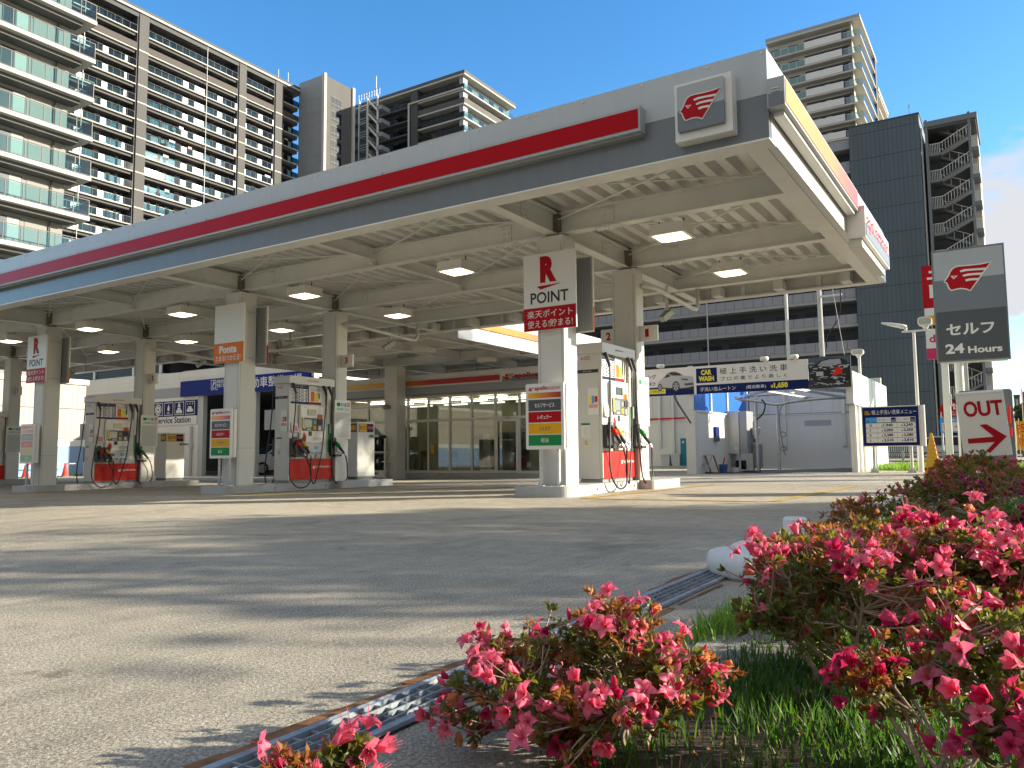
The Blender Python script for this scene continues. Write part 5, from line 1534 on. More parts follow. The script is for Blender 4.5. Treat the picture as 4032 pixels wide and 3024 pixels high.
# ---- A: near left tower with glass balconies ----
ta = thing('apartment_tower', 'cream apartment tower with teal glass balconies at the left edge', 'apartment tower', (-64, 20, 0), 'apartment towers around the station')
wx, fx_ = -57.4, -55.83
mk('wall', MB().box(-76, wx, 2, 29.9, 0, 44), 'tower_cream', ta)
fl = [32.54 + 2.955 * k for k in range(-7, 5)]
for z in fl:
    sl = mk('balcony_slab', MB().box(wx + 0.001, fx_, 2, 30.98, z, z + 0.30).box(-60.5, wx, 29.901, 30.98, z, z + 0.30), 'slab_cream', ta)
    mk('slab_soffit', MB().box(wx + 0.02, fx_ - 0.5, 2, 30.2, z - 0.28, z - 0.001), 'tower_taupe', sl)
    zt = z + 0.30
    gl_ = MB()
    fr = MB()
    ys = [30.92 - 1.13 * i for i in range(26)]
    for a, b in zip(ys, ys[1:]):
        gl_.box(fx_ - 0.055, fx_ - 0.045, b + 0.03, a - 0.03, zt + 0.10, zt + 1.12)
        fr.box(fx_ - 0.08, fx_ - 0.02, a - 0.028, a + 0.028, zt, zt + 1.17)
    fr.box(fx_ - 0.085, fx_ - 0.015, ys[-1], 30.95, zt + 1.171, zt + 1.22)
    fr.box(fx_ - 0.07, fx_ - 0.03, ys[-1], 30.95, zt + 0.05, zt + 0.09)
    # return end of the balcony
    fr.box(-60.4, fx_ - 0.09, 30.90, 30.95, zt + 1.171, zt + 1.22)
    gl2 = MB().box(-58.0, fx_ - 0.1, 30.915, 30.925, zt + 0.1, zt + 1.12).box(-60.3, -58.1, 30.915, 30.925, zt + 0.1, zt + 1.12)
    fr.box(-58.09, -58.01, 30.895, 30.955, zt, zt + 1.17)
    mk('balcony_glass', gl_, 'balcony_glass', sl)
    mk('end_glass', gl2, 'dark_balcony_glass', sl)
    mk('railing_frame', fr, 'frame_dark', sl)
    for y0 in (25.25, 19.0, 12.5, 6.5):
        wf = mk('window', MB().box(wx + 0.001, wx + 0.05, y0, y0 + 1.75, zt + 0.02, zt + 2.12), 'frame_dark', ta)
        mk('pane', MB().box(wx + 0.0505, wx + 0.056, y0 + 0.07, y0 + 0.83, zt + 0.08, zt + 2.05), 'window_dark', wf)
        mk('curtain_pane', MB().box(wx + 0.0505, wx + 0.056, y0 + 0.92, y0 + 1.68, zt + 0.08, zt + 2.05), 'curtain', wf)
    mk('wall_panel', MB().box(wx + 0.001, wx + 0.03, 27.3, 28.7, zt + 0.05, zt + 2.15), 'tower_cream', ta)
    dp = mk('downpipe', MB().cyl((wx + 0.12, 28.95, zt), (wx + 0.12, 28.95, zt + 2.50), 0.05, 8).cyl((wx + 0.12, 28.95, zt + 2.46), (wx + 0.02, 29.3, zt + 2.56), 0.05, 8), 'tower_taupe', ta)
M('louvre_brown', (0.055, 0.045, 0.04), 0.7)
ac = []
for z in fl:
    for y0 in (24.3, 17.9, 11.4):
        if rnd.random() < 0.6:
            y1 = y0 + rnd.uniform(-0.3, 0.4)
            u = mk('air_conditioner', MB().box(wx + 0.1, wx + 0.42, y1, y1 + 0.8, z + 0.34, z + 0.92), 'light_grey', ta)
            mk('fan', MB().cyl((wx + 0.4205, y1 + 0.3, z + 0.63), (wx + 0.425, y1 + 0.3, z + 0.63), 0.22, 12), 'dark_grey', u)
# ---- B: the long slab block ----
tb = thing('apartment_tower', 'long tall taupe apartment block with pale balcony lines behind the left tower', 'apartment tower', (-128, 80, 0), 'apartment towers around the station')
bx, wx = -120.36, -122.2
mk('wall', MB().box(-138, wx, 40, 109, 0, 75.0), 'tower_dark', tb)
piers = [(55.0, 56.6), (73.89, 75.63), (94.14, 95.75), (102.8, 104.7)]
zs = [71.37 - 2.98 * k for k in range(0, 16)]
for a, b in piers:
    pr = mk('pier', MB().box(wx - 0.2, bx + 0.12, a, b, 0, 74.9), 'tower_taupe', tb)
    mb = MB()
    for z in zs[1:]:
        mb.box(bx + 0.1205, bx + 0.17, a, b, z, z + 0.22)
    mk('pier_line', mb, 'slab_cream', pr)
    mk('pier_flank', MB().box(wx, bx - 0.1, a - 0.25, a - 0.001, 0, 74.9), 'tower_dark', pr)
mk('roof_edge', MB().box(-138, bx + 0.35, 40, 109.3, 75.0, 75.35), 'slab_cream', tb)
mk('parapet', MB().box(-138, bx + 0.1, 40, 109.1, 75.351, 75.95), 'tower_taupe', tb)
mk('top_soffit', MB().box(wx, bx, 40, 109, 74.2, 74.999), 'tower_dark', tb)
bays = [(40, 54.99), (56.61, 73.6), (75.64, 93.85), (95.76, 102.5), (104.71, 108.9)]
wins, wpan, pale, curts = [], [], [], []
pat = [(0.02, 0.19), (0.22, 0.37), (0.43, 0.495), (0.61, 0.76), (0.82, 0.97)]
for k, z in enumerate(zs):
    zt = z + 0.18
    slb = MB()
    for i, (a, b) in enumerate(bays):
        slb.box(wx + 0.001, bx, a, b, z, zt)
    sl = mk('balcony_slab', slb, 'slab_cream', tb)
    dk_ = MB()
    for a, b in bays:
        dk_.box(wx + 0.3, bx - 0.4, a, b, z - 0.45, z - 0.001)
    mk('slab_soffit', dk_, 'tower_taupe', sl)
    for i, (a, b) in enumerate(bays):
        if i == 0:
            continue
        W = b - a
        n = max(2, round(W / 1.3))
        if k == 1:
            mk('louvre_railing', MB().box(bx - 0.06, bx - 0.02, a + 0.02, b - 0.02, zt + 0.05, zt + 1.15), 'louvre_brown', sl)
        else:
            mk('balcony_glass', MB().box(bx - 0.05, bx - 0.04, a + 0.02, b - 0.02, zt + 0.06, zt + 1.12), 'dark_balcony_glass', sl)
            fr = MB().box(bx - 0.07, bx - 0.02, a, b, zt + 1.121, zt + 1.16)
            for q in range(n + 1):
                y = a + W * q / n
                fr.box(bx - 0.066, bx - 0.024, y - 0.02, y + 0.02, zt, zt + 1.12)
            mk('railing_frame', fr, 'frame_dark', sl)
        if i in (2,):
            pt = pat
        elif i == 1:
            pt = [(0.05, 0.20), (0.26, 0.42), (0.50, 0.66), (0.72, 0.88), (0.91, 0.99)]
        elif i == 3:
            pt = [(0.05, 0.45), (0.6, 0.95)]
        else:
            pt = [(0.08, 0.35), (0.55, 0.92)]
        edges = [0] + [v for p in pt for v in p] + [1]
        for p0, p1 in pt:
            wins.append((wx + 0.001, wx + 0.05, a + W * p0, a + W * p1, zt + 0.02, zt + 2.2))
            if rnd.random() < 0.65:
                c0 = p0 + (p1 - p0) * rnd.uniform(0.1, 0.5)
                c1 = c0 + (p1 - p0) * rnd.uniform(0.12, 0.32)
                curts.append((wx + 0.0505, wx + 0.055, a + W * c0, a + W * c1, zt + 0.06, zt + 2.1))
        for j in range(0, len(edges), 2):
            if edges[j + 1] - edges[j] > 0.025:
                wpan.append((wx + 0.001, wx + 0.06, a + W * edges[j] + 0.03, a + W * edges[j + 1] - 0.03, zt, zt + 2.25))
        if k > 1:
            for j in range(0, len(edges), 2):
                if edges[j + 1] - edges[j] > 0.03:
                    pale.append((bx - 0.039, bx - 0.034, a + W * edges[j] + 0.05, a + W * edges[j + 1] - 0.05, zt + 0.08, zt + 1.10))
many(tb, 'window', wins, 'window_dark')
many(tb, 'curtain', curts, 'curtain', cap=60)
many(tb, 'wall_panel', wpan, 'tower_cream')
many(tb, 'frosted_pane', pale, 'frost_pane')
for q in range(40):
    i = rnd.choice((1, 2, 2, 3, 4))
    a, b = bays[i]
    z = rnd.choice(zs[2:14]) + 0.2
    y = rnd.uniform(a + 0.5, b - 1.3)
    if rnd.random() < 0.6:
        mk('air_conditioner', MB().box(wx + 0.1, wx + 0.45, y, y + 0.8, z, z + 0.6), 'light_grey', tb)
    else:
        mk('laundry', MB().box(bx - 0.5, bx - 0.47, y, y + rnd.uniform(0.6, 1.4), z + 0.9, z + 1.7), rnd.choice(('sign_white', 'faded_red', 'light_slate', 'faded_grey')), tb)
for y in (64.8, 87.1):
    mk('downpipe', MB().cyl((bx + 0.06, y, 30), (bx + 0.06, y, 74.9), 0.06, 6), 'light_grey', tb)
mb = MB()
for y, h in ((104, 2.0), (106.5, 2.4)):
    mb.cyl((-121, y, 75.9), (-121, y, 75.95 + h), 0.07, 6)
mk('aerial', mb, 'light_grey', tb)
# ---- C: blind stair core with white fins ----
tcx = thing('stair_core', 'grey windowed stair core with white fins right of the long block', 'stair tower', (-117, 113, 0), 'apartment towers around the station')
mk('wall', MB().box(-120.6, -113.54, 109.35, 117.2, 0, 77.0), 'tower_brown', tcx)
fr = mk('front_wall', MB().box(-120.6, -113.9, 109.1, 109.349, 0, 76.95), 'tower_bluegrey', tcx)
mb = MB()
for k in range(14):
    z = 72.6 - 2.98 * k
    mb.box(-120.0, -114.7, 109.07, 109.0995, z, z + 0.08).box(-120.0, -119.9, 109.07, 109.0995, z - 2.1, z - 0.001).box(-114.8, -114.7, 109.07, 109.0995, z - 2.1, z - 0.001)
mk('panel_reveal', mb, 'tower_bluegrey', fr)
mk('fin', MB().box(-113.9, -113.2, 108.95, 109.6, 0, 77.3), 'slab_cream', tcx)
mk('fin', MB().box(-113.9, -113.2, 117.0, 117.7, 0, 77.3), 'slab_cream', tcx)
for k in range(9):
    z = 71.0 - 3.03 * k
    w = mk('window', MB().box(-113.539, -113.48, 111.2, 114.05, z, z + 2.35), 'frame_dark', tcx)
    mb = MB()
    for j in range(3):
        for r in range(2):
            mb.box(-113.4795, -113.47, 111.27 + 0.93 * j, 112.13 + 0.93 * j, z + 0.08 + (0 if r == 0 else 0.78), z + (0.76 if r == 0 else 2.27))
    mk('pane', mb, 'window_blue', w)
    mk('panel_joint', MB().box(-113.539, -113.52, 109.65, 117.0, z - 0.36, z - 0.30), 'tower_taupe', tcx)
# ---- D: middle tower, dark front and sunlit side ----
td = thing('apartment_tower', 'dark fronted corner tower with sunlit cream side above the canopy middle', 'apartment tower', (-105, 135, 0), 'apartment towers around the station')
DX, DY = -91.6, 126.7
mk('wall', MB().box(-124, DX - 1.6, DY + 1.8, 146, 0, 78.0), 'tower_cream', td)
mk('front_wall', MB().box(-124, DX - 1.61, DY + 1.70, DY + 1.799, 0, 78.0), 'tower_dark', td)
mk('roof_edge', MB().box(-124.2, DX + 0.25, DY - 0.25, 146, 78.15, 78.45), 'slab_cream', td)
mk('parapet', MB().box(-124.1, DX + 0.15, DY - 0.15, 146, 78.451, 79.2), 'tower_taupe', td)
mk('dark_pier', MB().box(-105.7, -103.8, DY - 0.05, DY + 1.8, 0, 78.1), 'tower_dark', td)
mk('pier_frame', MB().box(-106.3, -105.95, DY - 0.3, DY - 0.05, 0, 75.6).box(-105.94, DX - 0.3, DY - 0.3, DY - 0.051, 75.3, 75.6), 'slab_cream', td)
mk('corner_pier', MB().box(DX - 1.5, DX - 0.5, DY + 0.3, DY + 1.799, 0, 78.1), 'tower_bluegrey', td)
wd, ws_ = [], []
for k in range(13):
    z = 75.28 - 2.95 * k
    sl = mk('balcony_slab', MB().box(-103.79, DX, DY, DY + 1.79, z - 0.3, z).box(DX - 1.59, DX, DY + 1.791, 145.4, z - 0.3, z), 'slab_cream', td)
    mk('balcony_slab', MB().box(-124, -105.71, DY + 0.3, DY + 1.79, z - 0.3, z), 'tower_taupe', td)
    lou = k == 1
    m_ = 'tower_taupe' if lou else 'dark_balcony_glass'
    mk('balcony_glass', MB().box(-103.75, DX - 0.06, DY + 0.04, DY + 0.06, z + 0.06, z + 1.12), m_, sl)
    mk('balcony_glass', MB().box(DX - 0.06, DX - 0.04, DY + 0.061, 145.3, z + 0.06, z + 1.12), 'tower_brown' if lou else 'balcony_glass', sl)
    fr = MB().box(-103.75, DX - 0.02, DY + 0.03, DY + 0.07, z + 1.121, z + 1.17).box(DX - 0.07, DX - 0.03, DY + 0.071, 145.3, z + 1.121, z + 1.17)
    for q in range(11):
        fr.box(-103.7 + 1.2 * q, -103.66 + 1.2 * q, DY + 0.03, DY + 0.07, z, z + 1.12)
    for q in range(16):
        fr.box(DX - 0.07, DX - 0.03, DY + 0.1 + 1.2 * q, DY + 0.15 + 1.2 * q, z, z + 1.12)
    mk('railing_frame', fr, 'frame_dark', sl)
    mk('balcony_glass', MB().box(-111, -105.75, DY + 0.34, DY + 0.36, z + 0.06, z + 1.12), 'dark_balcony_glass', td)
    for x0, x1 in ((-103, -100), (-98.5, -95.5), (-110.5, -107), (-115, -112)):
        wd.append((x0, x1, DY + 1.64, DY + 1.699, z + 0.05, z + 2.2))
    for y0 in (130.0, 134.2, 138.0, 141.8):
        wd.append((DX - 1.599, DX - 1.54, y0, y0 + 1.7, z + 0.05, z + 2.1))
many(td, 'window', wd, 'window_dark')
# outside steel stair beside it
ts = thing('fire_stair', 'white steel zigzag fire stair on the dark corner tower', 'fire stair', (-114, 123.5, 0))
for x in (-117.1, -114.7, -111.8):
    mk('post', MB().box(x - 0.16, x + 0.16, 122.9, 123.2, 0, 77.6), 'galvanised' if x < -115 else 'white_paint', ts)
for k in range(12):
    z = 75.3 - 2.95 * k
    mk('landing', MB().box(-117.1, -114.7, 122.9, 125.6, z - 0.15, z), 'galvanised', ts)
    mk('flight', MB().bar((-114.6, 123.3, z + 1.9), (-112.0, 123.3, z - 0.9), 1.0 if False else 0.5, 0.35), 'white_paint', ts)
    mk('stair_rail', MB().bar((-114.6, 123.0, z + 2.9), (-112.0, 123.0, z + 0.1), 0.05, 0.08).box(-117.1, -114.7, 122.92, 122.97, z + 0.95, z + 1.05).box(-117.05, -114.75, 122.93, 122.96, z + 0.3, z + 0.4), 'light_grey', ts)
    mk('side_landing', MB().box(-111.8, -110.6, 122.9, 125.6, z - 1.0, z - 0.1), 'tower_bluegrey', ts)
mb = MB()
for i in range(9):
    mb.box(-117.2 + 0.75 * i, -117.12 + 0.75 * i, 122.9, 123.0, 77.6, 79.0)
mb.box(-117.2, -111.1, 122.9, 122.97, 78.95, 79.05).box(-117.2, -111.1, 122.9, 122.97, 78.3, 78.36)
mk('top_cage', mb, 'light_grey', ts)
mk('aerial', MB().cyl((-112.2, 123, 77.5), (-112.2, 123, 82.0), 0.08, 6), 'white_paint', ts)
# ---- E: cream tower right of the canopy corner ----
te = thing('apartment_tower', 'cream tower with frosted balconies rising behind the canopy corner', 'apartment tower', (-28, 155, 0), 'apartment towers around the station')
EX, EY = -19.23, 142.6
mk('wall', MB().box(-35.2, EX - 1.6, EY + 1.5, 162, 0, 74.9), 'tower_white', te)
mk('wall', MB().box(-34, EX - 1.8, 162.01, 176, 0, 69.5), 'tower_white', te)
mk('roof_edge', MB().box(-35.2, EX + 0.1, EY - 0.15, 161.5, 74.95, 75.25), 'slab_cream', te)
mk('parapet', MB().box(-35.2, EX, EY - 0.05, 161.5, 75.251, 75.9), 'tower_bluegrey', te)
mk('roof_edge', MB().box(-34, EX + 0.1, 161.51, 175.5, 69.55, 70.3), 'slab_cream', te)
mk('side_pier', MB().box(EX - 1.6, EX + 0.05, 159.0, 160.5, 0, 74.9), 'tower_taupe', te)
we = []
for k in range(17):
    z = 72.12 - 2.93 * k
    sl = mk('balcony_slab', MB().box(-35.2, EX, EY, EY + 1.49, z - 0.28, z).box(EX - 1.59, EX, EY + 1.491, 158.9, z - 0.28, z), 'slab_cream', te)
    mk('balcony_slab', MB().box(EX - 1.7, EX, 162.1, 175.3, z - 3.1, z - 2.82), 'slab_cream', te)
    mk('frosted_railing', MB().box(-35.2, -28.7, EY + 0.03, EY + 0.06, z + 0.06, z + 1.05), 'frost_pane', sl)
    mk('louvre_railing', MB().box(-28.5, -22.3, EY + 0.02, EY + 0.08, z + 0.06, z + 1.25), 'sign_white', sl)
    mb = MB()
    for r in range(4):
        mb.box(-28.5, -22.3, EY + 0.005, EY + 0.0195, z + 0.10 + 0.29 * r, z + 0.16 + 0.29 * r)
    mk('louvre_gap', mb, 'light_grey', sl)
    mk('frosted_railing', MB().box(-22.1, EX - 0.05, EY + 0.03, EY + 0.06, z + 0.06, z + 1.05).box(EX - 0.06, EX - 0.03, EY + 0.061, 158.9, z + 0.06, z + 1.05), 'clear_glass', sl)
    mk('railing_frame', MB().box(-22.2, EX, EY + 0.02, EY + 0.07, z + 1.051, z + 1.10), 'light_grey', sl)
    fr = MB().box(-35.2, -28.6, EY + 0.02, EY + 0.07, z + 1.051, z + 1.10)
    for q in range(5):
        fr.box(-35.2 + 1.3 * q, -35.13 + 1.3 * q, EY + 0.015, EY + 0.029, z, z + 1.05)
    mk('railing_frame', fr, 'light_grey', sl)
    mk('partition', MB().box(EX - 1.5, EX - 1.42, EY + 0.1, EY + 1.48, z, z + 2.6), 'slab_cream', sl)
    for x0, x1 in ((-35.3, -33.2), (-31.6, -29.8), (-24.6, -21.6), (-26.4, -25.6)):
        we.append((x0, x1, EY + 1.44, EY + 1.499, z + (0.9 if x1 - x0 < 1 else 0.1), z + 2.0))
    mk('wall_recess', MB().box(-28.8, -21.2, EY + 1.45, EY + 1.4995, z + 0.05, z + 2.3) if False else MB().box(-28.8, -21.2, EY + 1.47, EY + 1.4995, z + 2.0, z + 2.35), 'tower_taupe', sl)
many(te, 'window', we, 'window_dark')

# ---- F, G, H: corridor block, slate stair block, open steel stair ----
tf = thing('apartment_block', 'shaded corridor apartment block with grey railings behind the car wash sign', 'apartment block', (-40, 100, 0))
FY = 95.5
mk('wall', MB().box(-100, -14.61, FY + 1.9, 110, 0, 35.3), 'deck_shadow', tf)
mk('roof_band', MB().box(-100, -14.61, FY - 0.05, 110, 35.31, 36.4), 'deck_rail', tf)
wf_ = []
for k in range(12):
    z = 32.9 - 2.95 * k
    if z < 0.5:
        break
    sl = mk('corridor_slab', MB().box(-100, -14.61, FY, FY + 1.89, z - 0.45, z - 0.1), 'tower_bluegrey', tf)
    mk('railing', MB().box(-100, -14.61, FY - 0.06, FY - 0.002, z - 0.09, z + 0.95), 'deck_rail', sl)
    mb = MB()
    for q in range(60):
        mb.box(-14.7 - 1.15 * q, -14.66 - 1.15 * q, FY - 0.068, FY - 0.0605, z - 0.08, z + 0.94)
    mk('railing_joint', mb, 'slate_seam', sl)
    for q in range(8):
        x = -17.5 - 9.2 * q
        wf_.append((x - 3.2, x, FY + 1.83, FY + 1.899, z + 0.0, z + 1.9))
        wf_.append((x - 6.6, x - 4.1, FY + 1.83, FY + 1.899, z + 0.6, z + 1.8))
many(tf, 'window', wf_, 'window_blue')
mk('downpipe', MB().cyl((-31.9, FY - 0.15, 0), (-31.9, FY - 0.15, 34), 0.07, 6), 'light_grey', tf)
tg = thing('slate_block', 'windowless dark slate panelled block right of the corridor block', 'building', (-11, 100, 0))
mk('wall', MB().box(-14.55, -7.4, FY - 0.6, 112, 0, 37.5), 'slate_panel', tg)
mb = MB()
for k in range(13):
    z = 36.5 - 2.95 * k
    mb.box(-14.56, -7.39, FY - 0.606, FY - 0.6005, z - 0.03, z + 0.03)
mk('floor_seam', mb, 'slate_seam', tg)
mb = MB()
for q in range(16):
    x = -14.55 + 0.447 * q
    mb.box(x - 0.014, x + 0.014, FY - 0.606, FY - 0.6005, 0, 37.4)
mk('panel_seam', mb, 'slate_seam', tg)
mk('coping', MB().box(-14.62, -7.33, FY - 0.67, 112, 37.501, 37.62), 'tower_dark', tg)
mk('aerial', MB().cyl((-8.4, FY + 1, 37.6), (-8.4, FY + 1, 39.4), 0.05, 6).box(-8.5, -8.3, FY + 0.95, FY + 1.05, 39.0, 39.3), 'light_grey', tg)
th = thing('stair_tower', 'open steel stair tower with zigzag flights beside slate block', 'stair tower', (-4.5, 97, 0))
mk('back_wall', MB().box(-7.3, -2.3, FY + 4.0, FY + 9, 0, 35.5), 'tower_taupe', th)
mk('side_cladding', MB().box(-2.75, -2.05, FY + 2.5, FY + 9, 0, 35.0), 'tower_white', th)
mb = MB()
for i in range(7):
    mb.box(-2.74 + 0.1 * i, -2.70 + 0.1 * i, FY + 2.47, FY + 2.4995, 0, 35)
mk('cladding_rib', mb, 'light_grey', th)
mk('roof', MB().box(-7.0, -1.95, FY - 0.3, FY + 9, 35.9, 36.5), 'stair_steel', th)
mk('roof_underside', MB().box(-6.9, -2.1, FY - 0.2, FY + 8.9, 35.6, 35.899), 'tower_dark', th)
for x, w in ((-6.78, 0.14), (-2.72, 0.13)):
    mk('post', MB().box(x - w, x + w, FY - 0.25, FY, 0, 36.7), 'stair_steel', th)
mk('post', MB().box(-7.35, -7.2, FY, FY + 0.2, 0, 36), 'light_grey', th)
for k in range(12):
    z = 32.9 - 2.95 * k
    if z < 0:
        break
    mk('landing', MB().box(-6.63, -5.6, FY - 0.1, FY + 2.6, z - 0.28, z), 'stair_steel', th)
    mk('landing', MB().box(-2.58, -1.95, FY - 0.1, FY + 2.4, z - 0.5, z - 0.1), 'stair_steel', th)
    f1 = mk('flight', MB().bar((-5.6, FY + 0.5, z - 0.15), (-2.75, FY + 0.5, z + 1.35), 1.0, 0.25), 'stair_steel', th)
    mk('flight', MB().bar((-2.75, FY + 1.8, z + 1.40), (-5.6, FY + 1.8, z + 2.80), 1.0, 0.25), 'stair_steel', th)
    mb = MB()
    for q in range(11):
        t_ = q / 10
        x, zz = -5.6 + 2.85 * t_, z - 0.02 + 1.5 * t_
        mb.box(x - 0.02, x + 0.02, FY - 0.03, FY + 0.01, zz, zz + 1.0)
        x, zz = -5.6 + 2.85 * t_, z + 2.92 - 1.4 * t_
        if q % 3 == 0:
            mb.box(x - 0.025, x + 0.025, FY + 1.28, FY + 1.32, zz, zz + 0.9)
    mb.bar((-5.6, FY - 0.01, z + 1.0), (-2.75, FY - 0.01, z + 2.5), 0.05, 0.06)
    mb.bar((-2.75, FY + 1.3, z + 2.4), (-5.6, FY + 1.3, z + 3.8), 0.05, 0.06)
    for q in range(7):
        mb.box(-6.6 + 0.16 * q, -6.56 + 0.16 * q, FY - 0.09, FY - 0.05, z, z + 1.0)
    mb.box(-6.62, -5.58, FY - 0.1, FY - 0.04, z + 1.001, z + 1.05)
    for q in range(5):
        mb.box(-2.55 + 0.13 * q, -2.52 + 0.13 * q, FY - 0.09, FY - 0.05, z - 0.1, z + 0.9)
    mb.box(-2.58, -1.95, FY - 0.1, FY - 0.04, z + 0.901, z + 0.95)
    mk('stair_rail', mb, 'light_grey', th)
    mb = MB()
    for q in range(9):
        t_ = (q + 0.5) / 9
        mb.box(-5.6 + 2.85 * t_ - 0.15, -5.6 + 2.85 * t_ + 0.15, FY + 0.0, FY + 1.0, z - 0.06 + 1.5 * t_, z - 0.01 + 1.5 * t_ + 0.03)
    mk('steps', mb, 'dark_grey', f1)
# ================= CAR WASH =================
cw = thing('wash_bay', 'white walled car wash bay with blue window strip', 'car wash', (-8, 31, 0))
mk('right_wall', MB().box(-4.56, -4.45, 27.3, 34.8, 0, 2.15), 'wall_white', cw)
rw = mk('right_upper_wall', MB().box(-4.62, -4.40, 27.2, 34.8, 2.18, 3.24), 'panel_white', cw)
mb = MB()
for y in (28.0, 29.6, 30.3, 31.1, 33.2):
    mb.box(-4.3995, -4.392, y - 0.012, y + 0.012, 2.2, 3.22)
mk('panel_joint', mb, 'light_grey', rw)
mk('sky_stripe', MB().box(-4.3995, -4.39, 29.65, 30.25, 2.19, 3.23), M('pale_blue', (0.45, 0.60, 0.78), 0.5).name, rw)
mk('flashing', MB().box(-4.66, -4.38, 27.15, 34.8, 2.151, 2.179), 'mid_grey', cw)
mb = MB()
for y in (27.25, 28.1, 28.9):
    mb.box(-4.449, -4.37, y, y + 0.06, 0, 2.14)
mk('wall_post', mb, 'panel_white', cw)
bw = mk('back_wall', MB().box(-15.5, -4.57, 34.6, 34.8, -0.05, 2.25), 'wall_white', cw)
mk('back_upper_wall', MB().box(-15.5, -4.57, 34.65, 34.8, 2.29, 3.6), 'panel_white', cw)
mb = MB()
for i in range(13):
    x = -15.2 + 0.88 * i
    mb.box(x - 0.01, x + 0.01, 34.642, 34.6495, 2.3, 3.58)
mk('panel_joint', mb, 'light_grey', cw)
mk('wall_gap', MB().box(-15.5, -4.57, 34.66, 34.8, 2.25, 2.29), 'mid_grey', cw)
for x in (-13.95, -13.3, -8.35, -6.0):
    p_ = mk('wall_pipe', MB().box(x - 0.06, x + 0.06, 34.48, 34.599, 0.9 if x != -13.3 else 0.0, 3.4), 'sign_white', cw)
mk('wall_notice', MB().box(-7.55, -6.5, 34.585, 34.599, 1.75, 1.97), 'faded_grey', bw)
mk('red_pipe', MB().cyl((-15.3, 34.5, 2.22), (-12.2, 34.5, 2.25), 0.035, 8), 'bright_red', cw)
mk('hand_rail', MB().cyl((-8.5, 34.4, 2.2), (-4.6, 34.4, 2.2), 0.02, 6), 'light_grey', cw)
# left dividing wall, low and white, its blue glazed strip above
lw = mk('dividing_wall', MB().box(-10.0, -9.68, 27.5, 34.4, -0.2, 2.12), 'wall_white', cw)
mk('wall_end', MB().box(-9.98, -9.64, 27.13, 27.499, -0.2, 2.16), 'panel_white', cw)
mk('wall_cap', MB().box(-10.0, -9.64, 27.5, 34.4, 2.121, 2.19), 'sign_white', cw)
mk('blue_panel', MB().box(-9.82, -9.76, 27.5, 34.4, 2.191, 3.7), M('panel_blue', (0.01, 0.14, 0.62), 0.35).name, cw)
mb = MB()
for y in (27.2, 29.2, 31.2, 33.9):
    mb.box(-9.86, -9.70, y - 0.06, y + 0.06, 2.191, 3.75)
mk('panel_post', mb, 'sign_white', cw)
# overhead rail frame with hose reel arms
rl = mk('overhead_rail', MB().tube(hose_curve([(-4.7, 30.0, 2.55), (-5.7, 29.2, 2.52), (-6.7, 29.0, 2.44), (-7.25, 28.9, 2.36), (-7.9, 28.9, 2.50), (-8.7, 28.9, 2.62), (-8.6, 29.6, 2.75), (-7.0, 30.5, 2.85)]), 0.05, 8), 'galvanised', cw, smooth=True)
mk('overhead_rail', MB().bar((-8.6, 28.9, 2.66), (-6.9, 27.2, 2.78), 0.09, 0.07).bar((-6.4, 27.2, 2.80), (-5.1, 29.6, 2.55), 0.09, 0.07).bar((-7.4, 27.2, 2.78), (-6.0, 29.4, 2.52), 0.07, 0.06).bar((-5.7, 27.2, 2.75), (-4.65, 28.4, 2.66), 0.10, 0.12), 'galvanised', cw)
mk('rail_post', MB().cyl((-8.0, 29.0, 0), (-8.0, 29.0, 2.8), 0.055, 10).cyl((-7.32, 29.3, 0), (-7.32, 29.3, 2.42), 0.05, 10), 'galvanised', cw)
mk('hose_drop', MB().tube(hose_curve([(-6.75, 28.7, 2.42), (-7.0, 28.6, 2.25), (-7.08, 28.6, 1.9), (-7.05, 28.6, 1.2), (-6.98, 28.6, 0.75), (-6.93, 28.6, 0.55)]), 0.022, 6), 'mid_grey', cw)
for z, r in ((1.28, 0.10), (0.78, 0.10)):
    mb = MB().tube([(-6.98 + r * math.cos(a * 0.63), 28.6, z + 0.09 * math.sin(a * 0.63)) for a in range(11)], 0.012, 5)
    mk('hose_hook', mb, 'dark_grey', cw)
mk('hose_drop', MB().tube(hose_curve([(-7.75, 28.9, 2.55), (-7.62, 28.8, 2.35), (-7.7, 28.8, 2.05), (-7.95, 28.9, 1.85)]), 0.03, 6), 'black_plastic', cw)
mk('hanging_cable', MB().tube(hose_curve([(-10.3, 26.9, 2.75), (-10.15, 26.9, 2.4), (-9.7, 26.9, 1.7)]), 0.035, 6), 'dark_grey', cw)
# ---- banner ----
BY = 27.0
bn = thing('wash_banner', 'long white and navy car wash banner with silver car picture', 'banner', (-8.5, BY, 3.2))
mk('board', MB().box(-11.95, -5.715, BY, BY + 0.06, 2.72, 3.70), 'sign_white', bn)
mk('beam', MB().box(-11.9, -4.5, BY + 0.061, BY + 0.2, 2.85, 3.0).box(-11.9, -4.5, BY + 0.061, BY + 0.2, 3.4, 3.5), 'light_grey', bn)
o = Vector((-11.95, BY, 2.72))
f1 = mk('navy_foot', rectf(MB(), o, XP, 0.0, 2.36, 0.0, 0.31, 0.0005), 'navy', bn)
f2 = mk('navy_foot', rectf(MB(), o, XP, 2.45, 6.235, 0.0, 0.31, 0.0005), 'navy', bn)
yt = mk('yellow_tag', rectf(MB(), o, XP, 0.68, 1.30, 0.075, 0.25, 0.004), 'yellow', bn)
T(bn, 'ご予約受付中', o + Vector((0.73, 0, 0.115)), XP, 0.52, 0.09, 'ink_black', 0.02, 0.008)
T(bn, 'コーティング', o + Vector((-0.05, 0, 0.62)), XP, 1.0, 0.17, 'ink_black', 0.02, 0.003)
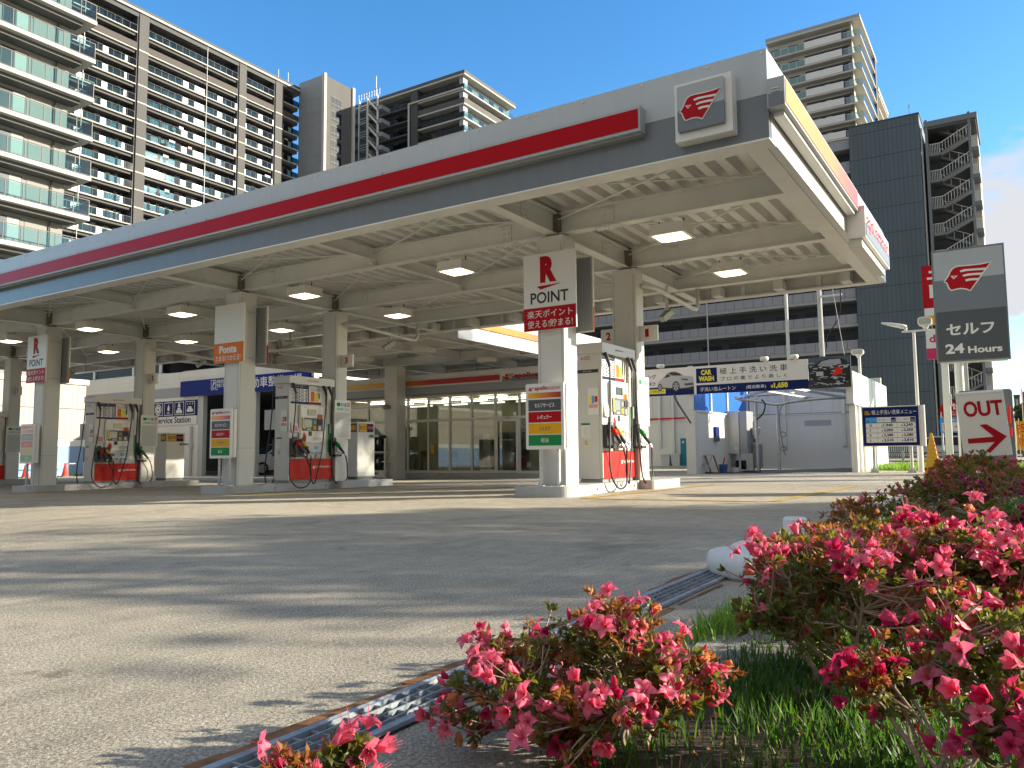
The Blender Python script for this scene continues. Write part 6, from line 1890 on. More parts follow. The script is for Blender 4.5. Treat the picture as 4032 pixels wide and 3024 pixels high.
T(bn, '撥水弾き', o + Vector((0.25, 0, 0.38)), XP, 0.68, 0.14, 'ink_black', 0.02, 0.003)
cwb = mk('logo_field', rectf(MB(), o, XP, 2.45, 3.20, 0.38, 0.90, 0.0005), 'navy', bn)
T(bn, 'CAR', o + Vector((2.63, 0, 0.66)), XP, 0.38, 0.18, 'yellow', 0.05, 0.005)
T(bn, 'WASH', o + Vector((2.54, 0, 0.44)), XP, 0.55, 0.18, 'yellow', 0.05, 0.005)
T(bn, '極 上 手 洗 い 洗 車', o + Vector((3.30, 0, 0.64)), XP, 2.28, 0.22, 'ink_black', 0.03, 0.003)
T(bn, 'プ ロ の 業 で よ り 美 し く', o + Vector((3.32, 0, 0.42)), XP, 2.24, 0.14, 'ink_black', 0.01, 0.003)
T(bn, '手洗い泡ムートン', o + Vector((2.58, 0, 0.08)), XP, 1.26, 0.15, 'sign_white', 0.015, 0.005)
T(bn, '(軽自動車)', o + Vector((4.20, 0, 0.08)), XP, 0.66, 0.14, 'sign_white', 0.01, 0.005)
T(bn, '¥', o + Vector((5.02, 0, 0.08)), XP, 0.08, 0.11, 'yellow', 0.03, 0.005)
T(bn, '1,650', o + Vector((5.12, 0, 0.05)), XP, 0.46, 0.21, 'yellow', 0.05, 0.005)
# printed silver car
oc = o + Vector((1.02, 0, 0.16))
mk('printed_shadow', MB().plate([(0.0, 0.08), (1.34, 0.02), (1.34, 0.12), (0.0, 0.16)], oc + Vector((0, -0.004, 0)), XP, ZP, -YP, 0.002), 'ink_black', bn)
body = [(0.0, 0.22), (0.02, 0.34), (0.10, 0.42), (0.24, 0.50), (0.36, 0.66), (0.50, 0.71), (0.68, 0.70), (0.86, 0.62), (0.98, 0.52), (1.20, 0.50), (1.33, 0.46), (1.34, 0.14), (1.16, 0.10), (0.84, 0.08), (0.80, 0.12), (0.60, 0.10), (0.20, 0.14), (0.10, 0.12), (0.02, 0.14)]
mk('printed_car', MB().plate(body, oc + Vector((0, -0.007, 0)), XP, ZP, -YP, 0.002), 'car_silver', bn)
mk('printed_glass', MB().plate([(0.40, 0.63), (0.52, 0.675), (0.68, 0.665), (0.84, 0.60), (0.92, 0.53), (0.56, 0.55)], oc + Vector((0, -0.0095, 0)), XP, ZP, -YP, 0.002).plate([(0.16, 0.475), (0.27, 0.52), (0.36, 0.62), (0.50, 0.545), (0.40, 0.50)], oc + Vector((0, -0.0095, 0)), XP, ZP, -YP, 0.002), 'ink_black', bn)
mk('printed_lamp', MB().plate([(0.86, 0.43), (1.10, 0.41), (1.16, 0.34), (0.92, 0.37)], oc + Vector((0, -0.0095, 0)), XP, ZP, -YP, 0.002).plate([(0.98, 0.24), (1.33, 0.26), (1.33, 0.17), (1.02, 0.16)], oc + Vector((0, -0.0095, 0)), XP, ZP, -YP, 0.002), 'dark_grey', bn)
for cx, r in ((0.68, 0.19), (0.075, 0.13)):
    pts = [(cx + r * 0.72 * math.cos(a * 0.3142), 0.15 + r * math.sin(a * 0.3142)) for a in range(20)]
    w_ = mk('printed_wheel', MB().plate(pts, oc + Vector((0, -0.010, 0)), XP, ZP, -YP, 0.002), 'ink_black', bn)
    mb = MB()
    for q in range(7):
        a = q * 0.8976
        mb.plate([(cx, 0.15), (cx + r * 0.55 * math.cos(a), 0.15 + r * 0.78 * math.sin(a)), (cx + r * 0.55 * math.cos(a + 0.45), 0.15 + r * 0.78 * math.sin(a + 0.45))], oc + Vector((0, -0.0125, 0)), XP, ZP, -YP, 0.001)
    mk('printed_rim', mb, 'light_grey', bn)
# dark photo panel with a soapy car
ph = thing('photo_panel', 'dark picture panel of a foam covered car at right end of the banner', 'picture panel', (-5.06, BY - 0.02, 3.2))
PX = -5.70
mk('panel', MB().box(PX, -4.41, BY - 0.02, BY + 0.04, 2.71, 3.74), 'ink_black', ph)
o = Vector((PX, BY - 0.02, 2.71))
mk('printed_backdrop', MB().plate([(0.02, 0.75), (1.27, 0.78), (1.27, 1.01), (0.02, 1.01)], o + Vector((0, -0.001, 0)), XP, ZP, -YP, 0.001), 'slate_panel', ph)
mk('printed_car', MB().plate([(0.03, 0.62), (0.14, 0.70), (0.35, 0.88), (0.62, 0.96), (0.95, 0.96), (1.18, 0.86), (1.26, 0.66), (1.27, 0.30), (1.15, 0.12), (0.35, 0.10), (0.10, 0.30)], o + Vector((0, -0.003, 0)), XP, ZP, -YP, 0.001), 'screen_dark', ph)
mk('printed_glass', MB().plate([(0.28, 0.74), (0.42, 0.87), (0.66, 0.92), (0.98, 0.92), (1.02, 0.76), (0.6, 0.70)], o + Vector((0, -0.005, 0)), XP, ZP, -YP, 0.001), 'photo_grey', ph)
mk('printed_tail_light', MB().plate([(0.72, 0.38), (0.84, 0.66), (1.02, 0.66), (1.04, 0.46), (0.9, 0.40)], o + Vector((0, -0.005, 0)), XP, ZP, -YP, 0.001), 'bright_red', ph)
mk('printed_plate', rectf(MB(), o, XP, 0.24, 0.46, 0.40, 0.54, 0.005), 'faded_grey', ph)
random.seed(11)
mb = MB()
for i in range(80):
    cx, cy = random.uniform(0.05, 1.22), random.choice((random.uniform(0.62, 0.72), random.uniform(0.28, 0.36), random.uniform(0.10, 0.18), random.uniform(0.1, 0.9)))
    w, h = random.uniform(0.015, 0.10), random.uniform(0.006, 0.03)
    mb.plate([(cx + w * math.cos(a * 0.9) * random.uniform(.6, 1.1), cy + h * math.sin(a * 0.9) * random.uniform(.6, 1.2)) for a in range(7)], o + Vector((0, -0.0065 - 0.00002 * i, 0)), XP, ZP, -YP, 0.00001)
mk('printed_foam', mb, 'light_slate', ph)
for x, lab in ((-6.13, 'white dome lamp on banner top beside the dark picture'), (-7.1, 'white dome lamp on banner top at its middle'), (-10.8, 'white dome lamp on banner top above the silver car')):
    t = thing('dome_lamp', lab, 'lamp', (x, BY, 3.78), 'dome lamps on the banner')
    mk('shade', MB().lathe((x, BY - 0.05, 3.71), [(0.02, 0.0), (0.13, 0.02), (0.15, 0.08), (0.13, 0.15), (0.0, 0.17)], 14), 'sign_white', t, smooth=True)
    mk('foot', MB().box(x - 0.04, x + 0.04, BY - 0.0, BY + 0.06, 3.70, 3.76), 'light_grey', t)
# ---- machines ----
t = thing('coin_box', 'grey and blue coin box on a post before the white wash wall', 'coin box', (-8.85, 26.5, 0))
mk('box', MB().box(-9.07, -8.84, 26.4, 26.75, 1.04, 1.56), 'light_grey', t)
mk('blue_face', MB().box(-8.839, -8.64, 26.41, 26.74, 1.05, 1.54), 'dark_grey', t)
mk('blue_print', MB().box(-8.639, -8.632, 26.43, 26.72, 1.2, 1.52).box(-8.82, -8.66, 26.401, 26.409, 1.2, 1.52), 'royal_blue', t)
mb = MB()
for i in range(6):
    mb.box(-9.0 + 0.02 * (i % 2), -8.90, 26.394, 26.3995, 1.10 + 0.07 * i, 1.125 + 0.07 * i)
mk('slots', mb, 'ink_black', t)
mk('post', MB().box(-8.95, -8.83, 26.5, 26.62, 0, 1.04), 'light_grey', t)
mk('hand_wash_bottle', MB().lathe((-8.93, 26.45, 0.66), [(0.05, 0), (0.05, 0.17), (0.02, 0.2), (0, 0.2)], 8), 'sign_white', t)
t = thing('machine_cabinet', 'large grey wall cabinet of the wash machine on legs', 'machine cabinet', (-8.4, 28, 0))
mk('cabinet', MB().box(-8.77, -8.34, 27.95, 28.9, 0.63, 2.13), 'light_grey', t)
mk('side_door', MB().box(-8.339, -8.07, 28.0, 28.85, 0.63, 2.12), 'clad_grey', t)
mk('small_plate', MB().box(-8.5, -8.42, 27.944, 27.9495, 0.75, 0.86), 'sign_white', t)
for x in (-8.72, -8.36, -8.1):
    mk('leg', MB().box(x - 0.03, x + 0.03, 28.02, 28.08, 0, 0.629), 'light_grey', t)
mk('motor', MB().cyl((-8.6, 28.4, 0.22), (-8.25, 28.4, 0.22), 0.16, 12), 'black_plastic', t)
t = thing('pump_unit', 'grey wash pump unit with gauges beside the large cabinet', 'pump unit', (-7.95, 28.6, 0))
mk('frame', MB().box(-8.04, -7.78, 28.5, 28.85, 0.12, 0.95), 'mid_grey', t)
mk('top_box', MB().box(-8.02, -7.82, 28.5, 28.8, 1.25, 1.55), 'light_grey', t)
mk('gauge', MB().cyl((-7.9, 28.46, 1.08), (-7.9, 28.50, 1.08), 0.09, 12), 'dark_grey', t)
mk('leg', MB().box(-8.03, -7.99, 28.52, 28.6, 0, 0.119).box(-7.83, -7.79, 28.52, 28.6, 0, 0.119), 'mid_grey', t)
mk('pipe', MB().tube([(-7.95, 28.7, 0.951), (-7.95, 28.7, 1.25)], 0.03, 6), 'galvanised', t)
t = thing('step_ladder', 'aluminium step ladder with wooden legs by the coin box', 'step ladder', (-8.6, 25.3, 0))
for s, m in ((0, 'galvanised'), (1, 'wood')):
    x = -8.72 + 0.28 * s
    mk('leg', MB().bar((x - 0.16, 25.15, 0), (x, 25.3, 0.58), 0.045, 0.03), 'galvanised' if s == 0 else 'galvanised', t)
    mk('leg', MB().bar((x + 0.14, 25.55, 0), (x + 0.02, 25.35, 0.58), 0.06, 0.03), 'wood', t)
mk('step', MB().bar((-8.80, 25.22, 0.28), (-8.50, 25.22, 0.26), 0.08, 0.025).bar((-8.73, 25.3, 0.585), (-8.42, 25.3, 0.585), 0.12, 0.03), 'galvanised', t)
t = thing('bucket', 'blue bucket beside the step ladder in the wash bay', 'bucket', (-8.25, 25.8, 0))
mk('pail', MB().lathe((-8.25, 25.8, 0), [(0.11, 0), (0.15, 0.27), (0.16, 0.28), (0.13, 0.27), (0.10, 0.02), (0, 0.02)], 14), M('pail_blue', (0.03, 0.12, 0.35), 0.4).name, t)
mk('brush', MB().cyl((-8.28, 25.8, 0.1), (-8.2, 25.82, 0.5), 0.02, 6), 'bright_red', t)
t = thing('bucket', 'small white bucket beside the blue bucket', 'bucket', (-7.95, 26.1, 0))
mk('pail', MB().lathe((-7.95, 26.1, 0), [(0.12, 0), (0.15, 0.16), (0.16, 0.17), (0.13, 0.16), (0.10, 0.02), (0, 0.02)], 14), 'sign_white', t)
mk('handle', MB().tube([(-8.1, 26.1, 0.17), (-7.95, 25.95, 0.10), (-7.8, 26.1, 0.17)], 0.008, 5), 'light_grey', t)
t = thing('wash_hose', 'black hose lying looped on the wash bay floor', 'hose', (-8, 25.4, 0))
mk('loop', MB().tube(hose_curve([(-8.45, 25.0, 0.02), (-8.0, 24.95, 0.02), (-7.4, 25.2, 0.02), (-7.0, 25.7, 0.02), (-7.3, 26.4, 0.02), (-7.9, 26.9, 0.03), (-8.0, 27.8, 0.03)]), 0.022, 6), 'rubber', t)
mk('gun', MB().bar((-8.6, 25.05, 0.03), (-8.45, 25.0, 0.03), 0.04, 0.04), 'black_plastic', t)
for x, lab in ((-13.48, 'grey lidded bin by the wash back wall, left of two'), (-13.0, 'grey lidded bin by the wash back wall, next to the teal box')):
    t = thing('waste_bin', lab, 'bin', (x, 34.1, 0), 'grey bins by the back wall')
    mk('body', MB().add([(x - .17, 33.95, 0), (x + .17, 33.95, 0), (x + .17, 34.3, 0), (x - .17, 34.3, 0), (x - .21, 33.9, 0.56), (x + .21, 33.9, 0.56), (x + .21, 34.35, 0.56), (x - .21, 34.35, 0.56)], [(0, 3, 2, 1), (4, 5, 6, 7), (0, 1, 5, 4), (1, 2, 6, 5), (2, 3, 7, 6), (3, 0, 4, 7)]), 'bin_grey', t)
    mk('lid', MB().rbox(x - .23, x + .23, 33.87, 34.38, 0.561, 0.63, 0.05), 'bin_grey', t)
t = thing('locker', 'teal narrow locker by the wash back wall', 'locker', (-12.6, 34.2, 0))
mk('body', MB().box(-12.78, -12.2, 34.0, 34.45, 0.02, 1.32), 'teal_bin', t)
mk('door_line', MB().box(-12.75, -12.24, 33.995, 33.9995, 0.2, 0.215), 'ink_black', t)
mk('label', MB().box(-12.7, -12.6, 33.995, 33.9995, 1.1, 1.2), 'sign_white', t)
t = thing('drain_channel_edge', 'low concrete kerb at the foot of the wash back wall', 'kerb', (-13, 33.6, 0))
mk('kerb', MB().box(-15, -11.8, 33.5, 33.65, 0, 0.1), 'kerb_concrete', t)

for o_ in list(bpy.data.objects):
    # the lane's machines stand a little farther back, against the dividing wall
    if o_.parent is None and o_.name.split('.')[0] in ('coin_box', 'machine_cabinet', 'pump_unit', 'step_ladder', 'bucket', 'wash_hose'):
        o_.location = EYE + (o_.location - EYE) * 1.108
        o_.scale = (1.108, 1.108, 1.108)
# ================= SIGNS AND POLES ON THE RIGHT =================
t = thing('price_menu_sign', 'navy price table sign on two posts before the white wash wall', 'sign', (-3.3, 26.8, 0))
b = mk('board', MB().box(-4.13, -2.50, 26.75, 26.82, 0.80, 2.04), 'sign_white', t)
mk('side_return', MB().rbox(-2.499, -2.36, 26.72, 26.86, 0.80, 2.04, 0.05), 'sign_white', t)
o = Vector((-4.13, 26.75, 0.80))
f = mk('navy_field', rectf(MB(), o, XP, 0.03, 1.60, 0.03, 1.21, 0.0005), 'navy', b)
mk('logo_field', rectf(MB(), o, XP, 0.07, 0.28, 0.97, 1.12, 0.004), 'ink_black', b)
T(b, 'CAR\nWASH', o + Vector((0.10, 0, 0.985)), XP, 0.15, 0.12, 'amber', 0.04, 0.009)
T(b, '極上手洗い洗車メニュー', o + Vector((0.30, 0, 0.985)), XP, 1.24, 0.14, 'sign_white', 0.03, 0.004)
cells, cb_ = MB(), MB()
xs = [(0.12, 0.435), (0.44, 0.995), (1.0, 1.51)]
for r in range(5):
    z0, z1 = (0.745, 0.90) if r == 0 else (0.125 + 0.152 * (4 - r), 0.125 + 0.152 * (4 - r) + 0.142)
    for c, (a, bb) in enumerate(xs):
        (cb_ if r == 0 and c == 0 else cells).plate([(a, z0), (bb, z0), (bb, z1), (a, z1)], o + Vector((0, -0.0045, 0)), XP, ZP, -YP, 0.002)
mk('table_cells', cells, 'sign_white', b)
mk('corner_cell', cb_, 'sky_blue', b)
for r, (s, p, q) in enumerate((('SS', '1,940', '2,240'), ('S', '2,050', '2,350'), ('M', '2,280', '2,580'), ('L', '2,510', '2,810'))):
    z = 0.125 + 0.152 * (3 - r) + 0.025
    T(b, s, o + Vector((0.22, 0, z + 0.01)), XP, 0.08 if len(s) > 1 else 0.04, 0.075, 'ink_black', 0.03, 0.007)
    T(b, '¥', o + Vector((0.56, 0, z)), XP, 0.04, 0.06, 'navy', 0.03, 0.007)
    T(b, p, o + Vector((0.62, 0, z - 0.005)), XP, 0.26, 0.10, 'navy', 0.04, 0.007)
    T(b, '¥', o + Vector((1.11, 0, z)), XP, 0.04, 0.06, 'navy', 0.03, 0.007)
    T(b, q, o + Vector((1.17, 0, z - 0.005)), XP, 0.26, 0.10, 'navy', 0.04, 0.007)
T(b, '手洗い泡ムートン', o + Vector((0.455, 0, 0.79)), XP, 0.37, 0.065, 'ink_black', 0.01, 0.007)
T(b, '超撥水', o + Vector((1.18, 0, 0.785)), XP, 0.17, 0.075, 'mid_grey', 0.02, 0.007)
T(b, '手洗い\n泡ムートン', o + Vector((1.015, 0, 0.775)), XP, 0.15, 0.09, 'mid_grey', 0.0, 0.007)
T(b, '車種', o + Vector((0.14, 0, 0.76)), XP, 0.08, 0.045, 'navy', 0.01, 0.007)
for a, s in ((0.84, '25'), (1.37, '27')):
    mk('minute_field', rectf(MB(), o, XP, a, a + 0.13, 0.76, 0.885, 0.0067), 'navy', b)
    T(b, s + '分', o + Vector((a + 0.02, 0, 0.78)), XP, 0.09, 0.05, 'sign_white', 0.02, 0.011)
for x in (-3.83, -2.79):
    p_ = mk('post', MB().cyl((x, 26.86, 0), (x, 26.86, 1.9), 0.045, 10), 'galvanised', t)
    mb = MB().box(x - 0.14, x + 0.14, 26.74, 26.98, 0, 0.012)
    for s in (-1, 1):
        mb.add([(x + s * 0.04, 26.85, 0.012), (x + s * 0.13, 26.85, 0.012), (x + s * 0.04, 26.85, 0.19), (x + s * 0.04, 26.865, 0.012), (x + s * 0.13, 26.865, 0.012), (x + s * 0.04, 26.865, 0.19)], [(0, 1, 2), (3, 5, 4), (0, 3, 4, 1), (1, 4, 5, 2)])
    mk('post_foot', mb, 'galvanised', p_)
# twin head lamp post
t = thing('lamp_post', 'white lamp post with two flat heads behind the price table', 'lamp post', (-2.66, 28, 0), 'white lamp posts')
mk('pole', MB().tube([(-2.66, 28, 0), (-2.66, 28, 1.3), (-2.66, 28, 1.32), (-2.66, 28, 4.46)], [0.085, 0.085, 0.052, 0.045], 12), 'sign_white', t)
mk('cross_arm', MB().box(-3.0, -2.2, 27.96, 28.04, 4.44, 4.49), 'sign_white', t)
def flat_head(t, x, y, z, ang, w=0.34):
    d = Vector((math.cos(ang), 0, math.sin(ang)))
    mk('lamp_neck', MB().lathe((x, y, z), [(0.06, 0), (0.07, 0.05), (0.10, 0.12), (0, 0.14)], 10), 'sign_white', t)
h1 = mk('lamp_head', MB().tube([(-2.86, 28, 4.60), (-3.0, 27.98, 4.645), (-3.3, 27.95, 4.73), (-3.58, 27.92, 4.80)], [0.07, 0.075, 0.06, 0.03], 8), 'sign_white', t, smooth=True)
mk('lamp_neck', MB().cyl((-2.9, 28, 4.49), (-2.88, 28, 4.60), 0.05, 8), 'sign_white', t)
h2 = mk('lamp_head', MB().rbox(-2.53, -2.13, 27.90, 28.12, 4.60, 4.88, 0.09, axis='y'), 'sign_white', t)
mk('lamp_lens', MB().rbox(-2.49, -2.17, 27.885, 27.899, 4.65, 4.84, 0.05, axis='y'), M('lens_grey', (0.45, 0.43, 0.33), 0.3).name, h2)
mk('lamp_neck', MB().lathe((-2.32, 28.0, 4.49), [(0.06, 0), (0.07, 0.03), (0.11, 0.11)], 10), 'sign_white', t)
t = thing('lamp_post', 'short white lamp post with square head above the white wash wall', 'lamp post', (-5.53, 36, 0), 'white lamp posts')
mk('pole', MB().cyl((-5.53, 36, 0), (-5.53, 36, 4.62), 0.06, 10), 'sign_white', t)
h2 = mk('lamp_head', MB().rbox(-5.83, -5.35, 35.88, 36.14, 4.74, 4.97, 0.08, axis='y'), 'sign_white', t)
mk('lamp_lens', MB().rbox(-5.78, -5.40, 35.865, 35.879, 4.77, 4.93, 0.05, axis='y'), 'lens_grey', h2)
mk('lamp_neck', MB().lathe((-5.55, 36, 4.60), [(0.07, 0), (0.09, 0.06), (0.16, 0.14)], 10), 'sign_white', t)
# the tall grey pole sign
t = thing('pole_sign', 'tall grey pole sign with red winged head and 24 Hours lettering', 'pole sign', (-1.9, 33, 0))
SX0, SX1, SYy = -2.42, -0.10, 33.0
fr = mk('frame', MB().box(SX0, SX1, SYy, SYy + 0.35, 3.90, 8.07), 'slate_grey', t)
mk('upper_panel', MB().box(SX0 + 0.06, SX1 - 0.05, SYy - 0.012, SYy - 0.0005, 6.93, 8.0), 'light_slate', t)
mk('middle_panel', MB().box(SX0 + 0.06, SX1 - 0.05, SYy - 0.012, SYy - 0.0005, 5.76, 6.929), 'slate_grey', t)
lp = mk('lower_panel', MB().box(SX0 + 0.06, SX1 - 0.05, SYy - 0.012, SYy - 0.0005, 3.95, 5.759), 'dark_slate', t)
emblem(fr, (-2.06, SYy - 0.012, 6.42), XP, 1.52, 0.004)
T(lp, 'セルフ', (-2.06, SYy - 0.012, 4.86), XP, 1.52, 0.42, 'sign_white', 0.03, 0.004)
T(lp, '24', (-2.12, SYy - 0.012, 4.19), XP, 0.60, 0.36, 'sign_white', 0.035, 0.004)
T(lp, 'Hours', (-1.40, SYy - 0.012, 4.17), XP, 1.06, 0.25, 'sign_white', 0.03, 0.004)
mk('bottom_edge', MB().box(SX0 + 0.1, SX1 - 0.1, SYy + 0.05, SYy + 0.3, 3.85, 3.899), 'sign_white', t)
mk('post', MB().box(-2.30, -2.07, SYy + 0.06, SYy + 0.28, 0, 3.849), 'sign_white', t)
mk('post', MB().cyl((-1.74, SYy + 0.17, 0), (-1.74, SYy + 0.17, 3.849), 0.15, 18), 'sign_white', t)
mk('cable_box', MB().box(-2.069, -2.03, SYy + 0.08, SYy + 0.2, 2.3, 2.72), 'sign_white', t)
# OUT sign, leaning
t = thing('out_sign', 'leaning white OUT sign with red arrow behind the azaleas', 'sign', (-0.42, 14.0, 0))
up_l = Vector((-0.075, 0, 0.997))
rt_l = Vector((0.998, 0, 0.045)).normalized()
o = Vector((-0.735, 14.0, 0.555))
n_out = -YP
b = mk('board', MB().plate([(0, 0), (0.635, 0), (0.635, 0.955), (0, 0.955)], o + YP * 0.06, rt_l, up_l, n_out, 0.06), 'sign_white', t)
mk('top_roll', MB().cyl(o + up_l * 0.955 + YP * 0.03, o + up_l * 0.955 + rt_l * 0.635 + YP * 0.03, 0.035, 12), 'sign_white', t)
T(b, 'O', o + rt_l * 0.085 + up_l * 0.60, rt_l, 0.185, 0.245, 'sign_red', 0.03, 0.003, v=up_l)
T(b, 'U', o + rt_l * 0.275 + up_l * 0.60, rt_l, 0.165, 0.235, 'sign_red', 0.035, 0.003, v=up_l)
T(b, 'T', o + rt_l * 0.445 + up_l * 0.605, rt_l, 0.155, 0.23, 'sign_red', 0.035, 0.003, v=up_l)
arrow = [(0.08, 0.27), (0.44, 0.275), (0.24, 0.49), (0.345, 0.495), (0.60, 0.30), (0.37, 0.07), (0.32, 0.13), (0.45, 0.215), (0.08, 0.20)]
arrow = [(0.085, 0.275), (0.43, 0.285), (0.265, 0.475), (0.36, 0.48), (0.595, 0.28), (0.35, 0.045), (0.30, 0.075), (0.43, 0.205), (0.085, 0.20)]
mk('red_arrow', MB().plate(arrow, o + n_out * 0.003, rt_l, up_l, n_out, 0.003), 'sign_red', b)
mk('post', MB().cyl((-0.62, 14.09, 0), (-0.66, 14.09, 0.9), 0.03, 8).cyl((-0.22, 14.09, 0), (-0.26, 14.09, 0.9), 0.03, 8), 'mid_grey', t)
mk('rear_shell', MB().rbox(-0.79, -0.06, 14.45, 14.75, 0.35, 1.60, 0.05, axis='y'), 'slate_grey', t)
mk('red_reflector', MB().box(-0.135, -0.10, 14.12, 14.40, 1.06, 1.32).box(-0.125, -0.09, 14.12, 14.40, 0.86, 1.0), 'bright_red', t)
# yellow tall cone
t = thing('caution_cone', 'tall yellow square caution cone with red print beside the price table', 'cone', (-2.1, 25, 0))
mb = MB()
cx, cy = -2.08, 25.0
vs = []
for z, w in ((0.03, 0.20), (1.12, 0.035), (1.16, 0.02)):
    vs += [(cx - w, cy - w, z), (cx + w, cy - w, z), (cx + w, cy + w, z), (cx - w, cy + w, z)]
mb.add(vs, [(0, 1, 5, 4), (1, 2, 6, 5), (2, 3, 7, 6), (3, 0, 4, 7), (4, 5, 9, 8), (5, 6, 10, 9), (6, 7, 11, 10), (7, 4, 8, 11), (8, 9, 10, 11), (0, 3, 2, 1)])
mk('cone', mb, 'cone_yellow', t)
mb = MB()
for i in range(8):
    z = 0.14 + 0.11 * i
    w = 0.20 - 0.165 * (z - 0.03) / 1.09 + 0.004
    mb.box(cx - w, cx + w, cy - w, cy + w, z, z + 0.008)
mk('ridges', mb, M('cone_ridge', (0.66, 0.36, 0.03), 0.5).name, t)
mb = MB()
for i in range(6):
    z = 0.25 + 0.13 * i
    w = 0.20 - 0.165 * (z + 0.04 - 0.03) / 1.09 + 0.008
    mb.box(cx + w - 0.004, cx + w + 0.006, cy - w * 0.5, cy + w * 0.5, z, z + 0.08)
mk('red_print', mb, 'bright_red', t)
mk('foot', MB().rbox(cx - 0.22, cx + 0.22, cy - 0.22, cy + 0.22, 0, 0.03, 0.03), 'cone_yellow', t)
# roadside things beyond
t = thing('red_totem', 'tall red roadside sign panel half hidden behind the pole sign', 'sign', (-3.7, 50, 0))
mk('red_board', MB().box(-4.2, -1.4, 50, 50.3, 8.68, 11.12), 'sign_red', t)
T(t, 'ユ', (-3.93, 50, 10.3), XP, 0.9, 0.5, 'sign_white', 0.05, 0.005)
T(t, 'ト', (-3.86, 50, 9.25), XP, 0.8, 0.75, 'sign_white', 0.05, 0.005)
mk('white_strip', MB().box(-4.15, -1.4, 50, 50.3, 8.26, 8.679), 'sign_white', t)
mk('amber_strip', MB().box(-4.15, -1.4, 50, 50.3, 7.75, 8.259), 'amber', t)
wp_ = mk('white_board', MB().box(-4.15, -1.4, 50, 50.3, 6.4, 7.5), 'sign_white', t)
T(wp_, 'docomo', (-3.98, 50, 6.72), XP, 2.2, 0.45, M('shop_red', (0.50, 0.01, 0.10), 0.4).name, 0.03, 0.005)
mk('red_strip', MB().box(-4.15, -1.4, 50, 50.3, 5.8, 6.399), 'shop_red', t)
mk('post', MB().box(-2.6, -2.2, 50.05, 50.25, 0, 5.799), 'light_grey', t)
mk('post', MB().box(-2.6, -2.2, 50.31, 50.4, 5.8, 11.0), 'light_grey', t)
t = thing('entrance_sign', 'red round entrance sign with white arrow above a phone shop board', 'sign', (-2.9, 45, 0))
mk('disc', MB().cyl((-2.98, 45.06, 2.66), (-2.98, 45.12, 2.66), 0.36, 24), 'sign_red', t)
mk('red_board', MB().box(-2.85, -1.9, 44.98, 45.05, 2.34, 3.08), 'sign_red', t)
mk('white_arrow', MB().plate([(0, 0), (0.13, 0), (0.13, 0.09), (0.09, 0.09), (0.09, 0.2), (0.17, 0.13), (0.17, 0.2), (0.06, 0.31), (-0.06, 0.2), (-0.06, 0.13), (0.02, 0.2), (0.02, 0.0)], (-2.72, 44.978, 2.70), XP, ZP, -YP, 0.004), 'sign_white', t)
T(t, '出入口', (-2.80, 44.98, 2.53), XP, 0.36, 0.10, 'sign_white', 0.02, 0.004)
T(t, '駐車禁止', (-2.80, 44.98, 2.40), XP, 0.38, 0.09, 'sign_white', 0.02, 0.004)
pb = mk('phone_board', MB().box(-3.33, -1.4, 45.0, 45.06, 1.55, 2.32), 'sky_blue', t)
mk('white_field', MB().box(-3.25, -1.45, 44.99, 44.9995, 1.62, 2.06), 'sign_white', pb)
T(pb, 'docomo', (-2.70, 44.99, 1.80), XP, 0.75, 0.14, 'shop_red', 0.0, 0.004)
T(pb, '携帯', (-2.85, 45.0, 2.12), XP, 0.42, 0.10, 'sign_white', 0.02, 0.004)
mk('red_mark', MB().box(-3.16, -3.04, 44.984, 44.9895, 1.7, 1.98), 'bright_red', pb)
mk('post', MB().cyl((-3.25, 45.1, 0), (-3.25, 45.1, 2.6), 0.05, 8).cyl((-1.6, 45.1, 0), (-1.6, 45.1, 2.3), 0.05, 8), 'sign_white', t)
# dark rail fence along the back street
t = thing('rail_fence', 'dark horizontal rail fence beyond the grass strip', 'fence', (-2, 38, 0))
mk('rails', MB().box(-5.2, 6.0, 37.98, 38.02, 0.56, 0.62).box(-5.2, 6.0, 37.98, 38.02, 0.38, 0.44).box(-5.2, 6.0, 37.98, 38.02, 0.20, 0.26), 'dark_grey', t)
for i in range(7):
    x = -4.28 + 1.55 * i
    mk('post', MB().box(x - 0.05, x + 0.05, 37.9, 37.979, 0, 0.68), 'mid_grey', t)
t = thing('grey_railing', 'pale grey metal railing far behind the yellow cone', 'railing', (-4, 55, 0))
mb = MB().box(-9, -2.0, 54.98, 55.02, 1.42, 1.48).box(-9, -2.0, 54.98, 55.02, 0.5, 0.55)
mk('rails', mb, 'light_grey', t)
mb = MB()
for i in range(58):
    mb.box(-9 + 0.12 * i, -8.97 + 0.12 * i, 54.985, 55.015, 0, 1.42)
mk('bars', mb, 'light_grey', t)
small_car(-3.0, 48.5, 0, 'silver car parked on the back street behind the yellow cone', 'car_silver', R_(180))
# banners on thin poles at the right edge
def nobori(x, y, z0, z1, w, mats, lab, txt=None):
    t = thing('banner_flag', lab, 'banner flag', (x, y, 0), 'roadside banner flags')
    mk('pole', MB().cyl((x, y, 0), (x, y, z1 + 0.1), 0.015, 6), 'sign_white', t)
    n = 8
    mb = MB()
    vs, fs = [], []
    for i in range(n + 1):
        z = z0 + (z1 - z0) * i / n
        for j in range(4):
            q = j / 3
            vs.append((x + 0.02 + w * q, y + 0.03 * math.sin(3 * q + i), z + 0.01 * math.sin(2 * q + i)))
    for i in range(n):
        for j in range(3):
            fs.append((i * 4 + j, i * 4 + j + 1, i * 4 + j + 5, i * 4 + j + 4))
    mb.add(vs, fs)
    f = mk('cloth', mb, mats, t)
    if txt:
        T(f, txt, (x + 0.05, y - 0.035, z0 + 0.15), XP, w * 0.75, (z1 - z0) * 0.75, 'bright_red', 0.05, 0.004)
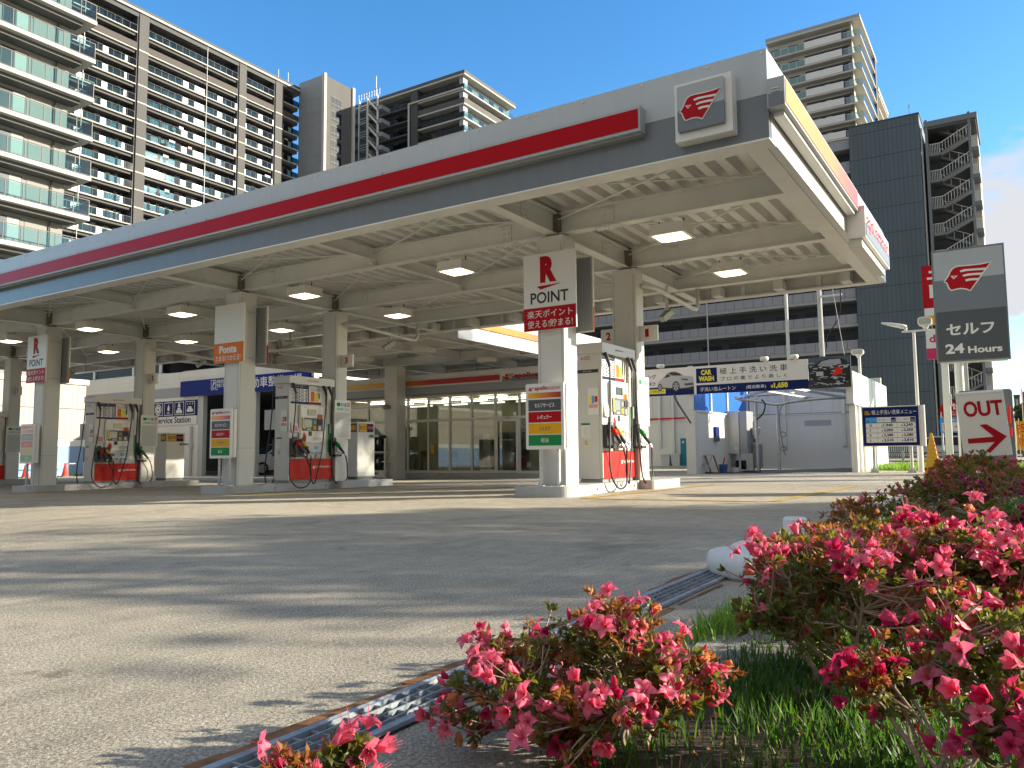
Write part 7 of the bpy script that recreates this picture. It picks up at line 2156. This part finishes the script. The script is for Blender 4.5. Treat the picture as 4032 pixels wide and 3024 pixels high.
nobori(-0.11, 30.0, 0.66, 1.58, 0.10, 'amber', 'orange and yellow flag banner right behind OUT sign', '安\nい')
nobori(0.0, 30.0, 0.66, 1.56, 0.30, 'amber', 'orange flag banner with red print at right edge', '5\n円')
nobori(0.13, 30.6, 1.6, 2.54, 0.22, 'shop_red', 'dark red flag banner high at right edge')
t = thing('distant_building', 'small brown distant building right of the OUT sign', 'building', (0, 150, 0))
mk('wall', MB().box(-0.45, 0.35, 150, 156, 0, 9.3), 'tower_brown', t)
mk('window', MB().box(-0.2, 0.1, 149.95, 149.999, 7.8, 8.8), 'slab_cream', t)
mk('roof', MB().box(-0.5, 0.4, 149.9, 156, 9.301, 9.5), 'tower_taupe', t)
# utility poles behind the banner
t = thing('utility_pole', 'thick concrete utility pole behind the car wash banner', 'utility pole', (-8.75, 45, 0), 'poles behind the banner')
mk('pole', MB().cyl((-8.72, 45, 0), (-8.80, 45, 12), 0.16, 12, r1=0.11), 'kerb_concrete', t)
mk('cross_arm', MB().box(-8.75, -7.6, 44.8, 44.9, 9.0, 9.1), 'light_grey', t)
mk('cable', MB().tube(hose_curve([(-7.65, 44.8, 9.3), (-7.7, 44.8, 8.2), (-7.9, 44.8, 7.6), (-8.4, 44.85, 6.9), (-8.5, 44.9, 6.2)]), 0.03, 5), 'ink_black', t)
mk('stay_wire', MB().cyl((-8.1, 44.8, 9.8), (-7.1, 43.0, 4.0), 0.012, 5), 'light_grey', t)
t = thing('utility_pole', 'thin grey pole left of the thick concrete pole behind the banner', 'utility pole', (-10.5, 45, 0), 'poles behind the banner')
mk('pole', MB().cyl((-10.5, 45, 0), (-10.55, 45, 11), 0.09, 10), 'light_grey', t)
mk('band', MB().cyl((-10.52, 45, 5), (-10.52, 45, 5.15), 0.10, 10), 'mid_grey', t)
# ================= AZALEAS =================
RV = random.Random(21)
def blossom_mesh(kind, mat, seed):
    r = random.Random(seed)
    mb = MB()
    if kind in ('open', 'half', 'wilted'):
        for p in range(5):
            a0 = 2 * math.pi * p / 5 + r.uniform(-0.12, 0.12)
            nu, nv = 4, 4
            L = r.uniform(0.9, 1.12)
            vs = []
            for i in range(nu + 1):
                t = i / nu
                if kind == 'open':
                    rad = 0.08 + 1.10 * L * (t ** 1.25)
                    h = 0.95 * math.sin(t * 1.9) * 0.9 - 0.45 * t * t * r.uniform(0.8, 1.3)
                elif kind == 'half':
                    rad = 0.10 + 0.55 * L * (t ** 1.6)
                    h = 1.25 * t - 0.1 * t * t
                else:
                    rad = 0.10 + 0.40 * L * math.sin(t * 2.5) * r.uniform(0.6, 1.3)
                    h = 1.45 * t * r.uniform(0.8, 1.15)
                w = (0.16 + 0.62 * math.sin(math.pi * min(1, t * 0.80 + 0.12)) ** 0.9) * {'open': 0.50, 'half': 0.46, 'wilted': 0.40}[kind]
                if t > 0.93:
                    w *= 0.40
                for j in range(nv + 1):
                    s = (j / nv - 0.5) * 2
                    cup = 0.16 * s * s * (1 - 0.4 * t)
                    rr = rad - 0.06 * s * s
                    x, y, z = rr, w * s, h + cup
                    k = 0.13 if kind == 'wilted' else 0.045
                    x += r.uniform(-k, k)
                    z += r.uniform(-k, k)
                    vs.append((x * math.cos(a0) - y * math.sin(a0), x * math.sin(a0) + y * math.cos(a0), z))
            fs = [(i * (nv + 1) + j, i * (nv + 1) + j + 1, (i + 1) * (nv + 1) + j + 1, (i + 1) * (nv + 1) + j) for i in range(nu) for j in range(nv)]
            mb.add(vs, fs)
        if kind != 'wilted':
            for p in range(6):
                a = r.uniform(0, 6.28)
                d = Vector((math.cos(a) * 0.35, math.sin(a) * 0.35, 1.35 + r.uniform(-.2, .4)))
                mb.tube([(0, 0, 0.1), d * 0.6, d], [0.022, 0.018, 0.012], 3)
    else:
        for p in range(3):
            a = r.uniform(0, 6.28)
        prof = [(0.03, 0), (0.16, 0.15), (0.27, 0.55), (0.25, 0.95), (0.12, 1.35), (0.0, 1.5)]
        mb.lathe((0, 0, 0), prof, 7)
    # short green calyx tube is part of the stalk
    me = bpy.data.meshes.new('blossom')
    me.from_pydata(mb.v, [], mb.f)
    me.materials.append(MATS[mat])
    me.polygons.foreach_set('use_smooth', [True] * len(me.polygons))
    me.validate()
    return me
BL = {}
for mat in ('petal_pink', 'petal_deep', 'petal_magenta'):
    BL[mat] = [blossom_mesh('open', mat, 3 * i + len(mat)) for i in range(3)] + [blossom_mesh('half', mat, 50 + i) for i in range(2)]
BL['petal_wilted'] = [blossom_mesh('wilted', 'petal_wilted', 70 + i) for i in range(3)]
BL['bud'] = [blossom_mesh('bud', 'petal_pink', 90), blossom_mesh('bud', 'petal_deep', 91)]

def leaf_at(mb, p, d, L, w, roll, droop=0.15):
    d = d.normalized()
    a = d.orthogonal().normalized()
    b = d.cross(a)
    s = a * math.cos(roll) + b * math.sin(roll)
    n = d.cross(s)
    p1, p2, p3 = p + d * L * 0.3 + n * L * 0.05, p + d * L * 0.65 + n * L * 0.03, p + d * L - n * L * droop
    mb.add([p, p1 + s * w * 0.8 + n * w * .3, p1, p1 - s * w * 0.8 + n * w * .3, p2 + s * w + n * w * .3, p2, p2 - s * w + n * w * .3, p3],
           [(0, 1, 2), (0, 2, 3), (1, 4, 5, 2), (2, 5, 6, 3), (4, 7, 5), (5, 7, 6)])
def bush(label, base, cen, rad, ntip, nfl, pal, fsize=0.0165, nmain=9, leafL=0.026, seed=0, stems=None, rusty=0.28, flat=0.0, group='azalea bushes along the planter', cap=95, nclump=None):
    r = random.Random(seed)
    base, cen, rad = Vector(base), Vector(cen), Vector(rad)
    t = thing('azalea_bush', label, 'azalea bush', base, group)
    tw, lf, lf2 = MB(), MB(), MB()
    # clumped tips: a few sub-crowns so the outline stays uneven
    clumps = []
    for i in range(nclump or max(3, ntip // 26)):
        u = Vector((r.gauss(0, 1), r.gauss(0, 1), r.gauss(0.35, 0.8))).normalized() * r.uniform(0.45, 0.98)
        clumps.append((Vector((u.x * rad.x, u.y * rad.y, u.z * rad.z)) + cen, r.uniform(0.12, 0.24) * max(rad)))
    mood = [(r.choice((0.15, 0.5, 1.0, 1.0)), r.random() < rusty * 1.1) for _ in clumps]
    tips, mind = [], []
    while len(tips) < ntip:
        ci = r.randrange(len(clumps))
        c, s = clumps[ci]
        q = c + Vector((r.gauss(0, 1), r.gauss(0, 1), r.gauss(0, 0.7))) * s * (0.62 if r.random() < 0.9 else 1.1)
        e = Vector(((q.x - cen.x) / rad.x, (q.y - cen.y) / rad.y, (q.z - cen.z) / rad.z))
        if e.length < 1.22 and q.z > 0.04:
            tips.append(q)
            mind.append(ci)
    # main stems
    mains = []
    for i in range(nmain):
        c, s = clumps[i % len(clumps)]
        b0 = base + Vector((r.uniform(-0.06, 0.06), r.uniform(-0.06, 0.06), 0))
        mid = b0.lerp(c, 0.5) + Vector((r.uniform(-.06, .06), r.uniform(-.06, .06), r.uniform(-0.05, 0.02)))
        pts = hose_curve([b0, b0.lerp(mid, 0.5) + Vector((r.uniform(-.03, .03), r.uniform(-.03, .03), 0.0)), mid, c], 4)
        n = len(pts)
        r0 = r.uniform(0.006, 0.010)
        tw.tube(pts, [r0 * (1 - 0.62 * k / (n - 1)) for k in range(n)], 6)
        mains.append(pts)
    for qi, q in enumerate(tips):
        m = min(mains, key=lambda P_: min((p - q).length for p in P_[4:]))
        a = min(m[3:], key=lambda p: (p - q).length + (0.10 if p.z > q.z else 0) + r.uniform(0, 0.05))
        v = q - a
        mid = a + v * 0.5 + Vector((r.uniform(-.25, .25), r.uniform(-.25, .25), r.uniform(-.25, .1))) * v.length
        P_ = hose_curve([a, mid, q], 3)
        tw.tube(P_, [0.0028 - 0.0012 * k / (len(P_) - 1) for k in range(len(P_))], 4, cap=False)
        d0 = (q - mid).normalized()
        nl = r.randint(5, 8)
        tgt = lf2 if (r.random() < 0.8 if mood[mind[qi]][1] else r.random() < rusty * 0.5) else lf
        for k in range(nl):
            dd = (d0 * r.uniform(0.2, 1.1) + Vector((r.gauss(0, 1), r.gauss(0, 1), r.gauss(0.25, 0.8))).normalized()).normalized()
            leaf_at(tgt, q - d0 * r.uniform(0, 0.008), dd, leafL * r.uniform(0.7, 1.25), leafL * r.uniform(0.15, 0.22), r.uniform(0, 6.28))
        for k in range(r.randint(2, 5)):
            p = P_[r.randint(len(P_) // 2, len(P_) - 1)]
            dd = Vector((r.gauss(0, 1), r.gauss(0, 1), r.gauss(0.3, 0.8))).normalized()
            leaf_at(tgt, p, dd, leafL * r.uniform(0.6, 1.1), leafL * r.uniform(0.14, 0.2), r.uniform(0, 6.28))
    # bare sticks
    for k in range(ntip // 12):
        q = r.choice(tips)
        d = (q - base).normalized() + Vector((r.uniform(-.6, .6), r.uniform(-.6, .6), r.uniform(-.1, .5)))
        tw.tube([q - d * 0.03, q + d * r.uniform(0.02, 0.06)], [0.0016, 0.0007], 4)
    mk('stems', tw, 'twig', t)
    mk('foliage', lf, 'azalea_leaf', t)
    if lf2.v:
        mk('rusty_foliage', lf2, 'azalea_leaf_rust', t)
    # blossoms sit on the outer tips, in small groups
    outer = [q for q, ci in zip(tips, mind) if r.random() < mood[ci][0]]
    outer.sort(key=lambda q: -(Vector(((q.x - cen.x) / rad.x, (q.y - cen.y) / rad.y, (q.z - cen.z) / rad.z)).length) + r.uniform(0, 0.75))
    spots = []
    for q in outer:
        for k in range(r.choice((1, 1, 2, 3))):
            spots.append(q + Vector((r.gauss(0, 1), r.gauss(0, 1), r.gauss(0.3, 0.8))) * fsize * 0.85)
        if len(spots) >= nfl:
            break
    keys = [k for k, w in pal for _ in range(int(w * 20))]
    spots.sort(key=lambda p: (p - EYE).length)
    rest = {}
    for i, p in enumerate(spots):
        key = r.choice(keys)
        me = r.choice(BL[key])
        out = (p - cen)
        out = Vector((out.x / rad.x, out.y / rad.y, out.z / rad.z)).normalized()
        dirv = (out * 0.8 + Vector((r.gauss(0, 1), r.gauss(0, 1), r.gauss(0.25, 0.9))) * 0.55 + Vector((-0.05, -0.35, 0.15)))
        if key == 'petal_wilted':
            dirv = dirv * 0.5 + Vector((0, 0, -0.5))
        rot = dirv.to_track_quat('Z', 'Y') @ Vector((0, 0, 1)).rotation_difference(Vector((0, 0, 1)))
        sc = fsize * r.uniform(0.8, 1.2) * (0.9 if key == 'bud' else 0.72 if key == 'petal_wilted' else 1)
        mat = Matrix.Translation(p - base) @ rot.to_matrix().to_4x4() @ Matrix.Rotation(r.uniform(0, 6.28), 4, 'Z') @ Matrix.Diagonal((sc, sc, sc, 1))
        if i < cap:
            o = bare('bud' if key == 'bud' else 'blossom', me)
            o.parent = t
            o.matrix_local = mat
            if key == 'petal_wilted':
                o['label'] = 'wilted orange blossom'
        else:
            mb = rest.setdefault(me.materials[0].name, MB())
            mb.add([mat @ v.co + base for v in me.vertices], [tuple(f.vertices) for f in me.polygons])
    for mname, mb in rest.items():
        mk('blossom', mb, mname, t, smooth=True, kind='stuff')
    return t
PK = [('petal_pink', 0.45), ('petal_deep', 0.20), ('petal_wilted', 0.22), ('bud', 0.13)]
# nearest sprig at the bottom edge
bush('small azalea sprig with open pink flowers over the grating, at bottom edge', (-0.98, 0.93, 0.0), (-1.02, 0.95, 0.14), (0.115, 0.09, 0.095), 60, 41, [('petal_pink', 0.8), ('petal_deep', 0.12), ('bud', 0.08)], 0.0252, 6, 0.0284, 1, rusty=0.15)
bush('low withered azalea tuft between sprig and middle bush, at bottom edge', (-0.88, 1.10, 0.0), (-0.85, 1.10, 0.07), (0.15, 0.09, 0.085), 46, 28, [('petal_wilted', 0.65), ('petal_pink', 0.25), ('bud', 0.1)], 0.0189, 5, 0.0243, 2, rusty=0.5)
# middle bush
bush('bushy pink azalea in the bottom centre with bare branches showing', (-0.78, 1.64, 0.0), (-0.83, 1.58, 0.145), (0.30, 0.25, 0.16), 520, 270, PK, 0.0226, 14, 0.027, 35, nclump=40)
# large bush on the right
bush('large pink azalea bush filling the lower right', (-0.40, 2.35, 0.0), (-0.39, 2.34, 0.245), (0.37, 0.40, 0.17), 760, 343, [('petal_pink', 0.5), ('petal_deep', 0.22), ('petal_wilted', 0.16), ('bud', 0.12)], 0.0242, 16, 0.0297, 4, nclump=34)
bush('azalea with orange green leaves behind the white base', (-0.44, 3.25, 0.0), (-0.44, 3.20, 0.29), (0.30, 0.36, 0.125), 460, 72, [('petal_wilted', 0.65), ('petal_deep', 0.2), ('petal_pink', 0.15)], 0.022, 12, 0.0297, 5, rusty=0.6, nclump=24)
bush('bright pink azalea rising on the right before the dark bushes', (-0.02, 2.60, 0.0), (-0.12, 2.58, 0.32), (0.32, 0.30, 0.14), 380, 249, [('petal_pink', 0.75), ('petal_deep', 0.13), ('petal_wilted', 0.07), ('bud', 0.05)], 0.0247, 10, 0.027, 6, nclump=20)
bush('dark pink azalea close to camera at the lower right corner', (0.12, 1.72, 0.0), (0.05, 1.64, 0.24), (0.24, 0.30, 0.20), 380, 176, [('petal_deep', 0.5), ('petal_pink', 0.22), ('petal_wilted', 0.16), ('bud', 0.12)], 0.0236, 10, 0.0284, 17, nclump=18, rusty=0.12)
bush('azalea with large buds and drooping flowers at the bottom of the right side', (-0.14, 1.66, 0.0), (-0.16, 1.76, 0.16), (0.24, 0.24, 0.16), 170, 93, [('petal_deep', 0.45), ('petal_wilted', 0.25), ('bud', 0.3)], 0.022, 9, 0.027, 8, nclump=10)
# row running back along the planter
bush('orange green azalea behind the large pink bush', (-0.42, 4.1, 0.0), (-0.44, 4.1, 0.30), (0.40, 0.50, 0.14), 420, 72, [('petal_wilted', 0.65), ('petal_pink', 0.35)], 0.021, 10, 0.0324, 9, rusty=0.5)
bush('deep magenta azalea on the right behind the bright pink bush', (0.42, 4.2, 0.0), (0.40, 4.2, 0.33), (0.50, 0.55, 0.165), 480, 312, [('petal_magenta', 0.78), ('petal_deep', 0.22)], 0.022, 10, 0.0311, 10, rusty=0.2)
bush('magenta and orange azalea further along the planter', (-0.40, 5.9, 0.0), (-0.42, 5.9, 0.30), (0.44, 0.6, 0.14), 420, 156, [('petal_magenta', 0.6), ('petal_wilted', 0.25), ('petal_pink', 0.15)], 0.022, 9, 0.0351, 11, rusty=0.4)
bush('dense magenta azalea at right edge further along the planter', (0.45, 5.8, 0.0), (0.48, 5.9, 0.37), (0.56, 0.6, 0.155), 440, 249, [('petal_magenta', 0.75), ('petal_deep', 0.25)], 0.0232, 9, 0.0351, 12, rusty=0.2)
bush('dry brown azalea with few pink flowers before the OUT sign', (-0.30, 8.4, 0.0), (-0.24, 8.5, 0.35), (0.58, 0.8, 0.14), 460, 62, [('petal_wilted', 0.5), ('petal_pink', 0.5)], 0.0252, 9, 0.0432, 13, rusty=0.6)
bush('dry azalea with coral flowers left of the OUT sign foot', (-0.55, 11.2, 0.0), (-0.50, 11.2, 0.42), (0.42, 0.7, 0.18), 360, 83, [('petal_pink', 0.7), ('petal_wilted', 0.3)], 0.0294, 9, 0.054, 14, rusty=0.6)
bush('brown azalea at right edge under the OUT sign', (0.35, 9.8, 0.0), (0.38, 9.8, 0.42), (0.56, 0.8, 0.15), 360, 52, [('petal_wilted', 0.4), ('petal_pink', 0.6)], 0.0273, 9, 0.0486, 15, rusty=0.5)
# ---- grass in the planter ----
def grass(name, n, area, h, mat, seed, zf=0.01, kind='stuff', dens=None):
    r = random.Random(seed)
    mb = MB()
    c = 0
    while c < n:
        x, y = r.uniform(area[0], area[1]), r.uniform(area[2], area[3])
        if dens and r.random() > dens(x, y):
            continue
        c += 1
        a = r.uniform(0, 6.28)
        l = h * r.uniform(0.45, 1.2)
        w = 0.0010 + 0.0010 * r.random() + 0.0006 * y
        lean = l * r.uniform(0.1, 0.6)
        dx, dy = math.cos(a), math.sin(a)
        px_, py_ = -dy * w, dx * w
        b = Vector((x, y, zf))
        m = b + Vector((dx * lean * 0.35, dy * lean * 0.35, l * 0.6))
        t_ = b + Vector((dx * lean, dy * lean, l))
        mb.add([b + Vector((px_, py_, 0)), b - Vector((px_, py_, 0)), m - Vector((px_, py_, 0)) * 0.8, m + Vector((px_, py_, 0)) * 0.8, t_], [(0, 1, 2, 3), (3, 2, 4)])
    return mk(name, mb, mat, kind=kind)
def d1(x, y):
    v = 0.5 + 0.5 * math.sin(7 * x + 3 * y) * math.cos(5 * y - 2 * x)
    edge = 1.0 if x > -0.62 + 0.1 * math.sin(5 * y) else 0.25
    return max(0.12, v) * edge
grass('planter_grass', 22000, (-0.80, 0.75, 1.25, 3.6), 0.065, 'grass_blade', 5, dens=d1)
grass('planter_grass', 6000, (-0.95, 2.0, 3.6, 12.0), 0.10, 'grass_blade', 6)
def d2(x, y):
    return math.exp(-((x + 0.93) / 0.05) ** 2) + math.exp(-(((x + 0.90) / 0.03) ** 2 + ((y - 2.9) / 0.18) ** 2))
grass('dry_grass', 2600, (-0.80, 0.75, 1.25, 3.6), 0.05, 'dry_grass', 15)
lit = MB()
rl_ = random.Random(77)
for i in range(420):
    x, y = rl_.uniform(-0.95, 0.6), rl_.uniform(1.15, 3.4)
    p = Vector((x, y, 0.016 if x > -0.75 else 0.006))
    d = Vector((rl_.gauss(0, 1), rl_.gauss(0, 1), rl_.uniform(-.1, .3))).normalized()
    leaf_at(lit, p, d, rl_.uniform(0.012, 0.028), rl_.uniform(0.004, 0.008), rl_.uniform(0, 6.28))
mk('leaf_litter', lit, 'azalea_leaf_rust', kind='stuff')
lit = MB()
for i in range(120):
    x, y = rl_.uniform(-1.0, 0.5), rl_.uniform(1.15, 3.2)
    p = Vector((x, y, 0.018 if x > -0.75 else 0.008))
    d = Vector((rl_.gauss(0, 1), rl_.gauss(0, 1), rl_.uniform(0, .3))).normalized()
    leaf_at(lit, p, d, rl_.uniform(0.015, 0.028), rl_.uniform(0.006, 0.010), rl_.uniform(0, 6.28))
mk('fallen_petals', lit, 'petal_wilted', kind='stuff')
grass('kerb_grass', 700, (-1.02, -0.82, 2.6, 3.3), 0.085, 'bright_grass', 7, dens=d2)
grass('kerb_grass', 160, (-0.98, -0.84, 2.02, 2.22), 0.10, 'grass_blade', 8)
grass('verge_grass', 9000, (-4.4, 2.5, 30, 37.6), 0.20, 'bright_grass', 9)
structure('verge', MB().add([(-4.4, 29.5, 0.008), (3.0, 29.5, 0.008), (3.0, 38.5, 0.008), (-4.4, 38.5, 0.008)], [(0, 1, 2, 3)]), 'bright_grass')
# far hedge and trees along the back street
def tree(label, base, h, cr, trunk_r, n, leaf, seed, group, dens_clumps=14, zlow=0.35):
    r = random.Random(seed)
    base = Vector(base)
    t = thing('street_tree', label, 'tree', base, group)
    tk, cr_ = MB(), MB()
    top = base + Vector((r.uniform(-.3, .3), r.uniform(-.3, .3), h * 0.75))
    pts = hose_curve([base, base.lerp(top, 0.5) + Vector((r.uniform(-.2, .2), r.uniform(-.2, .2), 0)), top], 4)
    tk.tube(pts, [trunk_r * (1 - 0.75 * i / (len(pts) - 1)) for i in range(len(pts))], 8)
    cl_ = []
    for i in range(dens_clumps):
        u = Vector((r.gauss(0, 1), r.gauss(0, 1), r.gauss(0, 1))).normalized() * r.uniform(0.3, 1.0)
        c = base + Vector((u.x * cr, u.y * cr, h * (zlow + (1 - zlow) * (0.5 + 0.5 * u.z))))
        cl_.append((c, cr * r.uniform(0.22, 0.42)))
        a = pts[r.randint(len(pts) // 3, len(pts) - 1)]
        tk.tube([a, a.lerp(c, 0.5) + Vector((0, 0, -0.1)), c], [trunk_r * 0.3, trunk_r * 0.2, trunk_r * 0.06], 5)
    for i in range(n):
        c, s = r.choice(cl_)
        p = c + Vector((r.gauss(0, 1), r.gauss(0, 1), r.gauss(0, 0.8))) * s * 0.6
        d = Vector((r.gauss(0, 1), r.gauss(0, 1), r.gauss(0, 1))).normalized()
        e = d.orthogonal().normalized() * leaf * r.uniform(0.4, 0.7)
        l = leaf * r.uniform(0.7, 1.3)
        cr_.add([p - e, p + d * l * 0.5, p + e, p - d * l * 0.5], [(0, 1, 2, 3)])
    mk('trunk', tk, 'bark', t)
    mk('crown', cr_, 'tree_leaf', t)
    return t
tree('dark pine like tree far right behind the OUT sign', (0.25, 100, 0), 6.2, 0.9, 0.12, 900, 0.35, 31, 'background trees')
# roadside trees to the right of the frame; their shadows fall across the forecourt
FWD, RGT = Vector((-0.537, 0.843, 0)), Vector((0.843, 0.537, 0))
spots = [(4.9, 15.5, 6.6, 1.9, 3000), (6.2, 18.0, 7.4, 2.5, 4200), (8.2, 15.5, 6.4, 1.7, 3000), (7.2, 23.0, 8.6, 2.4, 4200), (4.8, 24.0, 8.8, 2.0, 3200)]
spots += [(5.3, 20.0, 8.0, 2.0, 3600), (8.2, 19.5, 7.6, 1.7, 2600)]
for i, (dp_, lt, h, cr, n) in enumerate(spots):
    p = FWD * dp_ + RGT * lt
    tree('leafy roadside tree out past the planter', (p.x, p.y, 0), h, cr, 0.14, n, 0.26, 40 + i, 'roadside trees', 12, 0.28)

for i, (dp_, lt, h, cr) in enumerate(((18.2, 27.0, 15.5, 2.5), (21.6, 29.0, 16.5, 2.5))):
    p = FWD * dp_ + RGT * lt
    tree('tall roadside tree with a high crown beyond the street', (p.x, p.y, 0), h, cr, 0.22, 5200, 0.32, 60 + i, 'roadside trees', 22, 0.52)
# the far side of the street behind the camera: it is what the glass and the fascia mirror
for i, (x0, x1, y0, h, m) in enumerate(((-75, -48, -34, 13, 'tower_cream'), (-46, -22, -30, 19, 'tower_brown'), (-20, 2, -33, 11, 'tower_white'), (6, 34, -36, 22, 'tower_taupe'))):
    t = thing('street_building', ('cream', 'brown', 'white', 'dark taupe')[i] + ' building across the street behind the camera', 'building', ((x0 + x1) / 2, y0, 0), 'buildings across the street')
    mk('wall', MB().box(x0, x1, y0 - 12, y0, 0, h), m, t)
    mk('parapet', MB().box(x0 - 0.2, x1 + 0.2, y0 - 12.2, y0 + 0.2, h + 0.001, h + 0.6), 'tower_bluegrey', t)
    z = 1.2
    its = []
    while z < h - 2:
        x = x0 + 1.5
        while x < x1 - 2:
            its.append((x, x + 1.8, y0 + 0.001, y0 + 0.05, z, z + 1.5))
            x += 3.4
        z += 3.0
    many(t, 'window', its, 'window_dark', cap=40)
